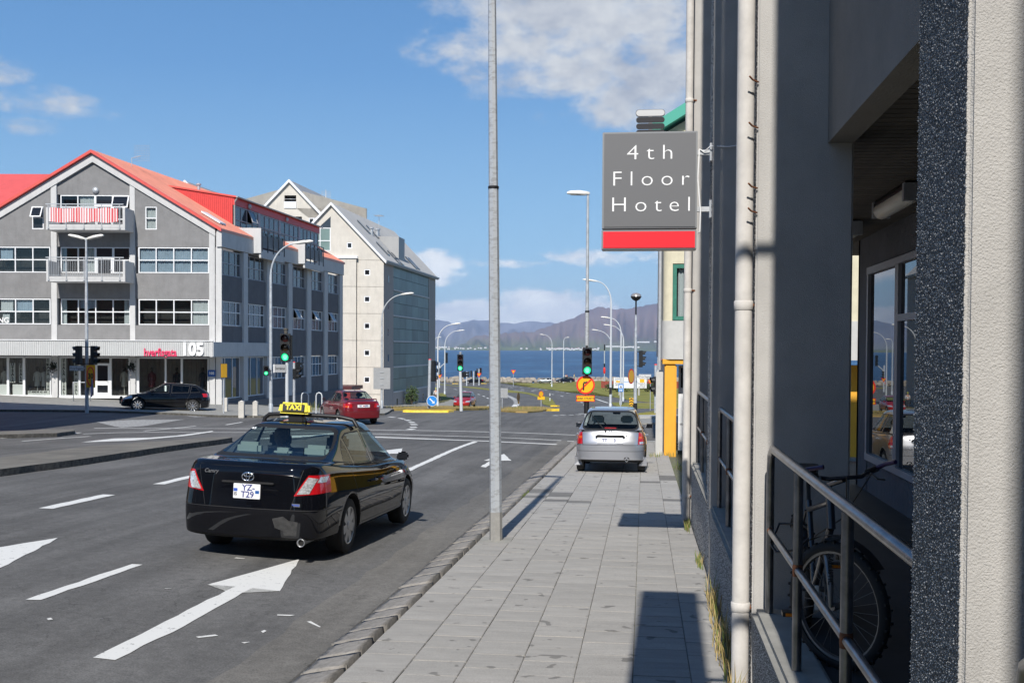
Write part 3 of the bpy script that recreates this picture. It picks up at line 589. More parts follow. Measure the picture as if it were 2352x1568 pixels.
def window(F, a0, a1, z0, z1, cols, rows, parent, y=-.06, fw=.06, fm='white_frame', gm='glass_dark', curtain=None, opens=(), depth=.08, label=None):
 cols = [i/cols for i in range(cols+1)] if isinstance(cols, int) else cols
 rows = [i/rows for i in range(rows+1)] if isinstance(rows, int) else rows
 A = [a0+(a1-a0)*c for c in cols]; Z = [z0+(z1-z0)*r for r in rows]
 f = MB(F)
 for z_ in Z: f.box(a0, a1, y-depth, y, max(z0, z_-fw/2) if z_ > z0 else z0, min(z1, z_+fw/2) if z_ < z1 else z1) if z0 < z_ < z1 else (f.box(a0, a1, y-depth, y, z_, z_+fw) if z_ == z0 else f.box(a0, a1, y-depth, y, z_-fw, z_))
 for a_ in A:
  w0, w1 = (a_, a_+fw) if a_ == A[0] else (a_-fw, a_) if a_ == A[-1] else (a_-fw/2, a_+fw/2)
  for i in range(len(Z)-1): f.box(w0, w1, y-depth+.004, y-.004, Z[i]+(fw if i == 0 else fw/2), Z[i+1]-(fw if i == len(Z)-2 else fw/2))
 for (i, j, kind) in opens:                      # a casement pushed open at the bottom
  x0, x1, b, t = A[i]+.02, A[i+1]-.02, Z[j]+.02, Z[j+1]-.02; out = .32
  def P(x, s, e): return (x, y+.02+out*(1-s)+e, b+(t-b)*s)
  for (xa, xb, s0, s1) in ((x0, x0+fw, 0, 1), (x1-fw, x1, 0, 1), (x0+fw, x1-fw, 0, .1), (x0+fw, x1-fw, .9, 1)):
   f.add([P(xa, s0, 0), P(xb, s0, 0), P(xb, s1, 0), P(xa, s1, 0), P(xa, s0, .05), P(xb, s0, .05), P(xb, s1, .05), P(xa, s1, .05)], [(0, 3, 2, 1), (4, 5, 6, 7), (0, 1, 5, 4), (1, 2, 6, 5), (2, 3, 7, 6), (3, 0, 4, 7)], False)
 wo = f.build('window', M[fm], parent, clean=True, label=label)
 for i in range(len(A)-1):
  for j in range(len(Z)-1):
   g = MB(F); o_ = any((i, j) == (p, q) for p, q, _ in opens)
   if o_:
    g.add([P_ for P_ in ((A[i]+.06, y+.35, Z[j]+.06), (A[i+1]-.06, y+.35, Z[j]+.06), (A[i+1]-.06, y+.06, Z[j+1]-.06), (A[i]+.06, y+.06, Z[j+1]-.06))]+[(A[i]+.06, y+.34, Z[j]+.06), (A[i+1]-.06, y+.34, Z[j]+.06), (A[i+1]-.06, y+.05, Z[j+1]-.06), (A[i]+.06, y+.05, Z[j+1]-.06)], [(0, 1, 2, 3), (7, 6, 5, 4), (0, 4, 5, 1), (1, 5, 6, 2), (2, 6, 7, 3), (3, 7, 4, 0)], False)
   else: g.box(A[i]+fw*.4, A[i+1]-fw*.4, y-depth*.62, y-depth*.5, Z[j]+fw*.4, Z[j+1]-fw*.4)
   g.build('pane', M[gm if not curtain else 'glass_clear'], wo, clean=True)
 if curtain or opens:
  b = MB(F); b.box(a0, a1, y-.6, y-.55, z0, z1); b.box(a0, a1, y-.55, y-depth, z0-.02, z0); b.box(a0, a1, y-.55, y-depth, z1, z1+.02); b.box(a0-.02, a0, y-.55, y-depth, z0, z1); b.box(a1, a1+.02, y-.55, y-depth, z0, z1)
  b.build('room', M['room'], wo)
 if curtain:
  for (c0, c1, zz0, zz1, cm) in curtain:
   n = int((c1-c0)*(a1-a0)*28)+2; vs = []; 
   for k in range(n+1):
    a_ = a0+(a1-a0)*(c0+(c1-c0)*k/n); yy = y-depth-.08+.025*math.sin(k*1.9)+.01*math.sin(k*.7)
    vs += [(a_, yy, z0+(z1-z0)*zz0+.03*math.sin(k*.35)), (a_, yy, z0+(z1-z0)*zz1)]
   g = MB(F); g.add(vs, [(2*k, 2*k+2, 2*k+3, 2*k+1) for k in range(n)], True); g.build('curtain', M[cm], wo, clean=False)
 return wo
def ribbed(F, a0, a1, z0, z1, y, pitch, dep, parent, name, mat):
 n = int(round((a1-a0)/pitch)); vs = []; fs = []
 for k in range(n):
  x = a0+(a1-a0)*k/n; p = (a1-a0)/n
  for dx, dy in ((0, 0), (.55, 0), (.68, dep), (.87, dep)): vs += [(x+p*dx, y-dep+dy, z0), (x+p*dx, y-dep+dy, z1)]
 vs += [(a1, y-dep, z0), (a1, y-dep, z1)]
 fs = [(2*k, 2*k+2, 2*k+3, 2*k+1) for k in range(len(vs)//2-1)]
 m = MB(F); m.add(vs, fs, False); return m.build(name, M[mat], parent)
# ------------------------------------------------------------------ grey corner building with red roofs
CX, CY, ZB = -23.964, 62.161, -1.4
FD = Vector((-.99512651, -.09858295, 0)); FN = Vector((.09858295, -.99512651, 0)); SD = Vector((.01530893, .99988281, 0)); SN_ = Vector((.99988281, -.01530893, 0))
bg_ = thing('corner_building', 'grey stuccoed corner building with red roofs, balconies and shops at street level', 'building', (CX, CY, ZB))
FF = frame((0, 0, -ZB), FD, FN); FS = frame((0, 0, -ZB), SD, SN_)
def fpx(u, v, off=0.0):
 d = ray(u, v); n = np.array(FN); P = np.array([CX, CY, 0])+n*off; p = _eye+d*(((P-_eye)@n)/(d@n)); return float((p-P)@np.array(FD)), float(p[2])
def spx(u, v, off=0.0):
 d = ray(u, v); n = np.array(SN_); P = np.array([CX, CY, 0])+n*off; p = _eye+d*(((P-_eye)@n)/(d@n)); return float((p-P)@np.array(SD)), float(p[2])
def roofz(a): return 13.22-.597*abs(a-7.3)
def part(name, mat, F=FF, bevel=0, label=None, parent=None):
 class _P(MB):
  def done(s): return s.build(name, M[mat], parent or bg_, bevel, label=label)
 return _P(F)
# stucco panels (front), behind the pale pillars
for a0, a1 in ((.66, 4.9), (5.2, 9.39), (9.72, 13.94)):
 for z0, z1 in ((2.3, 3.30), (4.81, 6.25)):
  part('wall_panel', 'grey_stucco').__class__; p = part('wall_panel', 'grey_stucco'); p.box(a0, a1, -.35, -.05, z0, z1); p.done()
def gable_piece(a0, a1, z0):
 pts = [(a0, z0), (a1, z0), (a1, roofz(a1)-.3)]+([(7.3, roofz(7.3)-.3)] if a0 < 7.3 < a1 else [])+[(a0, roofz(a0)-.3)]; return pts
# upper right / left gable walls with holes left for their small windows
for lo, hi, w0, w1 in ((.66, 4.9, 3.66, 4.32), (9.72, 13.94, 10.15, 10.82)):
 p = part('wall_panel', 'grey_stucco')
 p.prism(gable_piece(lo, w0, 7.76), 1, -.35, -.05); p.prism(gable_piece(w1, hi, 7.76), 1, -.35, -.05)
 p.prism([(w0, 7.76), (w1, 7.76), (w1, 8.74), (w0, 8.74)], 1, -.35, -.05)
 p.prism([(w0, 10.04), (w1, 10.04), (w1, roofz(w1)-.3), (w0, roofz(w0)-.3)], 1, -.35, -.05); p.done()
window(FF, 3.66, 4.32, 8.74, 10.04, 1, [0, .5, 1], bg_, curtain=[(0, 1, 0, 1, 'curtain_white')])
window(FF, 10.15, 10.82, 8.74, 10.04, 1, [0, .5, 1], bg_, opens=((0, 1, 0),))
p = part('wall_panel', 'grey_stucco'); p.prism(gable_piece(5.2, 9.39, 10.72), 1, -.5, -.12); p.done()
p = part('wall_panel', 'grey_stucco'); p.box(5.2, 9.39, -.5, -.12, 7.76, 8.75); p.done()
# windows of the front
CW = [(0, 1, 0, 1, 'curtain')]
window(FF, .68, 4.72, 6.27, 7.74, 4, 2, bg_, curtain=CW, label='window hung with grey striped curtains')
window(FF, .68, 4.72, 3.32, 4.79, 4, 2, bg_, curtain=[(0, .24, 0, 1, 'curtain_white')])
window(FF, 5.22, 9.22, 3.32, 4.79, 4, 2, bg_, y=-.14, curtain=[(.02, .1, 0, 1, 'curtain_white'), (.52, .74, .62, 1, 'curtain'), (.93, 1, 0, 1, 'curtain_white')])
window(FF, 9.78, 13.82, 3.32, 4.79, 4, 2, bg_, curtain=[(.55, .72, .5, 1, 'curtain_white'), (.6, .7, 0, .4, 'curtain_white'), (.25, .5, .5, 1, 'curtain')])
window(FF, 9.78, 13.82, 6.27, 7.74, 4, 2, bg_, curtain=[(.55, .72, .5, 1, 'curtain')])
window(FF, 5.22, 6.2, 6.27, 7.74, 1, 2, bg_, y=-.14); window(FF, 7.22, 9.22, 6.27, 7.74, 2, 2, bg_, y=-.14, curtain=[(.0, .3, 0, 1, 'curtain_white'), (.85, 1, 0, 1, 'curtain')])
window(FF, 5.22, 6.2, 9.3, 10.7, 1, [0, .45, 1], bg_, y=-.14, opens=((0, 1, 0),)); window(FF, 7.22, 9.22, 9.3, 10.7, 2, [0, .5, 1], bg_, y=-.14, curtain=[(0, .46, 0, 1, 'curtain_white')])
def door(F, a0, a1, z0, z1, parent, y=-.14, top=None, mid=None, fm='white_frame', name='door'):
 m = MB(F); w = .13
 m.box(a0, a0+w, y-.07, y, z0, z1); m.box(a1-w, a1, y-.07, y, z0, z1); m.box(a0+w, a1-w, y-.07, y, z0, z0+.22); m.box(a0+w, a1-w, y-.07, y, z1-w, z1)
 if top: m.box(a0, a0+.06, y-.07, y, z1, top); m.box(a1-.06, a1, y-.07, y, z1, top); m.box(a0+.06, a1-.06, y-.07, y, top-.06, top)
 if mid: m.box(a0+w, a1-w, y-.07, y, mid-.12, mid+.12)
 d = m.build(name, M[fm], parent)
 g = MB(F); g.box(a0+w, a1-w, y-.045, y-.035, z0+.22, z1-w); g.build('pane', M['glass_dark'], d)
 if top: g = MB(F); g.box(a0+.06, a1-.06, y-.045, y-.035, z1, top-.06); g.build('pane', M['glass_dark'], d)
 h = MB(F); h.tube([(a0+.18 if a0 < a1 else a0, y, (z0+z1)/2-.1), (a0+.18, y+.06, (z0+z1)/2-.1), (a0+.05, y+.06, (z0+z1)/2-.1)], .012, 6); h.build('handle', M['steel'], d)
 return d
door(FF, 6.2, 7.22, 5.9, 7.2, bg_, top=7.74); door(FF, 6.2, 7.22, 8.75, 10.15, bg_, top=10.7)
# pillars and the sloping gable band
for a0, a1, yy in ((.33, .66, .0), (.02, .27, -.03), (4.9, 5.2, 0), (9.39, 9.72, 0), (13.94, 14.27, 0)):
 p = part('pillar', 'pale_render', bevel=.01); p.box(a0, a1, -.5, yy, -1.5, (roofz((a0+a1)/2)-.45) if a0 > .3 else 8.6); p.done()
for a0, a1 in ((4.74, 4.86), (9.24, 9.36), (5.22, 5.26)):
 pass
m_ = .47
p = part('gable_band', 'pale_render'); p.prism([(.3, roofz(.3)-.2), (.3, roofz(.3)-.2-m_), (7.3, roofz(7.3)-.2-m_), (14.3, roofz(.3)-.2-m_), (14.3, roofz(.3)-.2), (7.3, roofz(7.3)-.2)], 1, -.45, .05); p.done()
# main roof: two slopes with a little overhang, and the wing behind on the left
RT = MB(FS)   # x along the side, y outward (= -a)
def slope(mb, a0, a1, t0, t1, th=.16):
 z0, z1 = roofz(a0), roofz(a1)
 mb.add([(t0, -a0, z0), (t1, -a0, z0), (t1, -a1, z1), (t0, -a1, z1), (t0, -a0, z0-th), (t1, -a0, z0-th), (t1, -a1, z1-th), (t0, -a1, z1-th)], [(0, 1, 2, 3), (7, 6, 5, 4), (0, 4, 5, 1), (1, 5, 6, 2), (2, 6, 7, 3), (3, 7, 4, 0)], False)
FK = Matrix(((SD.x, -FD.x, 0, 0), (SD.y, -FD.y, 0, 0), (0, 0, 1, -ZB), (0, 0, 0, 1)))     # x along side, y = -a (skewed plan)
p = part('roof', 'red_sheen', FK); slope(p, -.12, 7.3, -.02, 25.1); slope(p, 7.3, 14.75, -.02, 12)
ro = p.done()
p = part('roof_edge', 'red_roof', FK, parent=ro); slope(p, -.12, 7.3, -.24, -.02, .17); slope(p, 7.3, 14.75, -.24, -.02, .17); p.done()
seam = MB(FK)
for k in range(64):
 t = .1+k*.39; seam.add([(t, .12, roofz(-.12)), (t+.05, .12, roofz(-.12)), (t+.05, -7.3, roofz(7.3)), (t, -7.3, roofz(7.3)), (t+.025, .12, roofz(-.12)+.03), (t+.025, -7.3, roofz(7.3)+.03)], [(0, 4, 5, 3), (4, 1, 2, 5), (0, 1, 4), (3, 5, 2)], False)
s_ = seam.build('roof_seam', M['red_sheen'], ro)
rw = part('roof', 'red_roof', FK); rw.add([(0.2, -10, 9.2), (0.2, -45, 9.2), (7.2, -45, 12.95), (7.2, -8.2, 12.95), (14, -45, 9.2), (14, -8.2, 9.2)], [(0, 1, 2, 3), (3, 2, 4, 5)], False)
rw.box(.5, 13.6, -45, -14.9, -1.4, 9.1)
wing = rw.done(); wing['label'] = 'red roof of the left wing with its ridge parallel to the street'
# chimneys and small things on the roofs
def vent(F, a, t, h, r=.09, cap=True):
 z = roofz(a); m = MB(FK); m.lathe([(r, z-.2), (r, z+h)]+([(r*1.7, z+h), (r*1.7, z+h+.08), (r*.4, z+h+.14)] if cap else []), 10, o=(t, -a, 0)); return m.build('vent_pipe', M['steel'], ro)
vent(FK, 4.3, 7.5, .9); vent(FK, 3.0, 11, .8); vent(FK, 2.7, 11.4, .75)
m = MB(FK); m.lathe([(.12, 10.9), (.12, 11.5), (.2, 11.5), (.2, 11.6), (.05, 11.68)], 10, o=(3.6, -12.0, 0)); m.build('vent_pipe', M['steel'], wing)
m = MB(FK)
for d in (0, .9): m.tube([(6.6, -10.4+d*.6, 12.5), (6.6, -10.1+d*.6, 13.4), (6.6, -9.75+d*.6, 12.7)], .04, 5)
m.build('roof_bracket', M['black'], wing)
m = MB(FK); m.tube([(3.5, -6.7, 12.8), (3.5, -6.7, 13.35), (3.6, -6.2, 13.5)], .025, 5)
for k in range(7): m.tube([(3.7, -5.75-.14*k, 13.2), (3.7, -5.75-.14*k, 14.2)], .006, 4); m.tube([(3.7, -5.7, 13.22+.15*k), (3.7, -6.65, 13.22+.15*k)], .006, 4)
m.build('antenna', M['steel'], ro)
m = MB(FK); zz = roofz(1.4); m.add([(1.2, -1.6, roofz(1.6)+.05), (2.1, -1.6, roofz(1.6)+.05), (2.1, -.5, roofz(.5)+.05), (1.2, -.5, roofz(.5)+.05), (1.2, -1.6, roofz(1.6)+.14), (2.1, -1.6, roofz(1.6)+.14), (2.1, -.5, roofz(.5)+.14), (1.2, -.5, roofz(.5)+.14)], [(3, 2, 1, 0), (4, 5, 6, 7), (0, 1, 5, 4), (1, 2, 6, 5), (2, 3, 7, 6), (3, 0, 4, 7)], False); m.build('skylight', M['white_frame'], ro)
m = MB(FF); m.lathe([(.02, -.03), (.17, .02), (.17, .08), (.1, .14), (.0, .15)], 14, 'x', (0, 0, 0)); 
lm = MB(FF @ Matrix.Translation((7.17, -.1, 10.95)) @ Matrix.Rotation(math.pi/2, 4, 'Z')); lm.lathe([(.19, .0), (.19, .05), (.13, .12), (.0, .15)], 14, 'x'); lm.build('wall_lamp', M['steel'], bg_)
nx_, nz_ = fpx(7.5, 735.5, -.05); text('lettering', 'NG', .42, M['chip'], bg_, FF @ Matrix(((-1, 0, 0, nx_), (0, 0, 1, -.085), (0, 1, 0, nz_), (0, 0, 0, 1))), bold=.012)
# front balconies
for z0, z1, zr, cloth in ((8.55, 8.85, 10.0, True), (5.68, 5.95, 7.05, False)):
 off = 1.45
 b = part('balcony', 'pale_render', bevel=.01); a0, a1 = 4.96, 9.35
 b.box(a0, a1, -.05, off, z0, z0+.14); b.box(a0, a1, off-.12, off+.002, z0+.14, z1+.02)
 b.box(a0-.02, a0+.12, -.05, off+.004, z0-.004, zr-.2); b.box(a1-.1, a1+.02, -.05, off+.004, z0-.004, zr-.2)
 bo = b.done()
 r = MB(FF); r.box(a0+.05, a1+.03, off+.01, off+.06, zr-.05, zr)
 for k in range(5):
  a_ = a0+.28+k*(a1-a0-.4)/4; r.box(a_-.018, a_+.018, off+.01, off+.05, z0+.12, zr-.05); r.box(a_-.05, a_+.05, off+.006, off+.05, z0+.06, z0+.13)
 r.build('handrail', M['steel'], bo)
 r = MB(FF); n = 42; r.box(a0+.15, a1-.1, off+.02, off+.04, z1+.05, z1+.08); r.box(a0+.15, a1-.1, off+.02, off+.04, zr-.17, zr-.14)
 for k in range(n): a_ = a0+.2+k*(a1-a0-.4)/(n-1); r.box(a_-.008, a_+.008, off+.022, off+.038, z1+.08, zr-.17)
 r.build('baluster', M['steel'], bo, kind='stuff')
 if cloth:
  M['cloth_red'] = material('red_stripe', (.62, .09, .10), rough=.9); M['cloth_white'] = material('white_stripe', (.70, .66, .66), rough=.9)
  g = MB(FF); a_ = a0+.35; k = 0; rg2 = random.Random(5)
  ws = [.05, .07, .09, .05, .1, .06, .08]; cur = 0; x = a_; prev = None
  while x < a1-.2:
   w_ = ws[k % 7]; g.cur = k % 2
   y0, y1 = off+.07+.02*math.sin(k*1.3), off+.07+.02*math.sin((k+1)*1.3); sag0, sag1 = .07*abs(math.sin(x*2.1)), .07*abs(math.sin((x+w_)*2.1)); bz0, bz1 = .03*math.sin(x*5), .03*math.sin((x+w_)*5)
   g.add([(x, y0+.015*math.sin(x*9), z1+.12+bz0), (x+w_, y1+.015*math.sin((x+w_)*9), z1+.12+bz1), (x+w_, y1, zr-.2-sag1), (x, y0, zr-.2-sag0)], [(0, 1, 2, 3)], True); x += w_; k += 1
  co = g.build('balcony_cloth', [M['cloth_red'], M['cloth_white']]); co.matrix_world = Matrix.Translation((CX, CY, ZB))
  tag(co, 'red and white striped cloth tied along the top balcony railing', 'cloth')
# canopy over the shops, ribbed metal in front
cz0 = fpx(480, 818.2, 1.5)[1]; cz1 = fpx(480, 783.5, 1.5)[1]
can = part('canopy', 'pale_render'); can.box(.06, 32, -.04, 1.44, cz0+.04, cz1-.04); can_o = can.done()
ribbed(FF, .0, 26, cz0, cz1, 1.5, .105, .03, can_o, 'canopy_fascia', 'ribbed_white')
p = part('canopy_trim', 'white_frame', parent=can_o); p.box(-.02, 26, 1.42, 1.53, cz1, cz1+.05); p.done()
cs = MB(FS); cs.box(-1.5, 8.13, -.02, .12, 1.53, 2.36); cs.build('canopy', M['pale_render'], bg_)
L0 = fpx(326, 812, 1.54); L1 = fpx(410, 812, 1.54)
letters(text('lettering', 'hverfisgata', .62, M['pink'], can_o, FF @ Matrix(((-1, 0, 0, (L0[0]+L1[0])/2), (0, 0, 1, 1.53), (0, 1, 0, fpx(370, 809, 1.54)[1]-.02), (0, 0, 0, 1))), bold=.011, extrude=.03, sx=(L0[0]-L1[0])/2.86*.97), can_o)
L0 = fpx(414, 803, 1.54); L1 = fpx(470, 803, 1.54)
letters(text('lettering', '105', 1.0, M['white_letter'], can_o, FF @ Matrix(((-1, 0, 0, (L0[0]+L1[0])/2), (0, 0, 1, 1.53), (0, 1, 0, fpx(442, 803, 1.54)[1]), (0, 0, 0, 1))), bold=.035, extrude=.05, sx=.86), can_o)
# ---- shop fronts
sx1 = lambda x: x*.10988; sx2 = lambda x: 246.9+x*.10988
def ua(u): return fpx(u, 870, -.15)[0]
sill = -.78
posts = [sx1(140), sx1(475), sx1(1045), sx1(1235), sx1(1640), sx1(1960), sx1(2290), sx2(440), sx2(605), sx2(1195), sx2(1530), sx2(2090)]
wids = [50, 50, 20, 35, 40, 30, 40, 25, 55, 35, 40, 25]
f = MB(FF)
for u, w_ in zip(posts, wids):
 a_ = ua(u); f.box(a_-w_*.10988*.0247, a_, -.27, -.15, sill, 1.46)
f.box(.3, 32, -.27, -.15, 1.40, 1.5); f.box(.3, 32, -.28, -.14, sill-.1, sill+.06)
shop = f.build('shop_window', M['white_frame'], bg_)
edges = [ua(u) for u in (-40, sx1(140), sx1(475), sx1(1045))]
def shop_pane(ul, ur, z0=sill+.06, z1=1.40):
 g = MB(FF); a1, a0 = ua(ul), ua(ur); g.box(a0, a1, -.22, -.21, z0, z1); g.build('pane', M['shop_glass'], shop)
for ul, ur in ((-40, sx1(140)), (sx1(190), sx1(475)), (sx1(525), sx1(1045)), (sx1(1270), sx1(1640)), (sx1(1680), sx1(1960)), (sx2(80), sx2(440)), (sx2(670), sx2(1195)), (sx2(1230), sx2(1530)), (sx2(1570), sx2(2090))): shop_pane(ul, ur)
b = MB(FF); n = 420; vs = []
for k in range(n+1):
 a_ = .3+k*20.0/n; yy = -1.1+.05*math.sin(k*2.1)+.03*math.sin(k*.83); vs += [(a_, yy, -1.2), (a_, yy, 1.5)]
b.add(vs, [(2*k, 2*k+2, 2*k+3, 2*k+1) for k in range(n)], True); b.build('drape', M['shop_drape'], shop, clean=False)
b = MB(FF); b.box(.3, 32, -3, -.28, -1.3, -.8); b.box(.3, 32, -3, -.05, 1.5, 1.56); b.build('shop_floor', M['room'], shop)
door(FF, ua(sx1(2300)), ua(sx1(1985)), sill, 1.12, bg_, y=-.16, mid=ua(0)*0-.02)
# low white panels along the bottom of the left windows
for ul, ur in ((-40, sx1(140)), (sx1(240), sx1(475))):
 g = MB(FF); g.box(ua(ur), ua(ul), -.30, -.285, sill+.06, -.12); g.build('window_board', M['chip'], shop)
M['banner'] = material('sale_banner', (.62, .62, .60), rough=.8)
def banner(ul, ur, v0, v1, letters, name_label):
 a1, z1 = fpx(ul, v0, -.27); a0, z0 = fpx(ur, v1, -.27)
 o = thing('sale_banner', name_label, 'banner', Vector((CX, CY, 0))+FD*a0*1.0+FN*-.27+Vector((0, 0, z0)), 0, 'sale banners in the shop windows')
 T = frame((0, 0, 0), FD, FN); w_ = a1-a0; h = z1-z0
 g = MB(T); g.box(0, w_, -.008, 0, 0, h); g.build('sheet', M['banner'], o)
 n = len(letters)
 for i, ch in enumerate(letters):
  if ch == ' ': continue
  text('letter', ch, min(h/n*1.12, w_*1.15), M['ink'], o, T @ Matrix(((-1, 0, 0, w_/2), (0, 0, 1, .003), (0, 1, 0, h-(i+.5)*h/n), (0, 0, 0, 1))), bold=.012)
banner(sx1(205), sx1(322), 792.5+sx1(372), 792.5+sx1(780), 'ÚTSALA', 'short white ÚTSALA banner at the left side of its pane')
banner(sx1(395), sx1(478), 792.5+sx1(372), 792.5+sx1(775), 'ÚTSALA', 'short narrow white ÚTSALA banner beside the right post of its pane')
banner(sx1(968), sx1(1042), 792.5+sx1(245), 792.5+sx1(1090), 'ÚTSALA ÚTSALA', 'long white ÚTSALA banner left of the flower basket pillar, over the sizes board')
banner(sx1(1285), sx1(1385), 792.5+sx1(250), 792.5+sx1(1085), 'ÚTSALA ÚTSALA', 'long white ÚTSALA banner just right of the downpipe')
banner(sx1(1545), sx1(1635), 792.5+sx1(250), 792.5+sx1(1100), 'ÚTSALA ÚTSALA', 'long white ÚTSALA banner partly hidden by the Hverfisgata street sign')
a1, z1 = fpx(sx1(583), 792.5+sx1(948), -.26); a0, z0 = fpx(sx1(1040), 792.5+sx1(1098), -.26)
o = thing('size_board', 'white board reading STÆRÐIR 42-64 at the foot of the shop window', 'sign', Vector((CX, CY, 0))+FD*a0+FN*-.25+Vector((0, 0, z0)))
T = frame((0, 0, 0), FD, FN); g = MB(T); g.box(0, a1-a0, -.02, 0, 0, z1-z0); g.build('board', M['banner'], o)
text('lettering', 'STÆRÐIR 42 -64', .15, M['ink'], o, T @ Matrix(((-1, 0, 0, (a1-a0)*.55), (0, 0, 1, .003), (0, 1, 0, (z1-z0)*.8), (0, 0, 0, 1))), bold=.006)
M['grey_ink'] = material('grey_lettering', (.3, .3, .31), rough=.7)
text('lettering', 'STÆRÐIR 42 -6', .14, M['grey_ink'], o, T @ Matrix(((-1, 0, 0, (a1-a0)*.42), (0, 0, 1, .003), (0, 1, 0, (z1-z0)*.34), (0, 0, 0, 1))), bold=.004)
# shop dummies behind the glass
def mannequin(u, col, label, h=1.62, skirt=.2, skin='room'):
 a_, _ = fpx(u, 870, -.7); z0 = -.78
 o = thing('mannequin', label, 'mannequin', Vector((CX, CY, z0))+FD*a_+FN*-.7)
 m = MB(); m.lathe([(.02, .0), (.14, .0), (.14, .02), (.02, .03), (.02, .55), (skirt, .56), (skirt*.85, .85), (.12, 1.02), (.15, 1.2), (.16, 1.3), (.1, 1.38), (.045, 1.42)], 14)
 m.tube([(-.15, 0, 1.32), (-.21, 0, 1.1), (-.2, -.06, .85)], [.05, .042, .03], 7); m.tube([(.15, 0, 1.32), (.21, 0, 1.1), (.2, -.06, .85)], [.05, .042, .03], 7)
 m.build('dress', material('dress', col, rough=.9), o)
 m = MB(); m.lathe([(.045, 1.40), (.04, 1.46), (.075, 1.52), (.085, 1.58), (.07, 1.66), (.0, 1.69)], 12); m.build('head', M[skin], o)
M['skin_dummy'] = material('dummy', (.35, .3, .26), rough=.6)
mannequin(sx2(350), (.5, .47, .42), 'shop dummy in a long pale dress beside the entrance', skirt=.17)
mannequin(sx2(930), (.09, .012, .02), 'shop dummy in a dark red dress in the wide window')
mannequin(sx2(1450), (.012, .012, .02), 'shop dummy in a black top in the middle pane', skirt=.18)
mannequin(sx2(1990), (.02, .03, .05), 'shop dummy in a dark blue jacket in the rightmost pane', skirt=.16)
mannequin(sx1(780), (.5, .5, .49), 'shop dummy in a white blouse behind the left window', skirt=.16); mannequin(sx1(930), (.45, .45, .45), 'shop dummy in a pale shirt beside the long sale banner', skirt=.16)
mannequin(sx1(100), (.5, .48, .44), 'shop dummy in a pale top near the frame edge', skirt=.16)
# things on the pillars: house number, downpipe, flower baskets
hx, hz = fpx(sx2(2178), 792.5+sx1(588), .02)
o = thing('number_plate', 'small blue house number plate on the corner pillar', 'sign', Vector((CX, CY, hz))+FD*hx+FN*.01)
T = frame((0, 0, 0), FD, FN); g = MB(T); g.box(-.22, .22, 0, .02, -.19, .19); g.build('plate', M['blue_sign'], o)
text('lettering', '105', .2, M['white_letter'], o, T @ Matrix(((-1, 0, 0, 0), (0, 0, 1, .023), (0, 1, 0, 0), (0, 0, 0, 1))), bold=.008)
dp = MB(FF); a_ = ua(sx1(1210)); dp.tube([(a_, -.05, 2.2), (a_, -.05, -.78), (a_+.05, .05, -.9)], .055, 8); dp.build('downpipe', M['pale_render'], bg_)
M['flower_w'] = material('white_flower', (.6, .58, .6), rough=.9); M['leaf_d'] = material('dark_leaf', (.02, .028, .018), rough=.9)
for u, lab in ((sx1(1110), 'dark hanging flower basket on the pillar left of the downpipe'), (sx2(510), 'hanging flower basket with white blooms on the pillar right of the door')):
 a_, z_ = fpx(u, 792.5+sx1(500), .1); rb = random.Random(int(u)); o = thing('flower_basket', lab, 'flower basket', Vector((CX, CY, z_))+FD*a_+FN*.18, 0, 'flower baskets on the shop pillars')
 m = MB(); m.lathe([(.02, -.1), (.12, -.06), (.17, .03), (.18, .06), (.0, .06)], 12); m.tube([(0, 0, .06), (.0, .0, .5), (0, .2, .5)], .01, 5); m.build('basket', M['black'], o)
 m = MB()
 for k in range(130):
  c = Vector((rb.gauss(0, .1), rb.gauss(0, .08), .12+rb.gauss(0, .12))); e = Vector((rb.uniform(-1, 1), rb.uniform(-1, 1), rb.uniform(-1, 1))).normalized()*.06; g_ = e.orthogonal().normalized()*.04
  m.add([c-e, c+g_, c+e, c-g_], [(0, 1, 2, 3)], False)
 m.build('foliage', M['leaf_d'], o, clean=False)
 m = MB()
 for k in range(45):
  c = Vector((rb.gauss(0, .09), rb.gauss(-.05, .07), -.12+rb.gauss(0, .14))); e = Vector((rb.uniform(-1, 1), rb.uniform(-.3, .3), rb.uniform(-1, 1))).normalized()*.035; g_ = e.orthogonal().normalized()*.035
  m.add([c-e, c+g_, c+e, c-g_], [(0, 1, 2, 3)], False)
 m.build('blossom', M['flower_w'], o, clean=False)
# ---- side of the corner building
BAY = [(.12, 3.36), (4.24, 7.44), (8.5, 11.58), (12.58, 15.62), (16.76, 19.72), (20.8, 23.78)]
for i, (t0, t1) in enumerate(BAY):
 for z0, z1 in ((4.76, 6.2), (2.36 if i < 2 else 1.5, 3.30)):
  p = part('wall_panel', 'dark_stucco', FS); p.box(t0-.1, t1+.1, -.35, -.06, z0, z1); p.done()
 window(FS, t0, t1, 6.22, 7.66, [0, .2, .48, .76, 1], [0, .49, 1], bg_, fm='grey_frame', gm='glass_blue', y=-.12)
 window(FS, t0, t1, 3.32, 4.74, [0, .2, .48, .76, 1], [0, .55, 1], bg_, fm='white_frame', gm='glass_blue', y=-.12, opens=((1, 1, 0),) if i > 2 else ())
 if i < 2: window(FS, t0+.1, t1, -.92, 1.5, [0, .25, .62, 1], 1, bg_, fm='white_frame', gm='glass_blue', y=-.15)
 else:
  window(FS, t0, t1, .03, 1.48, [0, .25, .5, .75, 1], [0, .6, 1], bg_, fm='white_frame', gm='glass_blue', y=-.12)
 p = part('wall_panel', 'dark_stucco', FS); p.box(t0-.1, t1+.1, -.35, -.06, -1.4, -.94 if i < 2 else .01); p.done()
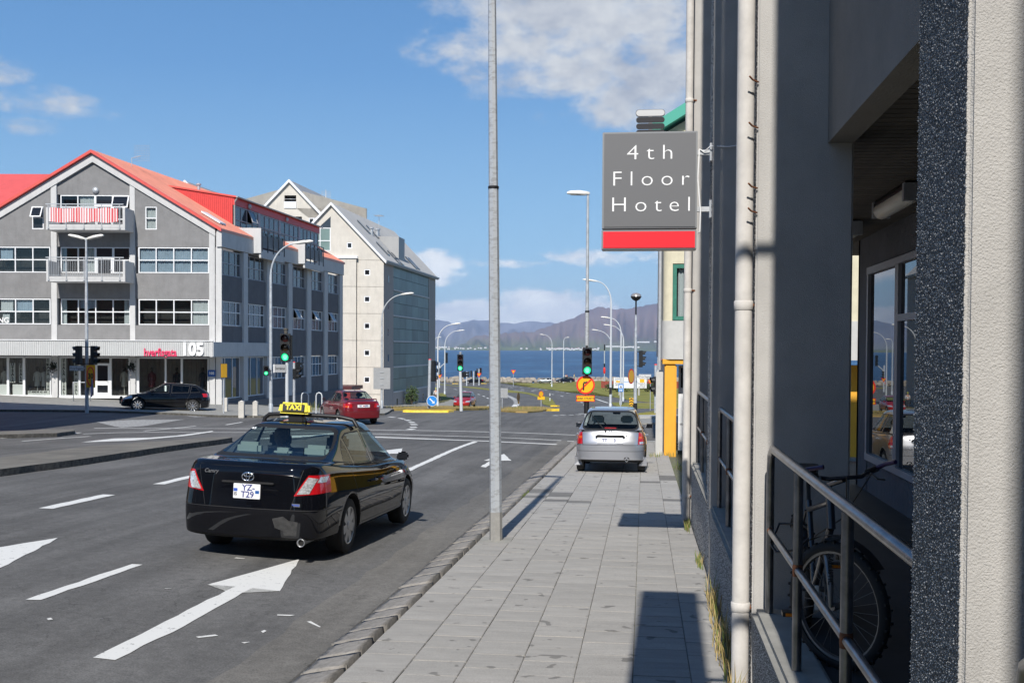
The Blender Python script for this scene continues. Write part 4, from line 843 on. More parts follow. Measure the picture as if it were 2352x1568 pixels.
for t0, t1 in ((-.0, .02),)+tuple((BAY[i][1], BAY[i+1][0]) for i in range(5))+((23.78, 24.8),):
 p = part('pillar', 'pale_render', FS, .01); c = (t0+t1)/2; w_ = (t1-t0)/2*.82; p.box(c-w_, c+w_, -.3, .06, -1.3, 7.75); p.done()
p = part('plinth', 'dark_stucco', FS); p.box(.3, 24.8, -.4, .09, -4.2, -1.15); p.done()
p = part('eaves_band', 'pale_render', FS, .01); p.box(-.1, 5.0, -.2, .1, 7.77, 8.68); p.box(9.4, 13.6, -.2, .1, 7.77, 8.68); p.box(17.9, 24.85, -.2, .1, 7.77, 8.68); p.box(5.0, 9.4, -.2, .06, 7.77, 8.1); p.box(13.6, 17.9, -.2, .06, 7.77, 8.1); p.done()
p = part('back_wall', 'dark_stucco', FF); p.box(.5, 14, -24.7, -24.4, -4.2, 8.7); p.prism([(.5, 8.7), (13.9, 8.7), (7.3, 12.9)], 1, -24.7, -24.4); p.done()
# dormer storey
IN = -1.2
d = part('dormer', 'red_dark', FK); d.add([(5, 1.2*-1, 9.0), (5, -5.6, 11.9), (5, -1.2, 11.25), (22.3, -1.2, 9.0), (22.3, -5.6, 11.9), (22.3, -1.2, 11.25)], [(0, 2, 1), (3, 4, 5)], False)
d.box(5.02, 22.28, -1.35, -1.2, 9.0, 9.32); do = d.done()
nr = 36; m = MB(FK)
for k in range(nr):
 y0 = -1.2-k*4.4/nr; y1 = y0-.05; zt = lambda y_: 11.25+(11.9-11.25)*(-y_-1.2)/4.4; zb_ = lambda y_: 9.0+2.9*(-y_-1.2)/4.4
 m.add([(4.97, y0, zb_(y0)), (4.97, y1, zb_(y1)), (4.97, y1, zt(y1)), (4.97, y0, zt(y0)), (5.0, y0, zb_(y0)), (5, y1, zb_(y1)), (5, y1, zt(y1)), (5, y0, zt(y0))], [(0, 1, 2, 3), (0, 3, 7, 4), (1, 5, 6, 2)], False)
m.build('cladding_rib', M['red_dark'], do, kind='stuff')
d = MB(FK); d.add([(4.9, -.95, 11.22), (22.5, -.95, 11.22), (22.5, -5.7, 11.95), (4.9, -5.7, 11.95), (4.9, -.95, 11.32), (22.5, -.95, 11.32), (22.5, -5.7, 12.05), (4.9, -5.7, 12.05)], [(3, 2, 1, 0), (4, 5, 6, 7), (0, 1, 5, 4), (1, 2, 6, 5), (2, 3, 7, 6), (3, 0, 4, 7)], False); d.build('dormer_roof', M['red_roof'], do)
d = MB(FK); d.box(5.0, 22.4, -1.2, -1.08, 10.78, 11.22); d.build('dormer_fascia', M['red_dark'], do)
d = MB(FK); d.tube([(4.9, -.9, 11.26), (22.5, -.9, 11.26)], .06, 8); d.tube([(5.02, -.9, 11.22), (5.05, -1.1, 10.95), (5.05, -1.1, 9.35)], .05, 8); d.build('gutter_pipe', M['zinc'], do)
for (t0, t1, nc) in ((5.15, 9.2, 4), (9.5, 13.2, 4), (13.5, 17.4, 4), (17.7, 22.1, 5)):
 window(FK @ Matrix.Translation((0, -1.1, 0)), t0, t1, 9.32, 10.76, nc, [0, .42, 1], bg_, fm='grey_frame', gm='glass_blue', y=0, opens=((2, 1, 0),) if t0 < 6 else ())
for t0, t1 in ((9.2, 9.5), (13.2, 13.5), (17.4, 17.7)): d = MB(FK); d.box(t0, t1, -1.2, -1.09, 9.3, 10.78); d.build('mullion_panel', M['grey_frame'], do)
for t in (7.4, 14.6):
 lm = MB(FK @ Matrix.Translation((t, -1.06, 10.98)) @ Matrix.Rotation(math.pi/2, 4, 'Z') @ Matrix.Rotation(-math.pi/2, 4, 'Z')); lm.lathe([(.14, .0), (.14, .06), (.08, .12), (.0, .14)], 12, 'z'); lm.m = FK @ Matrix.Translation((t, -1.06, 10.98)) @ Matrix.Rotation(-math.pi/2, 4, 'X'); lm.v = []; lm.f = []; lm.mi = []; lm.sm = []; lm.lathe([(.17, .0), (.17, .06), (.1, .12), (.0, .14)], 12, 'z'); lm.build('wall_lamp', M['steel'], do)
M['rail_dark'] = material('dark_rail', (.03, .032, .04), rough=.4)
M['tinted'] = glass_material('tinted_screen', (.10, .11, .13))
for t0, t1 in ((5.0, 9.35), (13.6, 17.9)):
 b = part('balcony', 'pale_render', FK, .008); b.box(t0-.1, t0, -1.15, -.0, 7.95, 9.36); b.box(t0-.1, t0, .0, .58, 7.83, 9.36); b.box(t0, t1, -1.15, .5, 7.8, 8.1); b.box(t0, t1, .42, .55, 7.55, 8.06); bo = b.done()
 r = MB(FK); r.box(t0, t1, .52, .58, 9.28, 9.33)
 for k in range(5): a_ = t0+.12+k*(t1-t0-.24)/4; r.box(a_-.03, a_+.03, .55, .60, 7.95, 9.28)
 r.build('handrail', M['rail_dark'], bo)
 r = MB(FK); r.box(t0+.15, t1-.1, .50, .51, 8.25, 9.12); r.build('screen', M['tinted'], bo)
 r = MB(FK)
 for k in range(40): a_ = t0+.2+k*(t1-t0-.4)/39; r.box(a_-.01, a_+.01, .53, .545, 8.2, 8.98)
 r.build('baluster', M['steel'], bo, kind='stuff')
# small red shed roof between the buildings
a_ = thing('shed', 'low dark red shed against the foot of the beige block', 'shed', (-29.0, 108.0, -4.0))
m = MB(); m.box(-3.2, .5, 0, 4, 0, 2.0); m.build('wall', M['red_dark'], a_); m = MB(); m.box(-3.4, .7, -.2, 4.2, 2.0, 2.35); m.build('roof', material('shed_roof', (.07, .012, .015), rough=.6), a_)
# ------------------------------------------------------------------ beige block with the glazed side
BX, BY, BZ = -26.754, 114.708, -4.6
bb = thing('apartment_block', 'beige gabled apartment block with a glazed street side and grey metal roof', 'building', (BX, BY, BZ))
SB = Vector((.00774437, .99997, 0)); NB = Vector((.99997, -.00774437, 0))
BFm = frame((0, 0, -BZ), FD, FN); BS = frame((0, 0, -BZ), SB, NB); BK = Matrix(((SB.x, -FD.x, 0, 0), (SB.y, -FD.y, 0, 0), (0, 0, 1, -BZ), (0, 0, 0, 1)))
def bz(a): return 17.0-1.05*abs(a-5.4)
core = MB(BFm); core.box(.1, 10.7, -.4, -.1, -4.6, 11.2); core.prism([(.1, 11.2), (10.7, 11.2), (5.4, 16.5)], 1, -.4, -.1); core.build('wall', M['beige'], bb)
FL = [-2.70, .09, 2.86, 5.63, 8.40, 11.15]
WIN = [(1.40, 2.04, 9.56, 10.21), (1.40, 2.04, 6.80, 7.45), (1.40, 2.04, 4.04, 4.69), (1.40, 2.04, 1.26, 1.91), (1.40, 2.04, -1.5, -.86)]
def holed(mb, a0, a1, z0, z1, hole, y0, y1):
 if not hole: mb.box(a0, a1, y0, y1, z0, z1); return
 h0, h1, g0, g1 = hole
 mb.box(a0, h0, y0, y1, z0, z1); mb.box(h1, a1, y0, y1, z0, z1); mb.box(h0, h1, y0, y1, z0, g0); mb.box(h0, h1, y0, y1, g1, z1)
for i in range(5):
 m = MB(BFm); holed(m, .0, 2.75, FL[i]+.014, FL[i+1]-.014, next((w_ for w_ in WIN if FL[i] < w_[2] < FL[i+1]), None), -.1, 0.); m.build('wall_panel', M['beige'], bb, .01)
 m = MB(BFm); m.box(2.80, 10.8, -.1, .35, FL[i]+.014, FL[i+1]-.014 if i < 4 else 11.30); m.build('wall_panel', M['beige'], bb, .01)
m = MB(BFm); m.box(0, 10.8, -.1, .02, -4.6, FL[0]-.03); m.build('plinth', M['beige'], bb)
for w_ in WIN: window(BFm, *w_, 1, 1, bb, y=-.02, fw=.1)
m = MB(BFm); m.box(2.66, 10.9, -.1, .48, 11.30, 11.52); m.build('ledge', M['white_frame'], bb)
# gable wall, cut around its windows
g = MB(BFm)
zt = lambda a: bz(a)-.25
g.prism([(0, 11.18), (3.26, 11.18), (3.26, zt(3.26)), (0, zt(0))], 1, -.1, 0); g.prism([(3.26, 12.97), (3.83, 12.97), (3.83, zt(3.83)), (3.26, zt(3.26))], 1, -.1, 0); g.box(3.26, 3.83, -.1, 0, 11.18, 12.34)
g.prism([(3.83, 11.18), (5.5, 11.18), (5.5, zt(5.5)), (5.4, zt(5.4)), (3.83, zt(3.83))], 1, -.1, 0); g.box(5.5, 7.9, -.1, 0, 11.18, 12.05)
g.prism([(7.9, 11.18), (10.8, 11.18), (10.8, zt(10.8)), (7.9, zt(7.9))], 1, -.1, 0); g.prism([(5.5, 15.62), (6.72, 14.5), (7.9, 14.5), (7.9, zt(7.9)), (5.5, zt(5.5))], 1, -.1, 0)
g.build('gable_wall', M['beige'], bb)
window(BFm, 3.26, 3.83, 12.34, 12.97, 1, 1, bb, y=-.02, fw=.1)
window(BFm, 5.5, 7.9, 12.07, 14.46, [0, .46, 1], [0, .44, 1], bb, y=-.03, gm='glass_green', fw=.09)
g = MB(BFm); g.prism([(5.5, 14.5), (6.7, 14.5), (5.5, 15.6)], 1, -.08, -.06); g.build('window', M['glass_blue'], bb)
# roof
rf = MB(BK)
def bslope(mb, a0, a1, t0, t1, th=.25, dz=0):
 mb.add([(t0, -a0, bz(a0)+dz), (t1, -a0, bz(a0)+dz), (t1, -a1, bz(a1)+dz), (t0, -a1, bz(a1)+dz), (t0, -a0, bz(a0)-th+dz), (t1, -a0, bz(a0)-th+dz), (t1, -a1, bz(a1)-th+dz), (t0, -a1, bz(a1)-th+dz)], [(0, 1, 2, 3), (7, 6, 5, 4), (0, 4, 5, 1), (1, 5, 6, 2), (2, 6, 7, 3), (3, 7, 4, 0)], False)
bslope(rf, -.25, 5.4, -.2, 28.6); bslope(rf, 5.4, 11.05, -.2, 28.6); brf = rf.build('roof', M['zinc'], bb)
m = MB(BK)
for k in range(46):
 t = .3+k*.62; m.add([(t, .25, bz(-.25)), (t+.06, .25, bz(-.25)), (t+.06, -5.4, bz(5.4)), (t, -5.4, bz(5.4)), (t+.03, .25, bz(-.25)+.05), (t+.03, -5.4, bz(5.4)+.05)], [(0, 4, 5, 3), (4, 1, 2, 5)], False)
m.build('roof_seam', M['zinc'], brf)
m = MB(BK); bslope(m, -.3, 5.4, -.32, -.02, .3, .06); bslope(m, 5.4, 11.1, -.32, -.02, .3, .06); m.build('verge_trim', M['white_frame'], brf)
m = MB(BK); m.box(-.2, 28.6, .18, .38, 10.95, 11.15); m.build('gutter_pipe', M['zinc'], brf)
# glazed side: strips of glass between slim floor bands
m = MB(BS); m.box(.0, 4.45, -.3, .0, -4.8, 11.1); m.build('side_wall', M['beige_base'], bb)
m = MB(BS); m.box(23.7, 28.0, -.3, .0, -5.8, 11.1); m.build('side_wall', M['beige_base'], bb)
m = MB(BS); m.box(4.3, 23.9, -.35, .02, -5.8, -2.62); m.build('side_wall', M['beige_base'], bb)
m = MB(BS); m.box(4.3, 23.9, -.3, -.2, -2.62, 11.1); m.build('glazing_back', M['room'], bb)
for i, zf in enumerate((-2.62, .07, 2.83, 5.58, 8.33)):
 m = MB(BS); m.box(4.4, 23.75, -.18, .06, zf-.09, zf+.07); m.build('floor_band', M['pale_render'], bb)
 for j, (z0, z1) in enumerate(((zf+.07, zf+1.36), (zf+1.40, zf+2.62))):
  for k in range(6):
   t0 = 4.5+k*3.2; m = MB(BS); m.box(t0+.012, t0+3.188, -.08, -.04, z0, z1); m.build('glass_panel', M['glass_green'], bb)
for z0 in (9.0, 6.2, 3.4, .7, -2.0):
 m = MB(BS); m.box(1.9, 2.3, -.01, .02, z0, z0+.7); m.build('slot_window', M['glass_dark'], bb)
for t in (6, 9.5, 13, 16.5, 20, 25.5):
 m = MB(BS); m.box(t, t+.5, -.01, .03, -4.3, -3.4); m.build('slot_window', M['glass_dark'], bb)
# roof lights, dormer box, antennas
def roof_light(t, a, l=1.3, w_=.9, name='skylight'):
 m = MB(BK); z = lambda aa: bz(aa)+.05
 m.add([(t, -a, z(a)), (t+w_, -a, z(a)), (t+w_, -(a-l), z(a-l)), (t, -(a-l), z(a-l)), (t, -a, z(a)+.14), (t+w_, -a, z(a)+.14), (t+w_, -(a-l), z(a-l)+.14), (t, -(a-l), z(a-l)+.14)], [(3, 2, 1, 0), (4, 5, 6, 7), (0, 1, 5, 4), (1, 2, 6, 5), (2, 3, 7, 6), (3, 0, 4, 7)], False); m.build(name, M['glass_blue'], brf, .02)
for t, a in ((5.5, 4.2), (8.5, 4.0), (4.5, 1.9), (6.6, 1.2), (8.0, 1.1), (16, 1.3), (17.6, 1.3)): roof_light(t, a)
m = MB(BK); m.add([(9.6, -.6, bz(.6)), (12.6, -.6, bz(.6)), (12.6, -.6, 14.5), (9.6, -.6, 14.5), (9.6, -3.9, 14.6), (12.6, -3.9, 14.6)], [(0, 1, 2, 3), (3, 2, 5, 4), (0, 3, 4), (1, 5, 2)], False); m.build('dormer', M['zinc'], brf)
for k, (t, a) in enumerate(((10.4, 3.2), (11.2, 3.3), (7, 3.0), (15, 2.2))):
 m = MB(BK); m.lathe([(.16, bz(a)-.2), (.16, bz(a)+.6), (.26, bz(a)+.62), (.26, bz(a)+.74), (0, bz(a)+.8)], 10, o=(t, -a, 0)); m.build('vent_pipe', M['steel'], brf)
m = MB(BK); m.tube([(12, -3.4, 14.4), (12, -3.4, 17.2)], .03, 5)
for k in range(5): m.tube([(11.4+.3*k, -2.9, 17.1), (11.4+.3*k, -3.9, 17.1)], .015, 4)
m.tube([(11.3, -3.4, 17.1), (12.8, -3.4, 17.1)], .015, 4); m.build('antenna', M['steel'], brf)
# ------------------------------------------------------------------ second beige block behind
DP = 135.0
def bpx(u, v, dep=DP): return at_depth(u, v, dep)
ap = bpx(665.4, 413.6); c0 = bpx(741, 493); sl = (ap[2]-c0[2])/abs((Vector(c0[:2])-Vector(ap[:2])).length)
b2 = thing('apartment_block', 'farther beige block with a steep gable and a recessed balcony above the red dormers', 'building', (ap[0], ap[1], -4.4))
B2 = frame((0, 0, 4.4), FD, FN); B2K = Matrix(((SB.x, -FD.x, 0, 0), (SB.y, -FD.y, 0, 0), (0, 0, 1, 4.4), (0, 0, 0, 1)))
za = ap[2]; hw = 9.2; z2 = lambda a: za-sl*abs(a)
def l2(u, v):
 p = bpx(u, v); return float((Vector(p[:2])-Vector(ap[:2])).dot(Vector(FD[:2]))), float(p[2])
h1, g1 = l2(653, 448.5); h0, g0 = l2(680, 478); q1, r1 = l2(650, 497); q0, r0 = l2(693, 511)
m = MB(B2)
poly = lambda a0, a1, z0: [(a0, z0), (a1, z0), (a1, z2(a1)-.3)]+([(0, za-.3)] if a0 < 0 < a1 else [])+[(a0, z2(a0)-.3)]
m.prism(poly(-hw, h0, g0), 1, -.3, 0); m.prism(poly(h1, hw, g0), 1, -.3, 0); m.prism(poly(h0, h1, g1), 1, -.3, 0); m.box(-hw, hw, -.3, 0, r1, g0); m.box(-hw, q0, -.3, 0, r0, r1); m.box(q1, hw, -.3, 0, r0, r1); m.box(-hw, hw, -.3, 0, 0, r0); m.build('wall', M['beige'], b2)
m = MB(B2); m.box(h0, h1, -1.6, -1.5, g0, g1); m.box(h0, h0+.05, -1.5, -.3, g0, g1); m.box(h1-.05, h1, -1.5, -.3, g0, g1); m.box(q0, q1, -1.6, -1.5, r0, r1); m.build('balcony_recess', material('brown_recess', (.05, .03, .022), rough=.8), b2)
window(B2 @ Matrix.Translation((0, -1.4, 0)), h0+.5, h0+1.7, g0+.2, g1-.5, 1, 1, b2, y=0, fm='grey_frame')
m = MB(B2); zz = l2(660, 463)[1]; m.box(h0-.02, h1+.02, .0, .12, g0, zz); m.build('balcony_front', M['white_frame'], b2); m = MB(B2); m.tube([(h0, .05, zz+.3), (h1, .05, zz+.3)], .04, 6); m.build('handrail', M['steel'], b2)
a1_, t1_ = l2(709.5, 500.5); a0_, t0_ = l2(731, 522); window(B2, a0_, a1_, t0_, t1_, 2, [0, .4, 1], b2, y=.04, fw=.09)
r = MB(B2K)
def s2(mb, a0, a1, t0, t1, th=.3, dz=0):
 mb.add([(t0, -a0, z2(a0)+dz), (t1, -a0, z2(a0)+dz), (t1, -a1, z2(a1)+dz), (t0, -a1, z2(a1)+dz), (t0, -a0, z2(a0)-th+dz), (t1, -a0, z2(a0)-th+dz), (t1, -a1, z2(a1)-th+dz), (t0, -a1, z2(a1)-th+dz)], [(0, 1, 2, 3), (7, 6, 5, 4), (0, 4, 5, 1), (1, 5, 6, 2), (2, 6, 7, 3), (3, 7, 4, 0)], False)
s2(r, -hw-.2, 0, -.2, 16); s2(r, 0, hw+.2, -.2, 16); r2 = r.build('roof', M['zinc'], b2)
r = MB(B2K); s2(r, -hw-.3, 0, -.35, .1, .35, .07); s2(r, 0, hw+.3, -.35, .1, .35, .07); r.build('verge_trim', M['white_frame'], r2)
for t, a in ((5, -3.2), (7.5, -4.2), (9, -5.0)):
 m = MB(B2K); z = lambda aa: z2(aa)+.04; m.add([(t, -a, z(a)), (t+1, -a, z(a)), (t+1, -a+1.5, z(a-1.5)), (t, -a+1.5, z(a-1.5)), (t, -a, z(a)+.15), (t+1, -a, z(a)+.15), (t+1, -a+1.5, z(a-1.5)+.15), (t, -a+1.5, z(a-1.5)+.15)], [(3, 2, 1, 0), (4, 5, 6, 7), (0, 1, 5, 4), (1, 2, 6, 5), (2, 3, 7, 6), (3, 0, 4, 7)], False); m.build('skylight', M['glass_dark'], r2)
pa = l2(717, 434); m = MB(B2); m.tube([(pa[0], -9, z2(pa[0])-.5), (pa[0], -9, pa[1]+1.2)], .04, 5)
for k in range(8): m.tube([(pa[0]-.6, -9, pa[1]-1.+.28*k), (pa[0]+.6, -9, pa[1]-1.+.28*k)], .014, 4); m.tube([(pa[0]-.6+.17*k, -9, pa[1]-1.), (pa[0]-.6+.17*k, -9, pa[1]+1.)], .014, 4)
m.build('antenna', M['steel'], r2)
# wing with a long level ridge to its left, and one more gable tip
wl, zr = l2(472, 442.5)
m = MB(B2K); z0_ = zr-9.; m.add([(0, -wl-12, z0_), (0, -1.0, z0_), (8, -1.0, zr), (8, -wl-12, zr), (16, -wl-12, z0_), (16, -1, z0_)], [(0, 1, 2, 3), (3, 2, 5, 4), (0, 3, 4)], False); m.build('roof', M['zinc'], b2, label='long grey roof slope with a level white ridge')
m = MB(B2K); m.box(7.8, 8.2, -wl-12, -1, zr, zr+.18); m.build('ridge_cap', M['white_frame'], b2)
for u in (595, 570):
 a_, z_ = l2(u, 444); m = MB(B2K); m.lathe([(.3, zr-2.2), (.3, zr+.3), (.45, zr+.35), (.45, zr+.55), (0, zr+.8)], 10, o=(6 if u > 590 else 8, -a_, -.6 if u > 590 else 0)); m.build('vent_pipe', M['steel'], b2)
t3 = bpx(427, 416, 142.); b3 = thing('apartment_block', 'gable tip of a third beige block just showing behind the red roof', 'building', (t3[0], t3[1], -4.4))
B3 = Matrix(((SB.x, -FD.x, 0, 0), (SB.y, -FD.y, 0, 0), (0, 0, 1, 4.4), (0, 0, 0, 1))); z3 = float(t3[2])
m = MB(B3); m.prism([(-7, 0), (7, 0), (7, z3-7.2), (0, z3-.2), (-7, z3-7.2)], 0, 0, 14); m.build('wall', M['beige'], b3)
m = MB(B3); m.add([(-.3, 0, z3), (14, 0, z3), (14, 7.3, z3-7.3), (-.3, 7.3, z3-7.3), (14, -7.3, z3-7.3), (-.3, -7.3, z3-7.3)], [(0, 3, 2, 1), (0, 1, 4, 5)], False); m.build('roof', M['zinc'], b3)
m = MB(B3); m.add([(-.45, 0, z3+.1), (-.1, 0, z3+.1), (-.1, 7.3, z3-7.2), (-.45, 7.3, z3-7.2), (-.1, -7.3, z3-7.2), (-.45, -7.3, z3-7.2), (-.45, 0, z3-.4), (-.45, 7.3, z3-7.7), (-.45, -7.3, z3-7.7)], [(0, 3, 2, 1), (0, 1, 4, 5), (0, 6, 7, 3), (0, 5, 8, 6)], False); m.build('verge_trim', M['white_frame'], b3)
# ------------------------------------------------------------------ arcade building on the right
def pebble(name, base, chip, amount, scale=150, bump=1.0, bdist=.012):
 m = material(name, base, rough=.85, spec=.3); t = m.node_tree; b = t.nodes['Principled BSDF']; tc = t.nodes.new('ShaderNodeTexCoord')
 v = t.nodes.new('ShaderNodeTexVoronoi'); v.inputs['Scale'].default_value = scale; v.inputs['Randomness'].default_value = 1; t.links.new(tc.outputs['Object'], v.inputs['Vector'])
 n = t.nodes.new('ShaderNodeTexNoise'); n.inputs['Scale'].default_value = scale*.55; n.inputs['Detail'].default_value = 3; t.links.new(tc.outputs['Object'], n.inputs['Vector'])
 big = t.nodes.new('ShaderNodeTexNoise'); big.inputs['Scale'].default_value = 2.5; big.inputs['Detail'].default_value = 4; t.links.new(tc.outputs['Object'], big.inputs['Vector'])
 s = t.nodes.new('ShaderNodeSeparateColor'); t.links.new(v.outputs['Color'], s.inputs[0])
 mm = t.nodes.new('ShaderNodeMath'); mm.operation = 'MULTIPLY_ADD'; mm.inputs[1].default_value = .5; t.links.new(big.outputs['Fac'], mm.inputs[0]); t.links.new(s.outputs[0], mm.inputs[2])
 r = t.nodes.new('ShaderNodeValToRGB'); r.color_ramp.interpolation = 'LINEAR'
 r.color_ramp.elements[0].position = 1.25-amount; r.color_ramp.elements[0].color = tuple(base)+(1,); r.color_ramp.elements[1].position = min(1, 1.3-amount); r.color_ramp.elements[1].color = tuple(chip)+(1,)
 sc = t.nodes.new('ShaderNodeMath'); sc.operation = 'MULTIPLY'; sc.inputs[1].default_value = .8; t.links.new(mm.outputs[0], sc.inputs[0]); t.links.new(sc.outputs[0], r.inputs[0]); t.links.new(r.outputs[0], b.inputs['Base Color'])
 ad = t.nodes.new('ShaderNodeMath'); ad.operation = 'ADD'; t.links.new(n.outputs['Fac'], ad.inputs[0]); t.links.new(v.outputs['Distance'], ad.inputs[1])
 bp = t.nodes.new('ShaderNodeBump'); bp.inputs['Strength'].default_value = bump; bp.inputs['Distance'].default_value = bdist; t.links.new(ad.outputs[0], bp.inputs['Height']); t.links.new(bp.outputs[0], b.inputs['Normal'])
 return m
M['pebble'] = pebble('pebble_dash', (.088, .085, .082), (.24, .24, .235), .56, 210, 1.0, .006)
M['rough_white'] = material('rough_white_render', (.44, .425, .40), rough=.9, vary=.08, vscale=3, bump=.8, bscale=230, bdist=.005, detail=7, stain=.2)
M['grey_paint'] = material('grey_render', (.20, .185, .165), rough=.9, vary=.1, vscale=2, bump=.5, bscale=60, bdist=.01)
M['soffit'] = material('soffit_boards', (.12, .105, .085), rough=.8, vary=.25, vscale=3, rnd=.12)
M['pipe_paint'] = material('pipe_paint', (.55, .525, .49), rough=.8, vary=.12, vscale=6, bump=.5, bscale=140, bdist=.003, stain=.2)
M['rust'] = material('rust', (.16, .06, .025), rough=.9, vary=.4, vscale=30)
M['worn_steel'] = material('worn_rail_steel', (.22, .22, .225), rough=.32, metal=.85, vary=.3, vscale=9, detail=7)
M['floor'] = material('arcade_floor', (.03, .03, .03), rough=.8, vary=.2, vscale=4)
M['mirror_glass'] = material('arcade_glass', (.010, .012, .014), rough=.01, spec=1.0)
M['tube_light'] = material('lamp_diffuser', (.75, .72, .62), rough=.4)
ab = thing('arcade_building', 'grey concrete building with a columned street arcade, pebble-dashed piers and railings', 'building', (SW1, 0, 0))
I4 = Matrix.Translation((-SW1, 0, 0))
def bpart(name, mat, bevel=0, label=None, parent=None, kind=None):
 class _P(MB):
  def done(s): return s.build(name, [M[x] for x in mat] if isinstance(mat, (list, tuple)) else M[mat], parent or ab, bevel, label=label, kind=kind)
 return _P(I4)
PY = [2.515+4.63*k for k in range(-3, 4)]
TOPZ = 13.5
for i, y in enumerate(PY):
 p = bpart('column', ['rough_white', 'pebble', 'grey_paint'])
 x0, x1, y0, y1 = SW1, 1.265, y, y+.455; z0 = gz(0, y)-.25
 vs = [(x0, y0, z0), (x1, y0, z0), (x1, y1, z0), (x0, y1, z0), (x0, y0, TOPZ), (x1, y0, TOPZ), (x1, y1, TOPZ), (x0, y1, TOPZ)]
 p.add(vs, [(0, 3, 2, 1), (4, 5, 6, 7)], False); p.cur = 0; p.add(vs, [(0, 1, 5, 4)], False); p.cur = 1; p.add(vs, [(3, 0, 4, 7)], False); p.cur = 2; p.add(vs, [(1, 2, 6, 5), (2, 3, 7, 6)], False)
 c = p.done()
 bm = bmesh.new(); bm.from_mesh(c.data); bmesh.ops.bevel(bm, geom=[e for e in bm.edges if abs((e.verts[0].co-e.verts[1].co).z) > 1], offset=.012, segments=3, affect='EDGES'); bm.to_mesh(c.data); bm.free()
 if i < len(PY)-1:
  ya, yb = y+.455, PY[i+1]
  # low wall with a coarse concrete cap
  q = bpart('parapet', 'pebble'); q.box(SW1+.01, .90, ya, yb, z0-.3, .38); q.done()
  q = bpart('parapet_cap', 'concrete', .03); q.box(SW1-.005, .93, ya+.004, yb-.004, .38, .452); q.done()
  # beam over the opening, recessed
  q = bpart('beam', 'grey_paint'); q.box(1.107, 1.262, y+.458 if i else y, yb-.003, 3.32, TOPZ); q.done()
  # railing
  r = thing('railing', ['bare steel tube railing behind the camera side of the arcade', 'bare steel tube railing in the bay behind the camera', 'bare steel tube railing beside the photographer, at the near column', 'worn steel railing in front of the parked bicycle', 'worn steel railing in the second bay, past the white drainpipe', 'worn steel railing in the farthest arcade bay'][i], 'railing', (.77, ya, .45), 0, 'tube railings between the arcade columns')
  L = yb-ya; ys_ = [.16 if True else 0]+[]
  far = L-.14; n = 3
  pm = MB(); zt_ = 1.01; 
  pm.tube([(0, far, 0), (0, far, zt_-.13), (0, far-.03, zt_-.04), (0, far-.12, zt_), (0, .10, zt_), (0, .06, zt_-.02)], .024, 12); pm.build('top_rail', M['worn_steel'], r)
  pm = MB(); pm.tube([(0, far-.02, .505), (0, .07, .505)], .019, 10); pm.build('lower_rail', M['worn_steel'], r)
  for k in range(n):
   yy = far-1.25-1.37*k
   if yy < .05: continue
   pm = MB(); pm.tube([(0, yy, -.01), (0, yy, zt_-.02)], .024, 12); po = pm.build('post', M['worn_steel'], r)
   pm = MB(); pm.lathe([(.0245, .475), (.0262, .49), (.0262, .52), (.0245, .535)], 12, o=(0, yy, 0)); pm.build('weld', M['rust'], po)
  pm = MB(); pm.lathe([(.0195, -.02), (.0215, -.01), (.0215, .02), (.0195, .03)], 10, 'y', (0, far-.03, .505)); pm.build('weld', M['rust'], r)
# stones of the pebble dash standing out of the street faces
M['dash_stone'] = material('dash_stone', (.42, .415, .40), rough=.75, vary=.6, vscale=160, detail=1)
def dash(y0, y1, z0, z1, x, pitch, seed, parent=ab):
 r_ = np.random.default_rng(seed); ny, nz = int((y1-y0)/pitch), int((z1-z0)/pitch); n = ny*nz
 yy = y0+(np.repeat(np.arange(ny), nz)+.5)*pitch+r_.uniform(-.6, .6, n)*pitch; zz = z0+(np.tile(np.arange(nz), ny)+.5)*pitch+r_.uniform(-.6, .6, n)*pitch
 keep = (r_.random(n) < .62) & (yy > y0+.006) & (yy < y1-.006); yy, zz = yy[keep], zz[keep]; n = len(yy)
 rad_ = pitch*r_.uniform(.22, .52, n); h = rad_*r_.uniform(.4, 1.1, n); a = r_.uniform(0, 6.28, n); V = np.zeros((n, 5, 3))
 for k in range(4): V[:, k, 0] = x+.001; V[:, k, 1] = yy+rad_*np.cos(a+k*1.5708); V[:, k, 2] = zz+rad_*np.sin(a+k*1.5708)*1.15
 V[:, 4, 0] = x-h; V[:, 4, 1] = yy+rad_*r_.uniform(-.3, .3, n); V[:, 4, 2] = zz+rad_*r_.uniform(-.3, .3, n)
 b = (np.arange(n)*5)[:, None]; F_ = np.concatenate([b+np.array([[4, k, (k+1) % 4]]) for k in range(4)]).astype(np.int32)
 me = bpy.data.meshes.new('dash_stone'); me.vertices.add(n*5); me.vertices.foreach_set('co', (V-np.array([SW1, 0, 0])).ravel()); me.loops.add(len(F_)*3); me.loops.foreach_set('vertex_index', F_.ravel()); me.polygons.add(len(F_)); me.polygons.foreach_set('loop_start', np.arange(len(F_))*3); me.update(calc_edges=True); me.validate(); me.materials.append(M['dash_stone'])
 link('dash_stone', me, parent, kind='stuff')
dash(2.515, 2.97, -.05, 4.9, SW1, .0068, 1)
dash(2.99, 7.13, -.35, .38, SW1+.01, .0105, 2); dash(7.145, 7.6, -.2, 5.6, SW1, .014, 3)
dash(7.62, 11.75, -.45, .38, SW1+.01, .014, 4); dash(12.25, 16.38, -.55, .38, SW1+.01, .018, 5); dash(11.775, 12.23, -.3, 8, SW1, .022, 6)
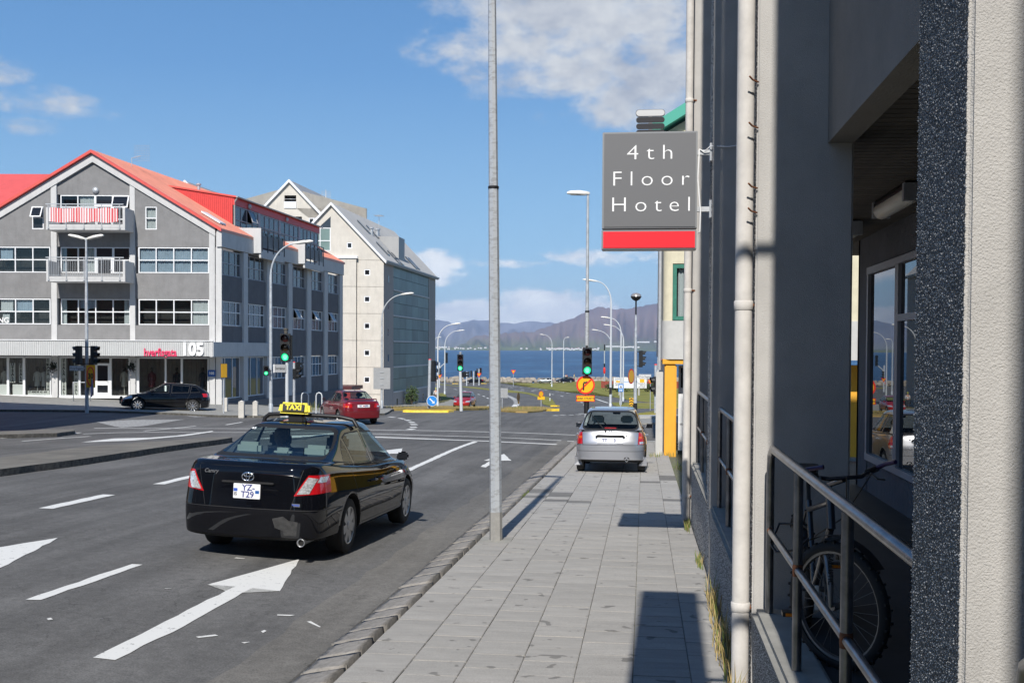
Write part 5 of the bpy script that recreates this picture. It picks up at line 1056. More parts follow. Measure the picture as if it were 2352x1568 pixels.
# upper floors, floor, ceiling, back wall with windows
p = bpart('upper_wall', 'grey_paint'); p.box(1.27, 6.0, PY[0]-.2, PY[-1]+.5, 3.62, TOPZ); p.done()
p = bpart('roof', 'zinc'); p.box(.70, 6.2, PY[0]-.05, PY[-1]+.6, TOPZ, TOPZ+.2); p.done()
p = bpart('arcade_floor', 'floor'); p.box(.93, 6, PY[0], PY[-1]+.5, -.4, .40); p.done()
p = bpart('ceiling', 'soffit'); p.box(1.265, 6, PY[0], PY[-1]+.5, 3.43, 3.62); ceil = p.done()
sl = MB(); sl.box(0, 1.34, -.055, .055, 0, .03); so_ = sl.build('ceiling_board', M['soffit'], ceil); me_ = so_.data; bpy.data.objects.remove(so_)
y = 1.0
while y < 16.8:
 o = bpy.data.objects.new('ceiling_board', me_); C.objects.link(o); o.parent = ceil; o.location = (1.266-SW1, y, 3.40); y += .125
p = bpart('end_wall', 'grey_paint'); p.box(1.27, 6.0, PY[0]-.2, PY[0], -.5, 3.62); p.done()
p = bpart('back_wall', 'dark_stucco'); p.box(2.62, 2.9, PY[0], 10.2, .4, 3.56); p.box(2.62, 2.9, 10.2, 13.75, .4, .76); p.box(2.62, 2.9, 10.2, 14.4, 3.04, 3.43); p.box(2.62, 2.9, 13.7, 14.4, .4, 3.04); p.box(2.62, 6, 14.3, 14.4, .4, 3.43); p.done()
WF = frame((2.6-SW1, 0, 0), Vector((0, 1, 0)), Vector((-1, 0, 0)))
window(WF, 10.25, 12.1, .78, 3.02, [0, .48, 1], [0, .72, 1], ab, y=.02, fm='grey_frame', gm='mirror_glass', fw=.07)
window(WF, 12.1, 13.68, .78, 3.02, 1, 1, ab, y=.02, fm='grey_frame', gm='mirror_glass', fw=.08)
# ceiling lamps
for k, (x, y) in enumerate(((2.10, 9.9), (2.14, 12.6))):
 o = thing('ceiling_lamp', ('long ceiling lamp with pale cover under the arcade, the nearer one', 'ceiling lamp partly hidden behind the second column')[k], 'lamp', (x, y, 3.32))
 m = MB(); m.tube([(0, -.62, .03), (0, .62, .03)], .07, 12); m.build('housing', M['black'], o)
 m = MB(); m.lathe([(.0, -.60), (.05, -.6), (.075, -.57), (.075, .57), (.05, .6), (0, .6)], 14, 'y', (0, 0, -.02)); m.build('cover', M['tube_light'], o)
 for s in (-1, 1):
  m = MB(); m.box(-.075, .075, s*.6-.03, s*.6+.03, -.08, .06); m.build('end_clip', M['steel'], o)
# ------------------------------------------------------------------ drainpipes
def drainpipe(x, y, z0, z1, label, clamps, r=.054):
 o = thing('drainpipe', label, 'drainpipe', (x, y, z0))
 m = MB(); m.lathe([(r, 0), (r, z1-z0)], 20); m.build('pipe', M['pipe_paint'], o)
 for zc in clamps:
  m = MB(); m.lathe([(r+.001, zc-z0-.03), (r+.006, zc-z0-.025), (r+.006, zc-z0+.025), (r+.001, zc-z0+.03)], 20); m.build('collar', M['pipe_paint'], o)
  m = MB(); m.box(r-.01, r+.05, -.02, .02, zc-z0-.012, zc-z0+.012); m.tube([(r+.005, -.03, zc-z0), (r+.03, -.035, zc-z0)], .008, 6); m.build('clamp', M['rust'], o)
 return o
drainpipe(.615, 7.21, gz(0, 7.2), 13.0, 'cream painted drainpipe standing before the second arcade column', (.44, 2.33, 5.2, 7.9))
drainpipe(.612, 16.42, gz(0, 16.4), 13.0, 'cream drainpipe at the far end of the arcade, rusty at its foot', (-.05, 2.9, 5.6))
# bent rusty clamps sticking out beside the near pipe
for k, zc in enumerate((5.75, 5.2, 4.95, 3.7, 3.42, 3.05, 2.9)):
 o = thing('wire_hook', ['rusty hook beside the near drainpipe, topmost of the row', 'rusty hook second from the top beside the near drainpipe', 'rusty hook third from the top beside the near drainpipe', 'rusty hook level with the sign cable beside the near drainpipe', 'rusty hook just below the sign cable beside the drainpipe', 'rusty hook second from the bottom beside the near drainpipe', 'rusty hook lowest of the row beside the near drainpipe'][k], 'hook', (.675, 7.12, zc), 0, 'rusty hooks beside the drainpipe')
 m = MB(); m.tube([(.01, .02, 0), (-.03, -.03, .004), (-.05, -.05, .02)], .006, 5); o2 = m.build('shank', M['rust'], o)
# ------------------------------------------------------------------ hanging hotel sign
sy = 11.9
hs = thing('hotel_sign', 'grey hanging sign lettered 4th Floor Hotel above a red panel', 'sign', (.06, sy, 3.10))
M['sign_grey'] = material('sign_panel', (.135, .138, .145), rough=.42); M['sign_frame'] = material('sign_frame', (.25, .26, .27), rough=.38, metal=.4)
M['sign_red'] = material('sign_red', (.80, .022, .035), rough=.35); M['white_print'] = material('white_print', (.82, .83, .84), rough=.5)
def sgn(u, v): p = at_depth(u, v, (sy-.11)*math.cos(YAW)+0.0); d = ray(u, v); t = (sy-.11)/d[1]; p = _eye+d*t; return float(p[0])-.06, float(p[2])-3.10
xl, zt_ = sgn(1384, 304); xr, _ = sgn(1603, 304); _, zm = sgn(1490, 527.5); _, zb_ = sgn(1490, 573)
m = MB(); m.box(xl, xr, -.10, .10, zm+.012, zt_); m.build('case', M['sign_frame'], hs, .006)
m = MB(); m.box(xl+.018, xr-.018, -.108, .108, zm+.03, zt_-.018); m.build('panel', M['sign_grey'], hs)
m = MB(); m.box(xl-.003, xr-.003, -.10, .10, zb_, zm); m.build('case', M['sign_frame'], hs, .006)
m = MB(); m.box(xl+.014, xr-.02, -.108, .108, zb_+.018, zm-.018); m.build('red_panel', M['sign_red'], hs)
for body, u, v, cap, wpx in (('4th', 1492, 351.5, 71, 104), ('Floor', 1496, 411.5, 71, 175), ('Hotel', 1495, 471, 71, 178)):
 cx, cz = sgn(u, v); s_ = (sgn(u, v-33)[1]-sgn(u, v+0)[1])/.69*1.02
 t_ = text('lettering', body, s_, M['white_print'], hs, facing((cx, -.110, cz), (1, 0, 0)), space=1.5, extrude=.001, bold=-.003)
 w_ = max(v_.co.x for v_ in t_.data.vertices)-min(v_.co.x for v_ in t_.data.vertices); tgt = (sgn(u+wpx/2, v)[0]-sgn(u-wpx/2, v)[0])
 c0 = (max(v_.co.x for v_ in t_.data.vertices)+min(v_.co.x for v_ in t_.data.vertices))/2
 for v_ in t_.data.vertices: v_.co.x = cx+(v_.co.x-c0)*tgt/w_
 letters(t_, hs)
M['bar_light'] = material('bar_light', (.52, .53, .54), rough=.4); M['bar_dark'] = material('bar_dark', (.022, .022, .026), rough=.35)
for k in range(4):
 vt_ = (248.5, 265.2, 280, 294.6)[k]; x0, z1 = sgn(1461, vt_); x1, z0 = sgn(1527, vt_+(13 if k == 0 else 11.2))
 if k == 3: z0 = sgn(1461, 303)[1]
 r = (z1-z0)/2 if k < 3 else .026; pts = []
 zc = (z0+z1)/2 if k < 3 else z1-.026
 for a in range(9): t = math.pi/2+math.pi*a/8; pts.append((x0+r+r*math.cos(t), zc+r*math.sin(t)))
 for a in range(9): t = -math.pi/2+math.pi*a/8; pts.append((x1-r+r*math.cos(t), zc+r*math.sin(t)))
 m = MB(); m.prism(pts, 1, -.015, .015); b_ = m.build('emblem_bar', M['bar_light' if k == 0 else 'bar_dark'], hs)
 if k == 0:
  m = MB(); cxx, czz = (x0+x1)/2, zc
  o2 = [((p[0]-cxx)*1.03+cxx, (p[1]-czz)*1.12+czz) for p in pts]; m.prism(o2, 1, -.012, .014); m.build('emblem_edge', M['bar_dark'], b_)
m = MB(); xc = (sgn(1461, 280)[0]+sgn(1527, 280)[0])/2; m.box(xc-.02, xc+.02, -.01, .01, zt_-.002, zt_+.24); m.build('emblem_post', M['sign_frame'], hs)
for v in (347, 478):
 x0, z = sgn(1603, v); m = MB(); m.box(x0-.01, SW1-.06, -.03, .03, z-.025, z+.025); m.box(SW1-.085, SW1-.058, -.06, .06, z-.09, z+.09); m.build('bracket', M['steel'], hs)
x0, z0 = sgn(1605, 340); m = MB(); m.tube([(x0+.01, -.04, z0), (x0-.005, -.06, z0-.3), (x0+.025, -.06, z0-.65), (x0+.02, -.05, z0-.85), (x0, -.03, zm-.03)], .007, 6); m.tube([(x0+.01, -.04, z0), (x0+.06, -.05, z0-.03), (x0+.12, -.1, z0+.02), (x0+.3, -.16, z0+.0), (x0+.55, -.16, z0+.035)], .006, 6); m.build('cable', M['white_print'], hs)
# a second hanging sign high above the photographer (its shadow falls on the pavement)
o = thing('hanging_sign', 'tall grey hanging sign on the near arcade column, above the view', 'sign', (.05, 2.6, 4.0)); m = MB(); m.box(-.27, .28, -.05, .05, 0, 3.0); m.build('panel', M['sign_grey'], o, .01); m = MB(); m.box(.28, .64, -.02, .02, .3, .35); m.box(.28, .64, -.02, .02, 2.6, 2.65); m.build('bracket', M['steel'], o, kind='stuff')
# ------------------------------------------------------------------ dry grass along the foot of the wall
def tufts(name, spots, n, h, mats, label=None, seed=1):
 rg_ = random.Random(seed); m = MB()
 for (x, y, sx_, sy_) in spots:
  for k in range(n):
   px_, py_ = x+rg_.uniform(-sx_, sx_), y+rg_.gauss(0, sy_); z = gz(px_, py_)+(0 if px_ > -2.1 and py_ < 40 else 0)
   hh = h*rg_.uniform(.35, 1.0); a = rg_.uniform(0, 6.28); ln = hh*rg_.uniform(.1, .55); w_ = .004+.003*h*rg_.random()*3
   dx, dy = math.cos(a)*ln, math.sin(a)*ln; nx, ny = -math.sin(a)*w_, math.cos(a)*w_
   m.cur = 0 if rg_.random() < .7 else len(mats)-1
   m.add([(px_-nx, py_-ny, z-.02), (px_+nx, py_+ny, z-.02), (px_+dx*.4+nx*.7, py_+dy*.4+ny*.7, z+hh*.6), (px_+dx*.4-nx*.7, py_+dy*.4-ny*.7, z+hh*.6), (px_+dx, py_+dy, z+hh)], [(0, 1, 2, 3), (3, 2, 4)], False)
 return m.build(name, [M[x] for x in mats], kind='stuff', clean=False)
tufts('dry_grass', [(.60, 8.6, .06, .25), (.62, 8.0, .05, .3), (.63, 7.45, .03, .1), (.62, 9.4, .05, .35), (.55, 7.0, .05, .05), (.62, 6.7, .05, .2), (.62, 10.4, .03, .3)], 45, .32, ['blade_dry', 'blade_green'], seed=2)
tufts('grass', [(.63, 12.7, .03, .2), (.62, 16.1, .04, .15), (.6, 15.6, .03, .1), (.3, 30.5, .15, .2), (.62, 30.9, .2, .1), (.9, 26.5, .2, .5), (1.0, 27.2, .2, .5)], 60, .14, ['blade_green', 'blade_dry'], seed=3)
tufts('grass', [(-2.09, 6.6, .02, .08), (-2.1, 7.0, .02, .05), (-2.08, 20, .02, .3)], 40, .04, ['blade_green', 'blade_green'], seed=5)
# ------------------------------------------------------------------ bicycle leaning in the arcade
bk = thing('bicycle', 'dark mountain bicycle locked to the arcade railing, front wheel turned', 'bicycle', (.98, 6.45, .40))
M['bike_dark'] = material('bike_frame', (.02, .022, .03), rough=.3, coat=.6); M['bike_silver'] = material('bike_silver', (.20, .205, .21), rough=.3, metal=.6); M['tyre'] = material('tyre', (.018, .018, .018), rough=.85)
M['purple'] = material('purple_grip', (.045, .02, .08), rough=.35); M['amber'] = material('amber_reflector', (.75, .22, .01), rough=.3); M['reflector'] = material('white_reflector', (.6, .62, .62), rough=.25)
rearw = Vector((-.03, .52, .33)); frontw = Vector((.03, -.45, .33)); bb_ = Vector((-.01, .1, .30)); head_t = Vector((.02, -.22, .86)); head_b = Vector((.022, -.27, .70)); seat_t = Vector((-.02, .28, .78))
def wheel_bike(c, axis):
 q = Vector((1, 0, 0)).rotation_difference(Vector(axis)); T = Matrix.Translation(c) @ q.to_matrix().to_4x4()
 m = MB(T); prof = [(.285, -.022), (.30, -.028), (.325, -.02), (.335, 0), (.325, .02), (.30, .028), (.285, .022)]; m.lathe(prof, 40, 'x', cap=False); 
 for k in range(64):
  a = 2*math.pi*k/64; s = .014 if k % 2 else -.014
  m.m = T @ Matrix.Rotation(a, 4, 'X'); m.box(s-.009, s+.009, -.006, .006, .325, .337)
 w_ = m.build('wheel', M['tyre'], bk, clean=False)
 m = MB(T); m.lathe([(.272, -.012), (.287, -.014), (.287, .014), (.272, .012), (.272, -.012)], 40, 'x', cap=False); m.build('rim', M['bike_silver'], w_)
 m = MB(T)
 for k in range(28):
  a = 2*math.pi*k/28; s = .03 if k % 2 else -.03; m.tube([(s, .02*math.cos(a+.9), .02*math.sin(a+.9)), (0, .275*math.cos(a), .275*math.sin(a))], .0012, 4, False)
 m.lathe([(.02, -.045), (.024, -.03), (.018, 0), (.024, .03), (.02, .045)], 10, 'x'); m.build('spoke', M['bike_silver'], w_, kind='stuff', clean=False)
 return w_
fw_ax = Vector((math.cos(rad(38)), math.sin(rad(38)), .04)).normalized()      # front axle turned
wheel_bike(rearw, (1, .03, .05)); wheel_bike(frontw, fw_ax)
m = MB(); m.tube([bb_, seat_t], .017, 8); m.tube([bb_, head_b+Vector((0, .03, 0))], .021, 8); m.tube([seat_t+Vector((0, -.02, -.05)), head_t+Vector((0, .03, -.03))], .017, 8); m.tube([head_b, head_t], .022, 8)
for s in (-.05, .05): m.tube([bb_+Vector((s*.5, .02, 0)), rearw+Vector((s, 0, 0))], .010, 6); m.tube([seat_t+Vector((s*.3, 0, -.06)), rearw+Vector((s, 0, 0))], .009, 6)
m.build('frame', M['bike_dark'], bk)
m = MB(); up = (head_t-head_b).normalized(); cr_ = head_b-up*.06
m.tube([cr_-fw_ax*.065, cr_+fw_ax*.065], .018, 8)
for s in (-1, 1): m.tube([cr_+fw_ax*.058*s, frontw+fw_ax*.058*s+Vector((0, 0, .12)), frontw+fw_ax*.052*s], [.019, .017, .011], 8)
fk = m.build('fork', M['bike_silver'], bk)
m = MB(); lower = frontw-fw_ax*.058+Vector((0, 0, .27)); 
for s in (-1, 1): m.tube([cr_+fw_ax*.058*s+Vector((0, 0, -.01)), cr_+fw_ax*.058*s+Vector((0, 0, -.11))], .022, 8)
m.build('fork_boot', M['black'], fk)
fp_ = frontw-fw_ax*.058+Vector((-.004, -.02, .20)); text('lettering', 'BALLISTIC', .036, M['ink'], fk, facing(fp_, (0, 0, -1), (1, 0, 0)), bold=.001, extrude=.0006)
m = MB(); st = head_t+Vector((0, -.02, .06)); bar = Vector((fw_ax.x, fw_ax.y, 0)); fwd = Vector((bar.y, -bar.x, 0))
m.tube([head_t-up*.02, head_t+up*.07, st+fwd*.09+Vector((0, 0, .05))], .016, 8); c_ = st+fwd*.1+Vector((0, 0, .06)); m.tube([c_-bar*.30-fwd*.05+Vector((0, 0, .03)), c_-bar*.12, c_+bar*.12, c_+bar*.30-fwd*.05+Vector((0, 0, .03))], .011, 8)
hb_ = m.build('handlebar', M['bike_dark'], bk)
for s in (-1, 1):
 e = c_+bar*.30*s-fwd*.05+Vector((0, 0, .03)); i_ = c_+bar*.19*s-fwd*.02+Vector((0, 0, .017))
 m = MB(); m.tube([i_, e], .017, 10); m.build('grip', M['black'], hb_); m = MB(); m.tube([e-bar*.015*s, e+fwd*.06+Vector((0, 0, .03)), e+fwd*.15-bar*.03*s+Vector((0, 0, .05))], .012, 8); m.build('bar_end', M['purple'], hb_)
 m = MB(); m.tube([i_+fwd*.02, i_+fwd*.05+bar*.02*s+Vector((0, 0, -.03)), i_+fwd*.05+bar*.08*s+Vector((0, 0, -.04))], .006, 6); m.build('brake_lever', M['bike_silver'], hb_)
m = MB(); m.tube([c_-bar*.15, c_-bar*.1+fwd*.1+Vector((0, 0, .02)), head_b+fwd*.1, frontw+Vector((0, 0, .36))], .004, 5); m.tube([c_+bar*.15, c_+bar*.05+fwd*.13+Vector((0, 0, .03)), head_t+fwd*.08-up*.1, bb_+Vector((0, 0, .3))], .004, 5); m.build('brake_cable', M['black'], hb_)
m = MB(); sp = seat_t+Vector((0, .05, .17)); m.tube([seat_t-Vector((0, .0, .02)), sp], .013, 8); m.add([(sp.x-.02, sp.y-.17, sp.z+.02), (sp.x+.02, sp.y-.17, sp.z+.02), (sp.x+.075, sp.y+.08, sp.z+.03), (sp.x+.06, sp.y+.12, sp.z+.03), (sp.x-.06, sp.y+.12, sp.z+.03), (sp.x-.075, sp.y+.08, sp.z+.03), (sp.x-.03, sp.y-.15, sp.z-.03), (sp.x+.03, sp.y-.15, sp.z-.03), (sp.x+.07, sp.y+.1, sp.z-.05), (sp.x-.07, sp.y+.1, sp.z-.05)], [(0, 1, 2, 3, 4, 5), (0, 6, 7, 1), (1, 7, 8, 2), (2, 8, 3), (3, 8, 9, 4), (4, 9, 5), (5, 9, 6, 0), (6, 9, 8, 7)], True); m.build('saddle', M['black'], bk, .01)
m = MB(); m.tube([bb_+Vector((-.08, 0, 0)), bb_+Vector((.08, 0, 0))], .016, 8); m.lathe([(.07, -.004), (.09, -.004), (.09, .004), (.07, .004), (.07, -.004)], 24, 'x', bb_+Vector((.05, 0, 0)), cap=False); m.tube([bb_+Vector((-.08, 0, 0)), bb_+Vector((-.09, -.1, -.12))], .01, 6); m.tube([bb_+Vector((.08, 0, 0)), bb_+Vector((.09, .1, .12))], .01, 6); cr2 = m.build('crank', M['bike_silver'], bk)
for p_ in (bb_+Vector((-.14, -.1, -.12)), bb_+Vector((.14, .1, .12))):
 m = MB(); m.box(p_.x-.05, p_.x+.05, p_.y-.04, p_.y+.04, p_.z-.012, p_.z+.012); pd = m.build('pedal', M['black'], cr2); m = MB(); m.box(p_.x-.035, p_.x+.035, p_.y-.045, p_.y-.04, p_.z-.008, p_.z+.008); m.build('reflector', M['amber'], cr2)
m = MB(); rp = frontw+Vector((-.10, .06, .02)); m.box(rp.x-.01, rp.x+.012, rp.y-.004, rp.y+.004, rp.z-.06, rp.z+.07); m.build('reflector', M['reflector'], bk, .003)
m = MB(); m.tube([(-.21, .36, .55), (-.17, .42, .62), (-.05, .33, .63), (0, .2, .6), (-.1, .2, .5), (-.2, .3, .47), (-.23, .36, .51), (-.21, .36, .55)], .008, 7); m.build('lock_cable', M['black'], bk)
m = MB(); gd = [(0, .0, .06)]; 
T_ = Matrix.Translation(frontw) @ Vector((1, 0, 0)).rotation_difference(fw_ax).to_matrix().to_4x4(); m.m = T_
for k in range(9):
 a0_, a1_ = rad(60+k*9), rad(69+k*9); R_ = .365; m.add([(-.03, R_*math.cos(a0_), R_*math.sin(a0_)), (.03, R_*math.cos(a0_), R_*math.sin(a0_)), (.03, R_*math.cos(a1_), R_*math.sin(a1_)), (-.03, R_*math.cos(a1_), R_*math.sin(a1_))], [(0, 1, 2, 3)], True)
m.build('mudguard', M['black'], bk)
# ------------------------------------------------------------------ yellow and cream house past the arcade
yh = thing('corner_house', 'small house with mustard yellow ground floor, cream upper floor and green roof edge', 'building', (.56, 31.0, -.85))
I5 = Matrix.Translation((-.56, -31.0, .85))
M['yellow_wall'] = material('yellow_render', (.72, .36, .03), rough=.8, vary=.07, vscale=2, stain=.12); M['cream'] = material('cream_render', (.60, .55, .40), rough=.85, vary=.08, stain=.2); M['cream_grey'] = material('grey_white_panel', (.48, .475, .45), rough=.7, vary=.06, stain=.2)
M['green_frame'] = material('green_window_frame', (.03, .17, .12), rough=.5, vary=.2, vscale=12); M['green_roof'] = material('green_roof', (.05, .34, .25), rough=.5)
def ypart(name, mat, bevel=0):
 class _P(MB):
  def done(s): return s.build(name, M[mat], yh, bevel)
 return _P(I5)
p = ypart('pier', 'yellow_wall', .03); p.box(.56, .88, 31.0, 31.9, -.9, 1.66); p.done()
p = ypart('wall', 'yellow_wall'); p.box(1.35, 9, 31.9, 32.1, -.9, 1.66); p.done()
p = ypart('street_wall', 'cream_grey'); p.box(.56, .75, 31.9, 44, -.9, 1.66); p.done()
p = ypart('lintel', 'yellow_wall'); p.box(.5, 3.2, 30.95, 31.9, 1.67, 1.80); p.done()
door(I5 @ frame((0, 31.9, 0), Vector((1, 0, 0)), Vector((0, -1, 0))), .96, 1.34, -.75, 1.0, yh, y=-.02, top=1.62)
def rounded(x0, y0, x1, y1, r, n=8):
 return [(x0+r-r*math.cos(math.pi/2*k/n), y0+r-r*math.sin(math.pi/2*k/n)) for k in range(n+1)]+[(x1, y0), (x1, y1), (x0, y1)]
def curved_wall(name, mat, x0, y0, x1, y1, r, z0, z1):
 m = MB(I5); m.prism(rounded(x0, y0, x1, y1, r), 2, z0, z1); o = m.build(name, M[mat], yh)
 for i, f in enumerate(o.data.polygons): f.use_smooth = False
 return o
curved_wall('upper_wall', 'cream_grey', .47, 30.9, 9, 44, .25, 1.80, 2.84)
curved_wall('upper_wall', 'cream', .50, 30.93, 1.0-.25, 44, .2, 2.84, 4.38)
m = MB(I5); m.box(1.24, 9, 30.93, 44, 2.84, 4.38); m.build('upper_wall', M['cream'], yh)
m = MB(I5); m.box(.74, 1.25, 31.2, 44, 2.84, 4.38); m.build('window_back', M['room'], yh)
window(I5 @ frame((0, 30.97, 0), Vector((1, 0, 0)), Vector((0, -1, 0))), .76, 1.23, 2.86, 4.36, [0, 1], 1, yh, y=.02, fm='green_frame', fw=.1, gm='glass_dark', curtain=[(.3, .8, 0, 1, 'curtain_white')])
curved_wall('upper_wall', 'cream', .50, 30.93, 9, 44, .25, 4.38, 7.9)
m = MB(I5); m.add([(.1, 30.6, 8.05), (5.2, 30.6, 11.2), (5.2, 44, 11.2), (.1, 44, 8.05), (.1, 30.6, 7.75), (5.2, 30.6, 10.85), (5.2, 44, 10.85), (.1, 44, 7.75)], [(0, 1, 2, 3), (7, 6, 5, 4), (0, 4, 5, 1), (1, 5, 6, 2), (2, 6, 7, 3), (3, 7, 4, 0)], False); m.add([(5.2, 30.6, 11.2), (9.4, 30.6, 8.4), (9.4, 44, 8.4), (5.2, 44, 11.2)], [(0, 1, 2, 3)], False); m.build('roof', M['green_roof'], yh)
m = MB(I5); m.prism([(.5, 7.9), (9, 7.9), (5.2, 10.6)], 1, 31.0, 31.2); m.build('gable_wall', M['cream'], yh)
m = MB(I5); m.tube([(.42, 31.3, 8), (.42, 31.3, 1.5)], .05, 10); m.build('downpipe', M['steel'], yh)
m = MB(I5); m.box(.33, .52, 31.2, 31.5, -.9, 1.45); m.build('pipe_casing', M['cream_grey'], yh, .01)
# ------------------------------------------------------------------ cars
def paint(name, col, metal=0., rough=.28, coat=1.0):
 return material(name, col, rough=rough, metal=metal, coat=coat, spec=.0 if metal == 0 else .3)
M['paint_black'] = paint('black_paint', (.003, .0033, .005), rough=.5); M['paint_silver'] = paint('silver_paint', (.50, .51, .54), .75, .32); M['paint_red'] = paint('dark_red_paint', (.17, .008, .014), .25, .3)
M['paint_bred'] = paint('red_paint', (.32, .012, .014), .1, .3); M['paint_navy'] = paint('navy_paint', (.006, .008, .02)); M['paint_grey'] = paint('grey_paint', (.25, .27, .28), .6, .35); M['paint_white'] = paint('white_paint', (.65, .66, .67))
M['car_glass'] = glass_material('car_glass', (.66, .75, .73), .8, 1.5); M['car_glass_dark'] = glass_material('tinted_car_glass', (.06, .065, .075), 1.0, 1.52); M['car_glass_light'] = glass_material('pale_car_glass', (.88, .94, .92), .7, 1.5)
M['rubber'] = material('rubber', (.010, .010, .011), rough=.7); M['under'] = material('underbody', (.008, .008, .008), rough=.9)
M['alloy'] = material('alloy_rim', (.46, .47, .48), rough=.3, metal=.7); M['chrome'] = material('chrome', (.75, .76, .78), rough=.08, metal=1.0)
M['lamp_red'] = material('lamp_red', (.42, .006, .010), rough=.12, coat=1); M['lamp_clear'] = material('lamp_clear', (.62, .63, .64), rough=.15, metal=.5, coat=1, vary=.5, vscale=45); M['lamp_amber'] = material('lamp_amber', (.60, .10, .01), rough=.15, coat=1)
M['plate_white'] = material('plate_white', (.74, .75, .77), rough=.4); M['plate_ink'] = material('plate_ink', (.035, .045, .20), rough=.5)
M['seat_grey'] = material('seat_cloth', (.30, .34, .33), rough=.9); M['seat_dark'] = material('dark_seat', (.035, .037, .042), rough=.9); M['shelf_grey'] = material('parcel_shelf', (.30, .34, .33), rough=.9)
M['reflection_patch'] = material('bumper_reflection', (.035, .035, .035), rough=.5, vary=.4, vscale=20)  # paler patch for the black bumper: a reflection painted on as colour
def interp(c, x): return float(np.interp(x, [a for a, b in c], [b for a, b in c]))
def car_mesh(S, levels=3):
 L, W, H = S['L'], S['W']/2, S['H']
 ysd = [.18, S['ra'], .36*L, .5*L, .64*L, S['fa'], L-.30]     # columns 3..9
 rings = []
 def ring(z, rear, front, wf, zr=None, corner_r=.24, corner_f=.30):
  zf = z if callable(z) else (lambda y: z)
  pts = []
  xs = (0, .5, .84); ro = (0, .02, .085)
  for x, o in zip(xs, ro): y = rear+o; pts.append((x*W*wf, y, zf(y)))
  for i, y in enumerate(ysd):
   yy = max(rear+corner_r, min(front-corner_f, y)) if i in (0, 6) else y
   f = (.95 if i == 0 else .93 if i == 6 else .992 if i == 1 else .985 if i == 5 else 1.0)
   pts.append((W*wf*f, yy, zf(yy)))
  for x, o in ((.80, .13), (.45, .03), (0, 0)): y = front-o; pts.append((x*W*wf, y, zf(y)))
  return pts
 belt = lambda y: interp(S['belt'], y)
 rings.append(ring(lambda y: interp([(0, S['zb']+.08), (.5, S['zb']), (L-.6, S['zb']), (L, S['zb']+.04)], y), .10, L-.10, .90))
 rings.append(ring(S['zb']+.10, .035, L-.03, .975))
 rings.append(ring(S['zb']+.13, .03, L-.025, .985))
 rings.append(ring(lambda y: interp([(0, S['bump']), (L*.5, .56), (L, .50)], y), 0.0, L, 1.0))
 rings.append(ring(lambda y: interp([(0, S['bump']+.12), (L*.5, .70), (L, .60)], y), S.get('r1', .05), L-.05, .995, corner_f=.34))
 rings.append(ring(lambda y: belt(y)-.05, S.get('r2', .09), L-.30, .945, corner_f=.30))
 rings.append(ring(belt, S.get('r3', .14), L-.40, .885, corner_f=.30))
 # cabin rings
 def cabin(rear, front, wr, wm, wfr, z, bow=.07, bowf=.12):
  zf = z if callable(z) else (lambda y: z)
  pts = []
  for x, o in ((0, -bow), (.5, -bow*.8), (.9, -.01)): y = rear+o; pts.append((x*wr, y, zf(y)))
  ys = [rear+(front-rear)*t for t in (.035, .16, .34, .52, .70, .86, .97)]
  for i, y in enumerate(ys): t = i/6; wv = wr+(wm-wr)*min(1, t*2.2) if t < .5 else wm+(wfr-wm)*max(0, (t-.55)/.45); pts.append((wv, y, zf(y)))
  for x, o in ((.88, .02), (.5, bowf*.75), (0, bowf)): y = front+o; pts.append((x*wfr, y, zf(y)))
  return pts
 rings.append(cabin(S['rg']-.03, S['wb']+.05, S['cw'][0]+.02, S['cw'][1]+.02, S['cw'][2]+.02, lambda y: belt(y)+.022))
 rings.append(cabin(S['rg']+.02, S['wb'], S['cw'][0], S['cw'][1], S['cw'][2], lambda y: belt(y)+.05))
 zm = .5
 rings.append(cabin(S['rg']+(S['rr']-S['rg'])*.52, S['wb']+(S['fr']-S['wb'])*.52, S['cw'][0]*.47+S['rw'][0]*.55, S['cw'][1]*.47+S['rw'][1]*.55, S['cw'][2]*.47+S['rw'][2]*.55, lambda y: belt(y)*.48+(interp(S['roof'], y)-.02)*.52))
 rings.append(cabin(S['rr'], S['fr'], S['rw'][0], S['rw'][1], S['rw'][2], lambda y: interp(S['roof'], y)-.06))
 rings.append(cabin(S['rr']+.10, S['fr']-.06, S['rw'][0]*.88, S['rw'][1]*.9, S['rw'][2]*.88, lambda y: interp(S['roof'], y)-.008))
 rings.append(cabin(S['rr']+.22, S['fr']-.16, S['rw'][0]*.45, S['rw'][1]*.45, S['rw'][2]*.45, lambda y: interp(S['roof'], y)))
 bm = bmesh.new(); nc = 13; full = []
 for R in rings:
  right = [bm.verts.new(p) for p in R]; left = [bm.verts.new((-p[0], p[1], p[2])) for p in R[1:-1]]
  full.append(right+left[::-1])
 n = len(full[0])
 for i in range(len(full)-1):
  for k in range(n): bm.faces.new((full[i][k], full[i][(k+1) % n], full[i+1][(k+1) % n], full[i+1][k]))
 def cap(r, flip):
  rt = r[:nc]; lf = [r[0]]+r[nc:][::-1]+[r[nc-1]]
  for k in range(nc-1):
   vs = [rt[k], rt[k+1], lf[k+1], lf[k]]; u = []
   for v in vs:
    if v not in u: u.append(v)
   bm.faces.new(u if not flip else u[::-1])
 cap(full[0], True); cap(full[-1], False)
 bmesh.ops.recalc_face_normals(bm, faces=bm.faces)
 cl = bm.edges.layers.float.new('crease_edge')
 for ri, c in ((1, .55), (2, .3), (4, S.get('cr4', .25)), (6, .55), (7, .35), (8, .3), (10, .35)):
  r = full[ri]
  for k in range(n):
   e = bm.edges.get((r[k], r[(k+1) % n]))
   if e: e[cl] = c
 me = bpy.data.meshes.new('cage'); bm.to_mesh(me); bm.free()
 o = bpy.data.objects.new('cage', me); C.objects.link(o)
 sub = o.modifiers.new('s', 'SUBSURF'); sub.levels = levels; sub.render_levels = levels
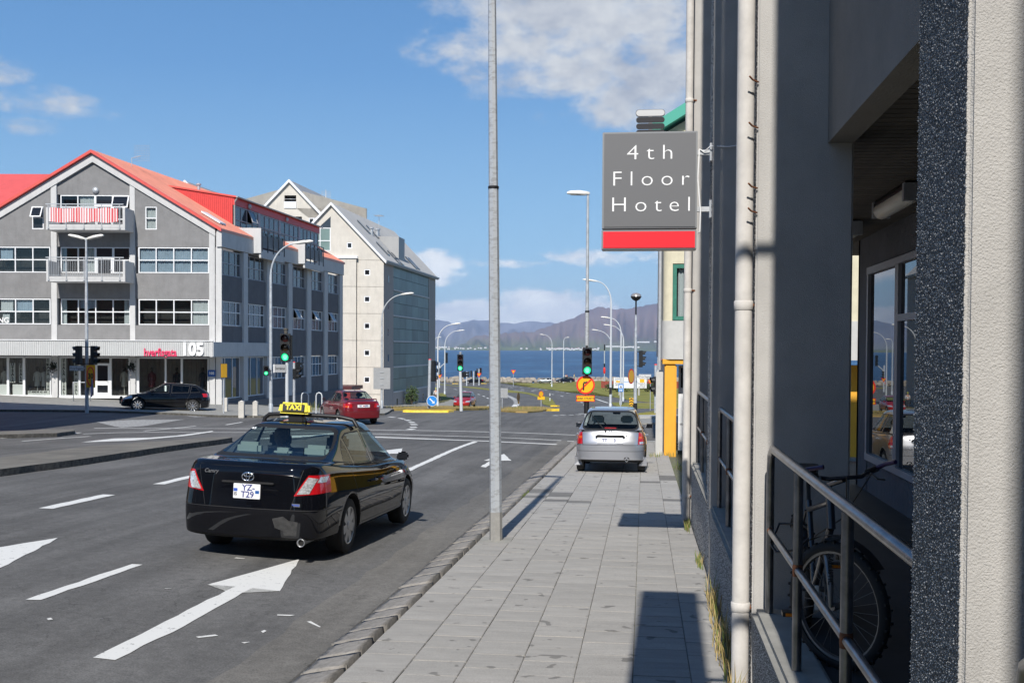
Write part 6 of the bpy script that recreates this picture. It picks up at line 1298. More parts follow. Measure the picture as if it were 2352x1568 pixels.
 cut = []
 for y in (S['ra'], S['fa']):
  m = MB(); m.lathe([(S['wr']+.045, -W-.3), (S['wr']+.045, W+.3)], 40, 'x', (0, y, S['wr']+.01)); c = m.build('cut', M['under']); cut.append(c)
  md = o.modifiers.new('b', 'BOOLEAN'); md.operation = 'DIFFERENCE'; md.object = c; md.solver = 'EXACT'
 ev = o.evaluated_get(bpy.context.evaluated_depsgraph_get()); res = bpy.data.meshes.new_from_object(ev)
 for c in cut+[o]: bpy.data.objects.remove(c)
 bm = bmesh.new(); bm.from_mesh(res); bpy.data.meshes.remove(res)
 for f in bm.faces: f.smooth = True; f.material_index = 0
 for f in bm.faces:                       # wheel wells and underside dark
  c = f.calc_center_median()
  for y in (S['ra'], S['fa']):
   if abs(math.hypot(c.y-y, c.z-S['wr']-.01)-(S['wr']+.045)) < .012 and abs(f.normal.x) < .5: f.material_index = 2; f.smooth = False
  if f.normal.z < -.8 and c.z < S['zb']+.12: f.material_index = 2
 return bm
def cut_poly(bm, poly, plane, test):
 ax = {'x': (1, 2), 'y': (0, 2), 'z': (0, 1)}[plane]; n = len(poly)
 cx = sum(p[0] for p in poly)/n; cy = sum(p[1] for p in poly)/n
 lo = [min(p[i] for p in poly)-.08 for i in (0, 1)]; hi = [max(p[i] for p in poly)+.08 for i in (0, 1)]
 def near(f):
  return test(f) and any(lo[0] < v.co[ax[0]] < hi[0] and lo[1] < v.co[ax[1]] < hi[1] for v in f.verts)
 lines = []
 for i in range(n):
  a, b = poly[i], poly[(i+1) % n]; d = (b[0]-a[0], b[1]-a[1]); nn = (-d[1], d[0])
  if (cx-a[0])*nn[0]+(cy-a[1])*nn[1] < 0: nn = (d[1], -d[0])
  lines.append((a, nn))
  co = [0, 0, 0]; no = [0, 0, 0]; co[ax[0]], co[ax[1]] = a; no[ax[0]], no[ax[1]] = nn
  fs = [f for f in bm.faces if near(f)]
  es = set(e for f in fs for e in f.edges); vs = set(v for f in fs for v in f.verts)
  bmesh.ops.bisect_plane(bm, geom=list(vs)+list(es)+fs, dist=1e-5, plane_co=co, plane_no=no)
 out = []
 for f in bm.faces:
  if not test(f): continue
  c = f.calc_center_median(); p = (c[ax[0]], c[ax[1]])
  if all((p[0]-a[0])*nn[0]+(p[1]-a[1])*nn[1] > -1e-6 for a, nn in lines): out.append(f)
 return out
def pull(bm, faces, name, mats, parent, off=0., drop=True, thick=0., label=None):
 if not faces: return None
 m = MB(); idx = {}; vs = []; fs = []
 for f in faces:
  k = []
  for v in f.verts:
   if v not in idx: idx[v] = len(vs); vs.append(v.co+v.normal*off)
   k.append(idx[v])
  fs.append(k)
 me = bpy.data.meshes.new(name); me.from_pydata([tuple(v) for v in vs], [], fs)
 for mt in (mats if isinstance(mats, (list, tuple)) else [mats]): me.materials.append(M[mt])
 me.polygons.foreach_set('use_smooth', [True]*len(fs)); me.polygons.foreach_set('material_index', [f.material_index if isinstance(mats, (list, tuple)) else 0 for f in faces]); me.update()
 if drop: bmesh.ops.delete(bm, geom=faces, context='FACES')
 return link(name, me, parent, label=label)
def rounded_poly(pts, r=.05, n=3):
 out = []; N_ = len(pts)
 for i in range(N_):
  p = Vector(pts[i]); a = Vector(pts[i-1]); b = Vector(pts[(i+1) % N_]); ra = min(r, (a-p).length*.45); rb = min(r, (b-p).length*.45)
  s = p+(a-p).normalized()*ra; e = p+(b-p).normalized()*rb
  for k in range(n+1): t = k/n; q = s*(1-t)**2+p*2*t*(1-t)+e*t*t; out.append((q.x, q.y))
 return out
def shrink(poly, d):
 cx = sum(p[0] for p in poly)/len(poly); cy = sum(p[1] for p in poly)/len(poly); o = []
 w_ = max(abs(p[0]-cx) for p in poly); h = max(abs(p[1]-cy) for p in poly)
 return [(cx+(p[0]-cx)*(1-d/w_), cy+(p[1]-cy)*(1-d/h)) for p in poly]
def make_wheel(parent, x, y, r, wd, spokes, side, rim='alloy', style='spoke'):
 T = Matrix.Translation((x, y, r)); s = 1 if side > 0 else -1
 m = MB(T); rr = r*.68
 m.lathe([(rr, -wd/2), (r*.86, -wd/2-.004), (r*.965, -wd/2+.012), (r, -wd/2+.04), (r, wd/2-.04), (r*.965, wd/2-.012), (r*.86, wd/2+.004), (rr, wd/2)], 36, 'x', cap=False); wo = m.build('wheel', M['tyre'], parent, clean=False)
 m = MB(T); xo = s*wd/2
 m.lathe([(rr*1.01, xo*.98), (rr*.97, xo*1.0), (rr*.93, xo*.86), (rr*.90, xo*.4)], 36, 'x', cap=False)
 bk_ = MB(T); bk_.lathe([(rr*.9, xo*.4), (.02, xo*.35)], 24, 'x', cap=False); bk_.build('brake_disc', M['under'], wo, clean=False)
 for k in range(spokes):
  m.m = T @ Matrix.Rotation(2*math.pi*k/spokes, 4, 'X'); w0, w1 = (rr*.85/spokes, rr*1.15/spokes) if style == 'spoke' else (rr*.2, rr*.24)
  m.add([(xo*.92, -w0, rr*.15), (xo*.92, w0, rr*.15), (xo*.93, w1, rr*.95), (xo*.93, -w1, rr*.95), (xo*.5, -w0, rr*.15), (xo*.5, w0, rr*.15), (xo*.5, w1, rr*.95), (xo*.5, -w1, rr*.95)], [(0, 1, 2, 3), (0, 4, 5, 1), (1, 5, 6, 2), (2, 6, 7, 3), (3, 7, 4, 0)], False)
 m.m = T; m.lathe([(rr*.24, xo*.6), (rr*.24, xo*.95), (rr*.16, xo*1.0), (0, xo*1.0)], 16, 'x'); m.build('rim', M[rim], wo, clean=False)
 return wo
def seat(parent, x, y, z, mat, w=.5, h=.62, head=True, headmat=None):
 m = MB(); m.add([(x-w/2, y, z), (x+w/2, y, z), (x+w/2*.85, y-.16, z+h), (x-w/2*.85, y-.16, z+h), (x-w/2, y-.13, z), (x+w/2, y-.13, z), (x+w/2*.8, y-.25, z+h-.02), (x-w/2*.8, y-.25, z+h-.02)], [(0, 1, 2, 3), (7, 6, 5, 4), (0, 4, 5, 1), (1, 5, 6, 2), (2, 6, 7, 3), (3, 7, 4, 0)], False)
 m.box(x-w/2, x+w/2, y, y+.5, z-.18, z+.02); s = m.build('seat', M[mat], parent, .04)
 if head:
  m = MB(); m.box(x-.14, x+.14, y-.27, y-.16, z+h+.03, z+h+.20); m.build('headrest', M[headmat or mat], s, .035)
 return s
def car(S, name, label, cat, loc, rotz=0, group=None, levels=3, simple=False):
 root = thing(name, label, cat, loc, rotz, group); L, W = S['L'], S['W']/2
 bm = car_mesh(S, levels); P = S['paint']; G_ = S['glass']
 sidetest = lambda f: abs(f.normal.x) > .35 and f.material_index != 2
 # dark surround then glass of the side windows
 for poly, gm in S['side_glass']:
  for f in cut_poly(bm, poly, 'x', lambda f: sidetest(f) and f.calc_center_median().z > .7): f.material_index = 1
  fs = cut_poly(bm, shrink(poly, .022), 'x', lambda f: sidetest(f) and f.calc_center_median().z > .7)
  for sgn_ in (1, -1): pull(bm, [f for f in fs if f.is_valid and f.calc_center_median().x*sgn_ > 0], 'side_window', gm, root)
 rt = lambda f: f.normal.y < -.2 and f.calc_center_median().z > S['rgz'] and f.material_index != 2
 for f in cut_poly(bm, S['rear_glass'], 'y', rt): f.material_index = 1
 pull(bm, cut_poly(bm, shrink(S['rear_glass'], .035), 'y', rt), 'rear_window', S.get('rglass', G_), root)
 ft = lambda f: f.normal.y > .2 and f.calc_center_median().z > .8 and f.calc_center_median().y < S['wb']+.25 and f.material_index != 2
 for f in cut_poly(bm, S['front_glass'], 'y', ft): f.material_index = 1
 pull(bm, cut_poly(bm, shrink(S['front_glass'], .03), 'y', ft), 'windscreen', G_, root)
 # lamps
 for pname, poly, plane, mat, tst in S['lamps']:
  fs = cut_poly(bm, poly, plane, lambda f: tst(f) and f.material_index == 0)
  for sgn_ in (1, -1): pull(bm, [f for f in fs if f.is_valid and f.calc_center_median().x*sgn_ > 0], pname, mat, root, .004)
 # joints between panels
 for poly, plane, tst in S['seams']:
  for f in cut_poly(bm, poly, plane, lambda f: tst(f) and f.material_index == 0): f.material_index = 1
 # doors
 for pname, poly in S['doors']:
  fs = cut_poly(bm, poly, 'x', lambda f: sidetest(f) and f.material_index == 0)
  for sgn_ in (1, -1): pull(bm, [f for f in fs if f.is_valid and f.calc_center_median().x*sgn_ > 0], pname, P, root)
 for pname, poly, tst, lab in S.get('panels', ()):
  fs = cut_poly(bm, poly, 'y', lambda f: tst(f) and f.material_index == 0); pull(bm, fs, pname, P, root, label=lab)
 me = bpy.data.meshes.new('body'); bm.to_mesh(me); bm.free()
 for k in (P, 'rubber', 'under'): me.materials.append(M[k])
 link('body', me, root)
 for y in (S['ra'], S['fa']):
  for s in (1, -1): make_wheel(root, s*(W-S['tw']/2-.035), y, S['wr'], S['tw'], S['spokes'], s, S['rim'], S.get('wstyle', 'spoke'))
 m = MB(); m.box(-W*.8, W*.8, .5, L-.6, S['zb']+.02, S['zb']+.05); m.build('floor_pan', M['under'], root)
 for s in (1, -1):                            # door mirrors
  x = s*(W*.99); y = S['my']; z = S['mz']; m = MB()
  m.add([(x-s*.06, y+.0, z-.06), (x+s*.14, y-.02, z-.05), (x+s*.15, y-.02, z+.08), (x-s*.02, y, z+.08), (x-s*.06, y+.09, z-.05), (x+s*.10, y+.10, z-.04), (x+s*.10, y+.09, z+.06), (x-s*.02, y+.08, z+.06)], [(0, 1, 2, 3), (7, 6, 5, 4), (0, 4, 5, 1), (1, 5, 6, 2), (2, 6, 7, 3), (3, 7, 4, 0)], False)
  mo = m.build('mirror', M[S.get('mirror', P)], root, .04); m = MB(); m.add([(x-s*.035, y-.004, z-.04), (x+s*.12, y-.024, z-.035), (x+s*.125, y-.024, z+.06), (x-s*.01, y-.004, z+.06)], [(0, 1, 2, 3)], False); m.build('mirror_glass', M['glass_dark'], mo)
 for (y, z) in S.get('handles', ()):
  for s in (1, -1):
   m = MB(); x = s*(W+.006); m.tube([(x-s*.03, y-.09, z), (x+s*.012, y-.07, z+.004), (x+s*.012, y+.07, z+.004), (x-s*.03, y+.09, z)], .014, 8); m.build('door_handle', M[P], root)
 return root
def plate(root, x, y, z, w, h, lines, size, tilt=0., bold=.002):
 T = Matrix.Translation((x, y, z)) @ Matrix.Rotation(tilt, 4, 'X'); m = MB(T); m.box(-w/2, w/2, -.012, 0, -h/2, h/2); p = m.build('licence_plate', M['plate_white'], root, .004)
 for body, px_, pz in lines: text('lettering', body, size, M['plate_ink'], p, T @ facing((px_, -.0125, pz), (1, 0, 0)), bold=bold, extrude=.0004)
 return p
rear = lambda z0, z1: (lambda f: f.normal.y < -.25 and z0 < f.calc_center_median().z < z1)
rearside = lambda z0, z1, ymax: (lambda f: z0 < f.calc_center_median().z < z1 and f.calc_center_median().y < ymax and f.normal.z < .75 and (f.normal.y < -.1 or abs(f.normal.x) > .3))
front = lambda z0, z1: (lambda f: f.normal.y > .2 and z0 < f.calc_center_median().z < z1)
side = lambda f: abs(f.normal.x) > .45
# ---- the taxi
SED = dict(L=4.82, W=1.775, H=1.46, zb=.19, bump=.58, ra=1.12, fa=3.89, wr=.325, tw=.215, spokes=7, rim='alloy', wstyle='wide', paint='paint_black', glass='car_glass', rgz=.98,
 belt=[(0, 1.105), (.5, 1.095), (1.1, 1.03), (2.4, .95), (3.4, .935), (3.8, .93), (4.2, .86), (4.6, .73), (4.82, .66)], r1=.03, r2=.03, r3=.11, cr4=.1,
 roof=[(.9, 1.40), (1.5, 1.48), (2.2, 1.515), (2.8, 1.495), (3.2, 1.44)], rg=.62, rr=1.42, fr=2.72, wb=3.52, cw=(.72, .80, .74), rw=(.54, .60, .56), my=3.25, mz=1.0,
 rear_glass=rounded_poly([(-.68, 1.115), (.68, 1.115), (.545, 1.452), (-.545, 1.452)], .07), front_glass=rounded_poly([(-.74, 1.0), (.74, 1.0), (.54, 1.44), (-.54, 1.44)], .05),
 side_glass=[([(1.06, 1.05), (1.26, 1.02), (1.40, 1.007), (1.40, 1.315), (1.22, 1.20)], 'car_glass'), ([(1.45, 1.003), (2.13, .98), (2.06, 1.40), (1.62, 1.385), (1.45, 1.335)], 'car_glass'), ([(2.20, .98), (3.28, .98), (3.06, 1.17), (2.74, 1.37), (2.12, 1.40)], 'car_glass')],
 lamps=[('tail_light', [(.86, .82), (.92, .80), (.945, .975), (.62, .985), (.54, .93), (.46, .74), (.66, .745)][:0] or [(.52, .755), (.93, .80), (.93, .985), (.66, .985)], 'y', 'lamp_red', rearside(.6, 1.02, .45)),
           ('tail_light', [(-.52, .755), (-.93, .80), (-.93, .985), (-.66, .985)], 'y', 'lamp_red', rearside(.6, 1.02, .45)),
           ('headlight', [(.5, .60), (.9, .64), (.9, .74), (.6, .70)], 'y', 'lamp_clear', front(.5, .8)), ('headlight', [(-.5, .60), (-.9, .64), (-.9, .74), (-.6, .70)], 'y', 'lamp_clear', front(.5, .8))],
 seams=[([(-.95, .595), (.95, .595), (.95, .603), (-.95, .603)], 'y', rear(.5, .7)), ([(-.50, .61), (-.494, .61), (-.60, 1.04), (-.606, 1.04)], 'y', rear(.55, 1.05)), ([(.494, .61), (.50, .61), (.606, 1.04), (.60, 1.04)], 'y', rear(.55, 1.05)),
           ([(1.12, .3), (1.128, .3), (1.128, 1.02), (1.12, 1.02)], 'x', lambda f: False), ([(.2, .60), (.72, .595), (.72, .603), (.2, .608)], 'x', lambda f: side(f) and f.calc_center_median().y < .76),
           ([(2.155, .32), (2.163, .32), (2.163, .95), (2.155, .95)], 'x', side), ([(3.40, .32), (3.408, .32), (3.33, .95), (3.322, .95)], 'x', side), ([(1.56, .34), (1.568, .34), (1.22, .98), (1.212, .98)], 'x', side), ([(1.58, .315), (3.4, .315), (3.4, .322), (1.58, .322)], 'x', side)],
 doors=[('door', [(1.572, .325), (2.152, .325), (2.152, .95), (1.26, .975), (1.30, .84)]), ('door', [(2.166, .325), (3.396, .325), (3.325, .945), (2.166, .95)])], handles=((2.02, .79), (3.12-.86, .79))[:1]+((2.36, .80),),
 panels=[('boot_lid', [(-.49, .61), (.49, .61), (.598, 1.04), (-.598, 1.04)], rear(.6, 1.06), None)])
taxi_rr = Vector((-3.46, 13.06)); taxi_yaw = rad(-2.2)
def place_car(S, px_, dep, yaw, at='rear'): pass
def origin_from(pt, local, yaw):                # car origin so that a local point lands on pt
 c, s = math.cos(yaw), math.sin(yaw); return Vector((pt[0]-(local[0]*c-local[1]*s), pt[1]-(local[0]*s+local[1]*c)))
def road_frame(o, yaw):
 z = gz(o.x, o.y)+ROAD; return z
o2 = origin_from(taxi_rr, (.86, 1.12), taxi_yaw)
slope_ang = -math.atan(1/38)
tx = car(SED, 'taxi', 'black taxi saloon with a yellow TAXI roof sign, waiting in the near lane', 'taxi', (o2.x, o2.y, gz(o2.x, o2.y)+ROAD-.004), 0)
tx.rotation_euler = Euler((slope_ang, .035, taxi_yaw))
# lamp inserts: clear reversing / indicator lens over the red housing
for s in (1, -1):
 m = MB()
 def q(x, z, e=0.0): return (s*x, .0, z)
def on_body(root, x, z, n=(0, -1, 0), y0=-.6):
 best = None
 for ch in bpy.data.objects:
  if ch.parent is root and ch.type == 'MESH' and ch.name.split('.')[0] in ('body', 'boot_lid', 'tail_light', 'rear_window', 'tailgate'):
   hit, loc_, nrm_, _ = ch.ray_cast(Vector((x, y0, z)), Vector((0, 1, 0)))
   if hit and (best is None or loc_.y < best[0].y): best = (loc_.copy(), nrm_.copy())
 return best
def decal(root, name, mat, poly, off=.006, parent=None, nx=6):
 bm = bmesh.new(); bm.faces.new([bm.verts.new((p[0], 0, p[1])) for p in poly]); 
 for _ in range(2): bmesh.ops.subdivide_edges(bm, edges=bm.edges[:], cuts=1, use_grid_fill=True)
 bmesh.ops.triangulate(bm, faces=bm.faces[:])
 for v in bm.verts:
  h = on_body(root, v.co.x, v.co.z); v.co.y = (h[0].y-off) if h else .1
 r = bmesh.ops.extrude_face_region(bm, geom=bm.faces[:]); 
 for v in r['geom']:
  if isinstance(v, bmesh.types.BMVert): v.co.y += off*1.5
 bmesh.ops.recalc_face_normals(bm, faces=bm.faces); me = bpy.data.meshes.new(name); bm.to_mesh(me); bm.free(); me.materials.append(M[mat]); return link(name, me, parent or root)
bpy.context.view_layer.update()
for s in (1, -1):
 decal(tx, 'light_lens', 'lamp_clear', [(s*.555, .775), (s*.685, .785), (s*.755, .95), (s*.665, .965)][::s], .010)
 decal(tx, 'light_lens', 'lamp_clear', [(s*.75, .905), (s*.80, .905), (s*.80, .965), (s*.765, .965)][::s], .010)
decal(tx, 'plate_recess', 'paint_black', [(-.34, .64), (.34, .64), (.36, .86), (-.36, .86)], .002)
h = on_body(tx, 0, .75); plate(tx, 0, h[0].y-.012, .785, .31, .165, [('YZ-', .02, .038), ('T29', .01, -.038)], .095, bold=.002)
M['flag_blue'] = material('plate_mark_blue', (.03, .09, .45), rough=.5)
for x, zc, mt in ((-.128, .012, 'flag_blue'), (.122, -.005, 'blue_sign')): m = MB(); m.box(x-.022, x+.022, h[0].y-.027, h[0].y-.024, .785+zc-.015, .785+zc+.018); m.build('plate_mark', M[mt], tx)
text('lettering', 'IS', .05, M['ink'], tx, facing((-.128, h[0].y-.026, .752), (1, 0, 0)), bold=.001, extrude=.0005)
m = MB(); h = on_body(tx, 0, .90); m.box(-.30, .30, h[0].y-.02, h[0].y+.02, .868, .892); m.build('chrome_strip', M['rubber'], tx, .006)
def ellipse(cx, cz, a, b, y, r, n=28): return [(cx+a*math.cos(2*math.pi*k/n), y, cz+b*math.sin(2*math.pi*k/n)) for k in range(n+1)]
h = on_body(tx, 0, .945); yb = h[0].y-.012; m = MB(); m.tube(ellipse(0, .945, .068, .046, yb, 0), .0075, 6); m.tube(ellipse(0, .966, .046, .020, yb-.002, 0), .006, 6); m.tube(ellipse(0, .948, .020, .041, yb-.003, 0), .006, 6); m.build('emblem', M['chrome'], tx, clean=False)
h = on_body(tx, -.42, .965); text('lettering', 'Camry', .06, M['chrome'], tx, facing((-.44, h[0].y-.012, .985), (1, 0, 0)), bold=.001, extrude=.002, shear=.3)
h = on_body(tx, .56, .655); m = MB(); m.box(.50, .60, h[0].y-.008, h[0].y, .64, .675); hb_ = m.build('badge', M['chrome'], tx); text('lettering', 'HYBRID', .026, M['flag_blue'], hb_, facing((.55, h[0].y-.009, .657), (1, 0, 0)), bold=.0006, extrude=.0004)
decal(tx, 'reflection_patch', 'reflection_patch', [(.30, .50), (.33, .40), (.42, .37), (.44, .27), (.56, .27), (.58, .47), (.48, .485), (.42, .53)], .003)
m = MB(); m.lathe([(.038, -.0), (.04, -.07), (.045, -.09), (.039, -.09), (.036, -.0)], 20, 'y', (.62, .17, .245), cap=False); m.tube([(.62, .12, .245), (.62, .5, .25)], .034, 12); m.build('exhaust_pipe', M['alloy'], tx, clean=False); m = MB(); m.disc((.62, .11, .245), .036, (0, -1, 0)); m.build('exhaust_bore', M['under'], tx)
# roof sign on its rack
m = MB(); m.tube([(-.60, 2.0, 1.42), (-.59, 2.0, 1.50), (-.53, 2.0, 1.55), (-.3, 2.0, 1.565), (.4, 2.0, 1.56), (.58, 2.0, 1.53), (.64, 2.0, 1.44)], .027, 10); m.box(-.26, -.08, 1.95, 2.05, 1.50, 1.58); rk = m.build('roof_rack', M['black'], tx)
M['taxi_yellow'] = material('taxi_yellow', (.80, .68, .06), rough=.3, coat=.4)
m = MB(); sx_, zc, T0 = -.17, 1.648, 1.95
m.add([(sx_-.215, T0-.08, 1.575), (sx_+.215, T0-.08, 1.575), (sx_+.215, T0+.08, 1.575), (sx_-.215, T0+.08, 1.575), (sx_-.19, T0-.05, 1.715), (sx_+.19, T0-.05, 1.715), (sx_+.19, T0+.05, 1.715), (sx_-.19, T0+.05, 1.715)], [(0, 3, 2, 1), (4, 5, 6, 7), (0, 1, 5, 4), (1, 2, 6, 5), (2, 3, 7, 6), (3, 0, 4, 7)], False); ts = m.build('taxi_sign', M['taxi_yellow'], tx, .03)
tl = Matrix.Rotation(-math.atan(.03/.195), 4, 'X')
for sd_, ro_ in ((-1, 0), (1, math.pi)):
 T_ = Matrix.Translation((sx_, T0+sd_*.0675, zc)) @ Matrix.Rotation(ro_, 4, 'Z') @ tl
 m = MB(T_); m.box(-.145, .145, -.006, .0, -.042, .048); m.build('sign_panel', M['ink'], ts, .004); text('lettering', 'TAXI', .088, M['taxi_yellow'], ts, T_ @ facing((0, -.0065, .004), (1, 0, 0)), bold=.0045, extrude=.0015, sx=1.08)
m = MB(); m.tube([(.1, 1.62, 1.47), (.1, 1.56, 1.54)], .012, 6); m.tube([(.1, 1.56, 1.53), (.1, 1.40, 1.78)], .003, 5); m.build('aerial', M['black'], tx)
text('lettering', '45', .065, M['white_print'], tx, Matrix.Translation(on_body(tx, -.49, 1.40)[0]+Vector((0, -.006, 0))) @ Matrix.Rotation(rad(24), 4, 'X'), bold=.002, extrude=.001)
# inside: shelf, rear headrests, front seats
m = MB(); m.box(-.70, .70, .68, 1.12, 1.05, 1.08); sh = m.build('parcel_shelf', M['shelf_grey'], tx, .015)
m = MB(); m.box(-.2, .2, .75, .95, 1.08, 1.115); m.build('speaker_cover', M['shelf_grey'], sh, .02)
m = MB(); m.box(-.66, .66, 1.12, 1.32, .45, 1.06); m.box(-.66, .66, 1.2, 1.75, .35, .52); rs_ = m.build('rear_seat', M['seat_grey'], tx, .03)
for x, w_ in ((-.42, .15), (0, .11), (.42, .15)): m = MB(); m.box(x-w_, x+w_, 1.05, 1.19, 1.10, 1.25 if abs(x) > .1 else 1.20); m.build('headrest', M['seat_grey'], rs_, .04)
seat(tx, -.38, 2.25, .50, 'seat_dark'); seat(tx, .38, 2.25, .50, 'seat_dark'); 
m = MB(); m.box(-.72, .72, 3.1, 3.5, .7, .97); m.build('dashboard', M['seat_dark'], tx, .05)
# passenger inside the taxi
M['skin'] = material('skin', (.48, .27, .18), rough=.6); M['hair'] = material('fair_hair', (.20, .12, .06), rough=.7, vary=.3, vscale=40); M['jacket'] = material('dark_jacket', (.02, .022, .03), rough=.8)
def body_mesh(name, joints, edges, mat, parent, sub=2):
 me = bpy.data.meshes.new(name); me.from_pydata([j[0] for j in joints], edges, []); o = bpy.data.objects.new(name, me); C.objects.link(o)
 md = o.modifiers.new('k', 'SKIN'); o.modifiers.new('s', 'SUBSURF').levels = sub
 for v, j in zip(me.skin_vertices[0].data, joints): r = j[1]; v.radius = (r, r) if not isinstance(r, tuple) else r
 me.skin_vertices[0].data[0].use_root = True
 ev = o.evaluated_get(bpy.context.evaluated_depsgraph_get()); r = bpy.data.meshes.new_from_object(ev); bpy.data.objects.remove(o); r.name = name; r.materials.clear(); r.materials.append(M[mat])
 for p in r.polygons: p.use_smooth = True
 return link(name, r, parent)
TM = tx.matrix_world.copy() if False else Matrix.Translation(tx.location) @ tx.rotation_euler.to_matrix().to_4x4()
def sitter(label, loc, hairmat):
 p = thing('person', label, 'person', TM @ Vector(loc)); p.rotation_euler = tx.rotation_euler
 body_mesh('body', [((0, 0, 0), (.17, .13)), ((0, -.02, .22), (.16, .11)), ((0, -.03, .44), (.17, .09)), ((0, -.02, .53), .06), ((0, 0, .60), .055), ((0, .015, .70), (.08, .10)), ((0, .02, .77), (.07, .085)), ((-.2, 0, .42), .055), ((-.25, .14, .2), .045), ((-.2, .38, .14), .035), ((.2, 0, .42), .055), ((.25, .14, .2), .045), ((.2, .38, .14), .035)], [(0, 1), (1, 2), (2, 3), (3, 4), (4, 5), (5, 6), (2, 7), (7, 8), (8, 9), (2, 10), (10, 11), (11, 12)], 'skin', p)
 body_mesh('jacket', [((0, 0, -.01), (.185, .145)), ((0, -.02, .22), (.175, .125)), ((0, -.03, .44), (.185, .105)), ((0, -.02, .505), .08), ((-.2, 0, .42), .068), ((-.25, .14, .2), .056), ((.2, 0, .42), .068), ((.25, .14, .2), .056)], [(0, 1), (1, 2), (2, 3), (2, 4), (4, 5), (2, 6), (6, 7)], 'jacket', p)
 m = MB(); m.lathe([(.05, .60), (.088, .66), (.098, .73), (.088, .79), (.05, .83), (0, .84)], 14, o=(0, -.012, 0)); m.build('hair', M[hairmat], p)
sitter('fair-haired passenger seen from behind through the taxi window, left side', (-.36, 2.02, .56), 'hair')
# ---- silver hatchback on the pavement
HAT = dict(L=3.72, W=1.585, H=1.44, zb=.20, bump=.62, ra=.68, fa=3.04, wr=.285, tw=.165, spokes=6, rim='steel', paint='paint_silver', glass='car_glass_light', rgz=.93,
 belt=[(0, .93), (.5, .93), (1.5, .90), (2.3, .89), (2.7, .885), (3.1, .84), (3.5, .72), (3.72, .64)], r1=.03, r2=.06, r3=.09,
 roof=[(.3, 1.34), (.7, 1.41), (1.4, 1.44), (1.9, 1.42), (2.3, 1.36)], rg=.15, rr=.46, fr=1.95, wb=2.62, cw=(.69, .715, .65), rw=(.52, .545, .50), my=2.36, mz=.95,
 rear_glass=rounded_poly([(-.655, .945), (.655, .945), (.53, 1.365), (-.53, 1.365)], .15), front_glass=rounded_poly([(-.66, .95), (.66, .95), (.5, 1.37), (-.5, 1.37)], .05),
 side_glass=[([(.38, .96), (1.02, .945), (1.0, 1.345), (.60, 1.33), (.46, 1.22)], 'car_glass_light'), ([(1.09, .945), (2.34, .94), (2.2, 1.08), (1.86, 1.32), (1.07, 1.345)], 'car_glass_light')],
 lamps=[('tail_light', [(.605, .64), (.80, .64), (.80, .90), (.615, .90)], 'y', 'lamp_red', rearside(.55, .95, .3)), ('tail_light', [(-.605, .64), (-.80, .64), (-.80, .90), (-.615, .90)], 'y', 'lamp_red', rearside(.55, .95, .3)),
           ('headlight', [(.4, .56), (.75, .58), (.75, .70), (.42, .68)], 'y', 'lamp_clear', front(.5, .8)), ('headlight', [(-.4, .56), (-.75, .58), (-.75, .70), (-.42, .68)], 'y', 'lamp_clear', front(.5, .8))],
 seams=[([(-.8, .618), (.8, .618), (.8, .628), (-.8, .628)], 'y', rear(.5, .7)), ([(-.8, .485), (.8, .485), (.8, .493), (-.8, .493)], 'y', rear(.4, .6)), ([(-.60, .63), (-.594, .63), (-.62, .95), (-.626, .95)], 'y', rear(.5, 1.0)), ([(.594, .63), (.60, .63), (.626, .95), (.62, .95)], 'y', rear(.5, 1.0)),
           ([(1.04, .3), (1.048, .3), (1.048, .94), (1.04, .94)], 'x', side), ([(2.42, .3), (2.428, .3), (2.36, .93), (2.352, .93)], 'x', side)],
 doors=[('door', [(1.05, .30), (2.418, .30), (2.35, .93), (1.05, .94)])], handles=((1.18, .80),), panels=[('tailgate', [(-.593, .63), (.593, .63), (.62, .95), (-.62, .95)], rear(.6, .96), None)])
hl = ground(1331, 1082, 0); hr = ground(1473, 1083, 0)
hmid = Vector((-.715, 25.35)); hyaw = rad(-.6)
o2 = origin_from(hmid, (0, .66), hyaw)
sh_ = car(HAT, 'hatchback', 'silver hatchback parked on the pavement with its rear to the camera', 'car', (o2.x, o2.y, gz(0, o2.y)-.003))
sh_.rotation_euler = Euler((slope_ang, 0, hyaw)); bpy.context.view_layer.update()
for s in (1, -1):
 decal(sh_, 'indicator_lens', 'lamp_amber', [(s*.625, .765), (s*.76, .765), (s*.76, .815), (s*.625, .815)][::s], .006)
decal(sh_, 'reversing_lens', 'lamp_clear', [(.635, .655), (.74, .655), (.74, .70), (.635, .70)], .006)
decal(sh_, 'plate_recess', 'paint_silver', [(-.31, .655), (.31, .655), (.31, .83), (-.31, .83)], .002)
h = on_body(sh_, 0, .80); m = MB(); m.tube([(-.30, h[0].y-.01, .80), (-.27, h[0].y-.035, .825), (.27, h[0].y-.035, .825), (.30, h[0].y-.01, .80)], .028, 10); m.build('plate_light_bar', M['rubber'], sh_)
h = on_body(sh_, 0, .73); plate(sh_, 0, h[0].y-.015, .725, .56, .125, [('TT', -.12, 0), ('3', .10, 0)], .095)
h = on_body(sh_, 0, .90); m = MB(); m.tube(ellipse(0, .905, .034, .026, h[0].y-.01, 0, 18), .005, 5); m.box(-.05, .05, h[0].y-.012, h[0].y-.004, .901, .909); m.build('emblem', M['chrome'], sh_, clean=False)
h = on_body(sh_, .35, .83); m = MB(); m.lathe([(.016, 0), (.016, -.006), (0, -.008)], 12, 'y', (.35, h[0].y, .83)); m.build('lock', M['chrome'], sh_)
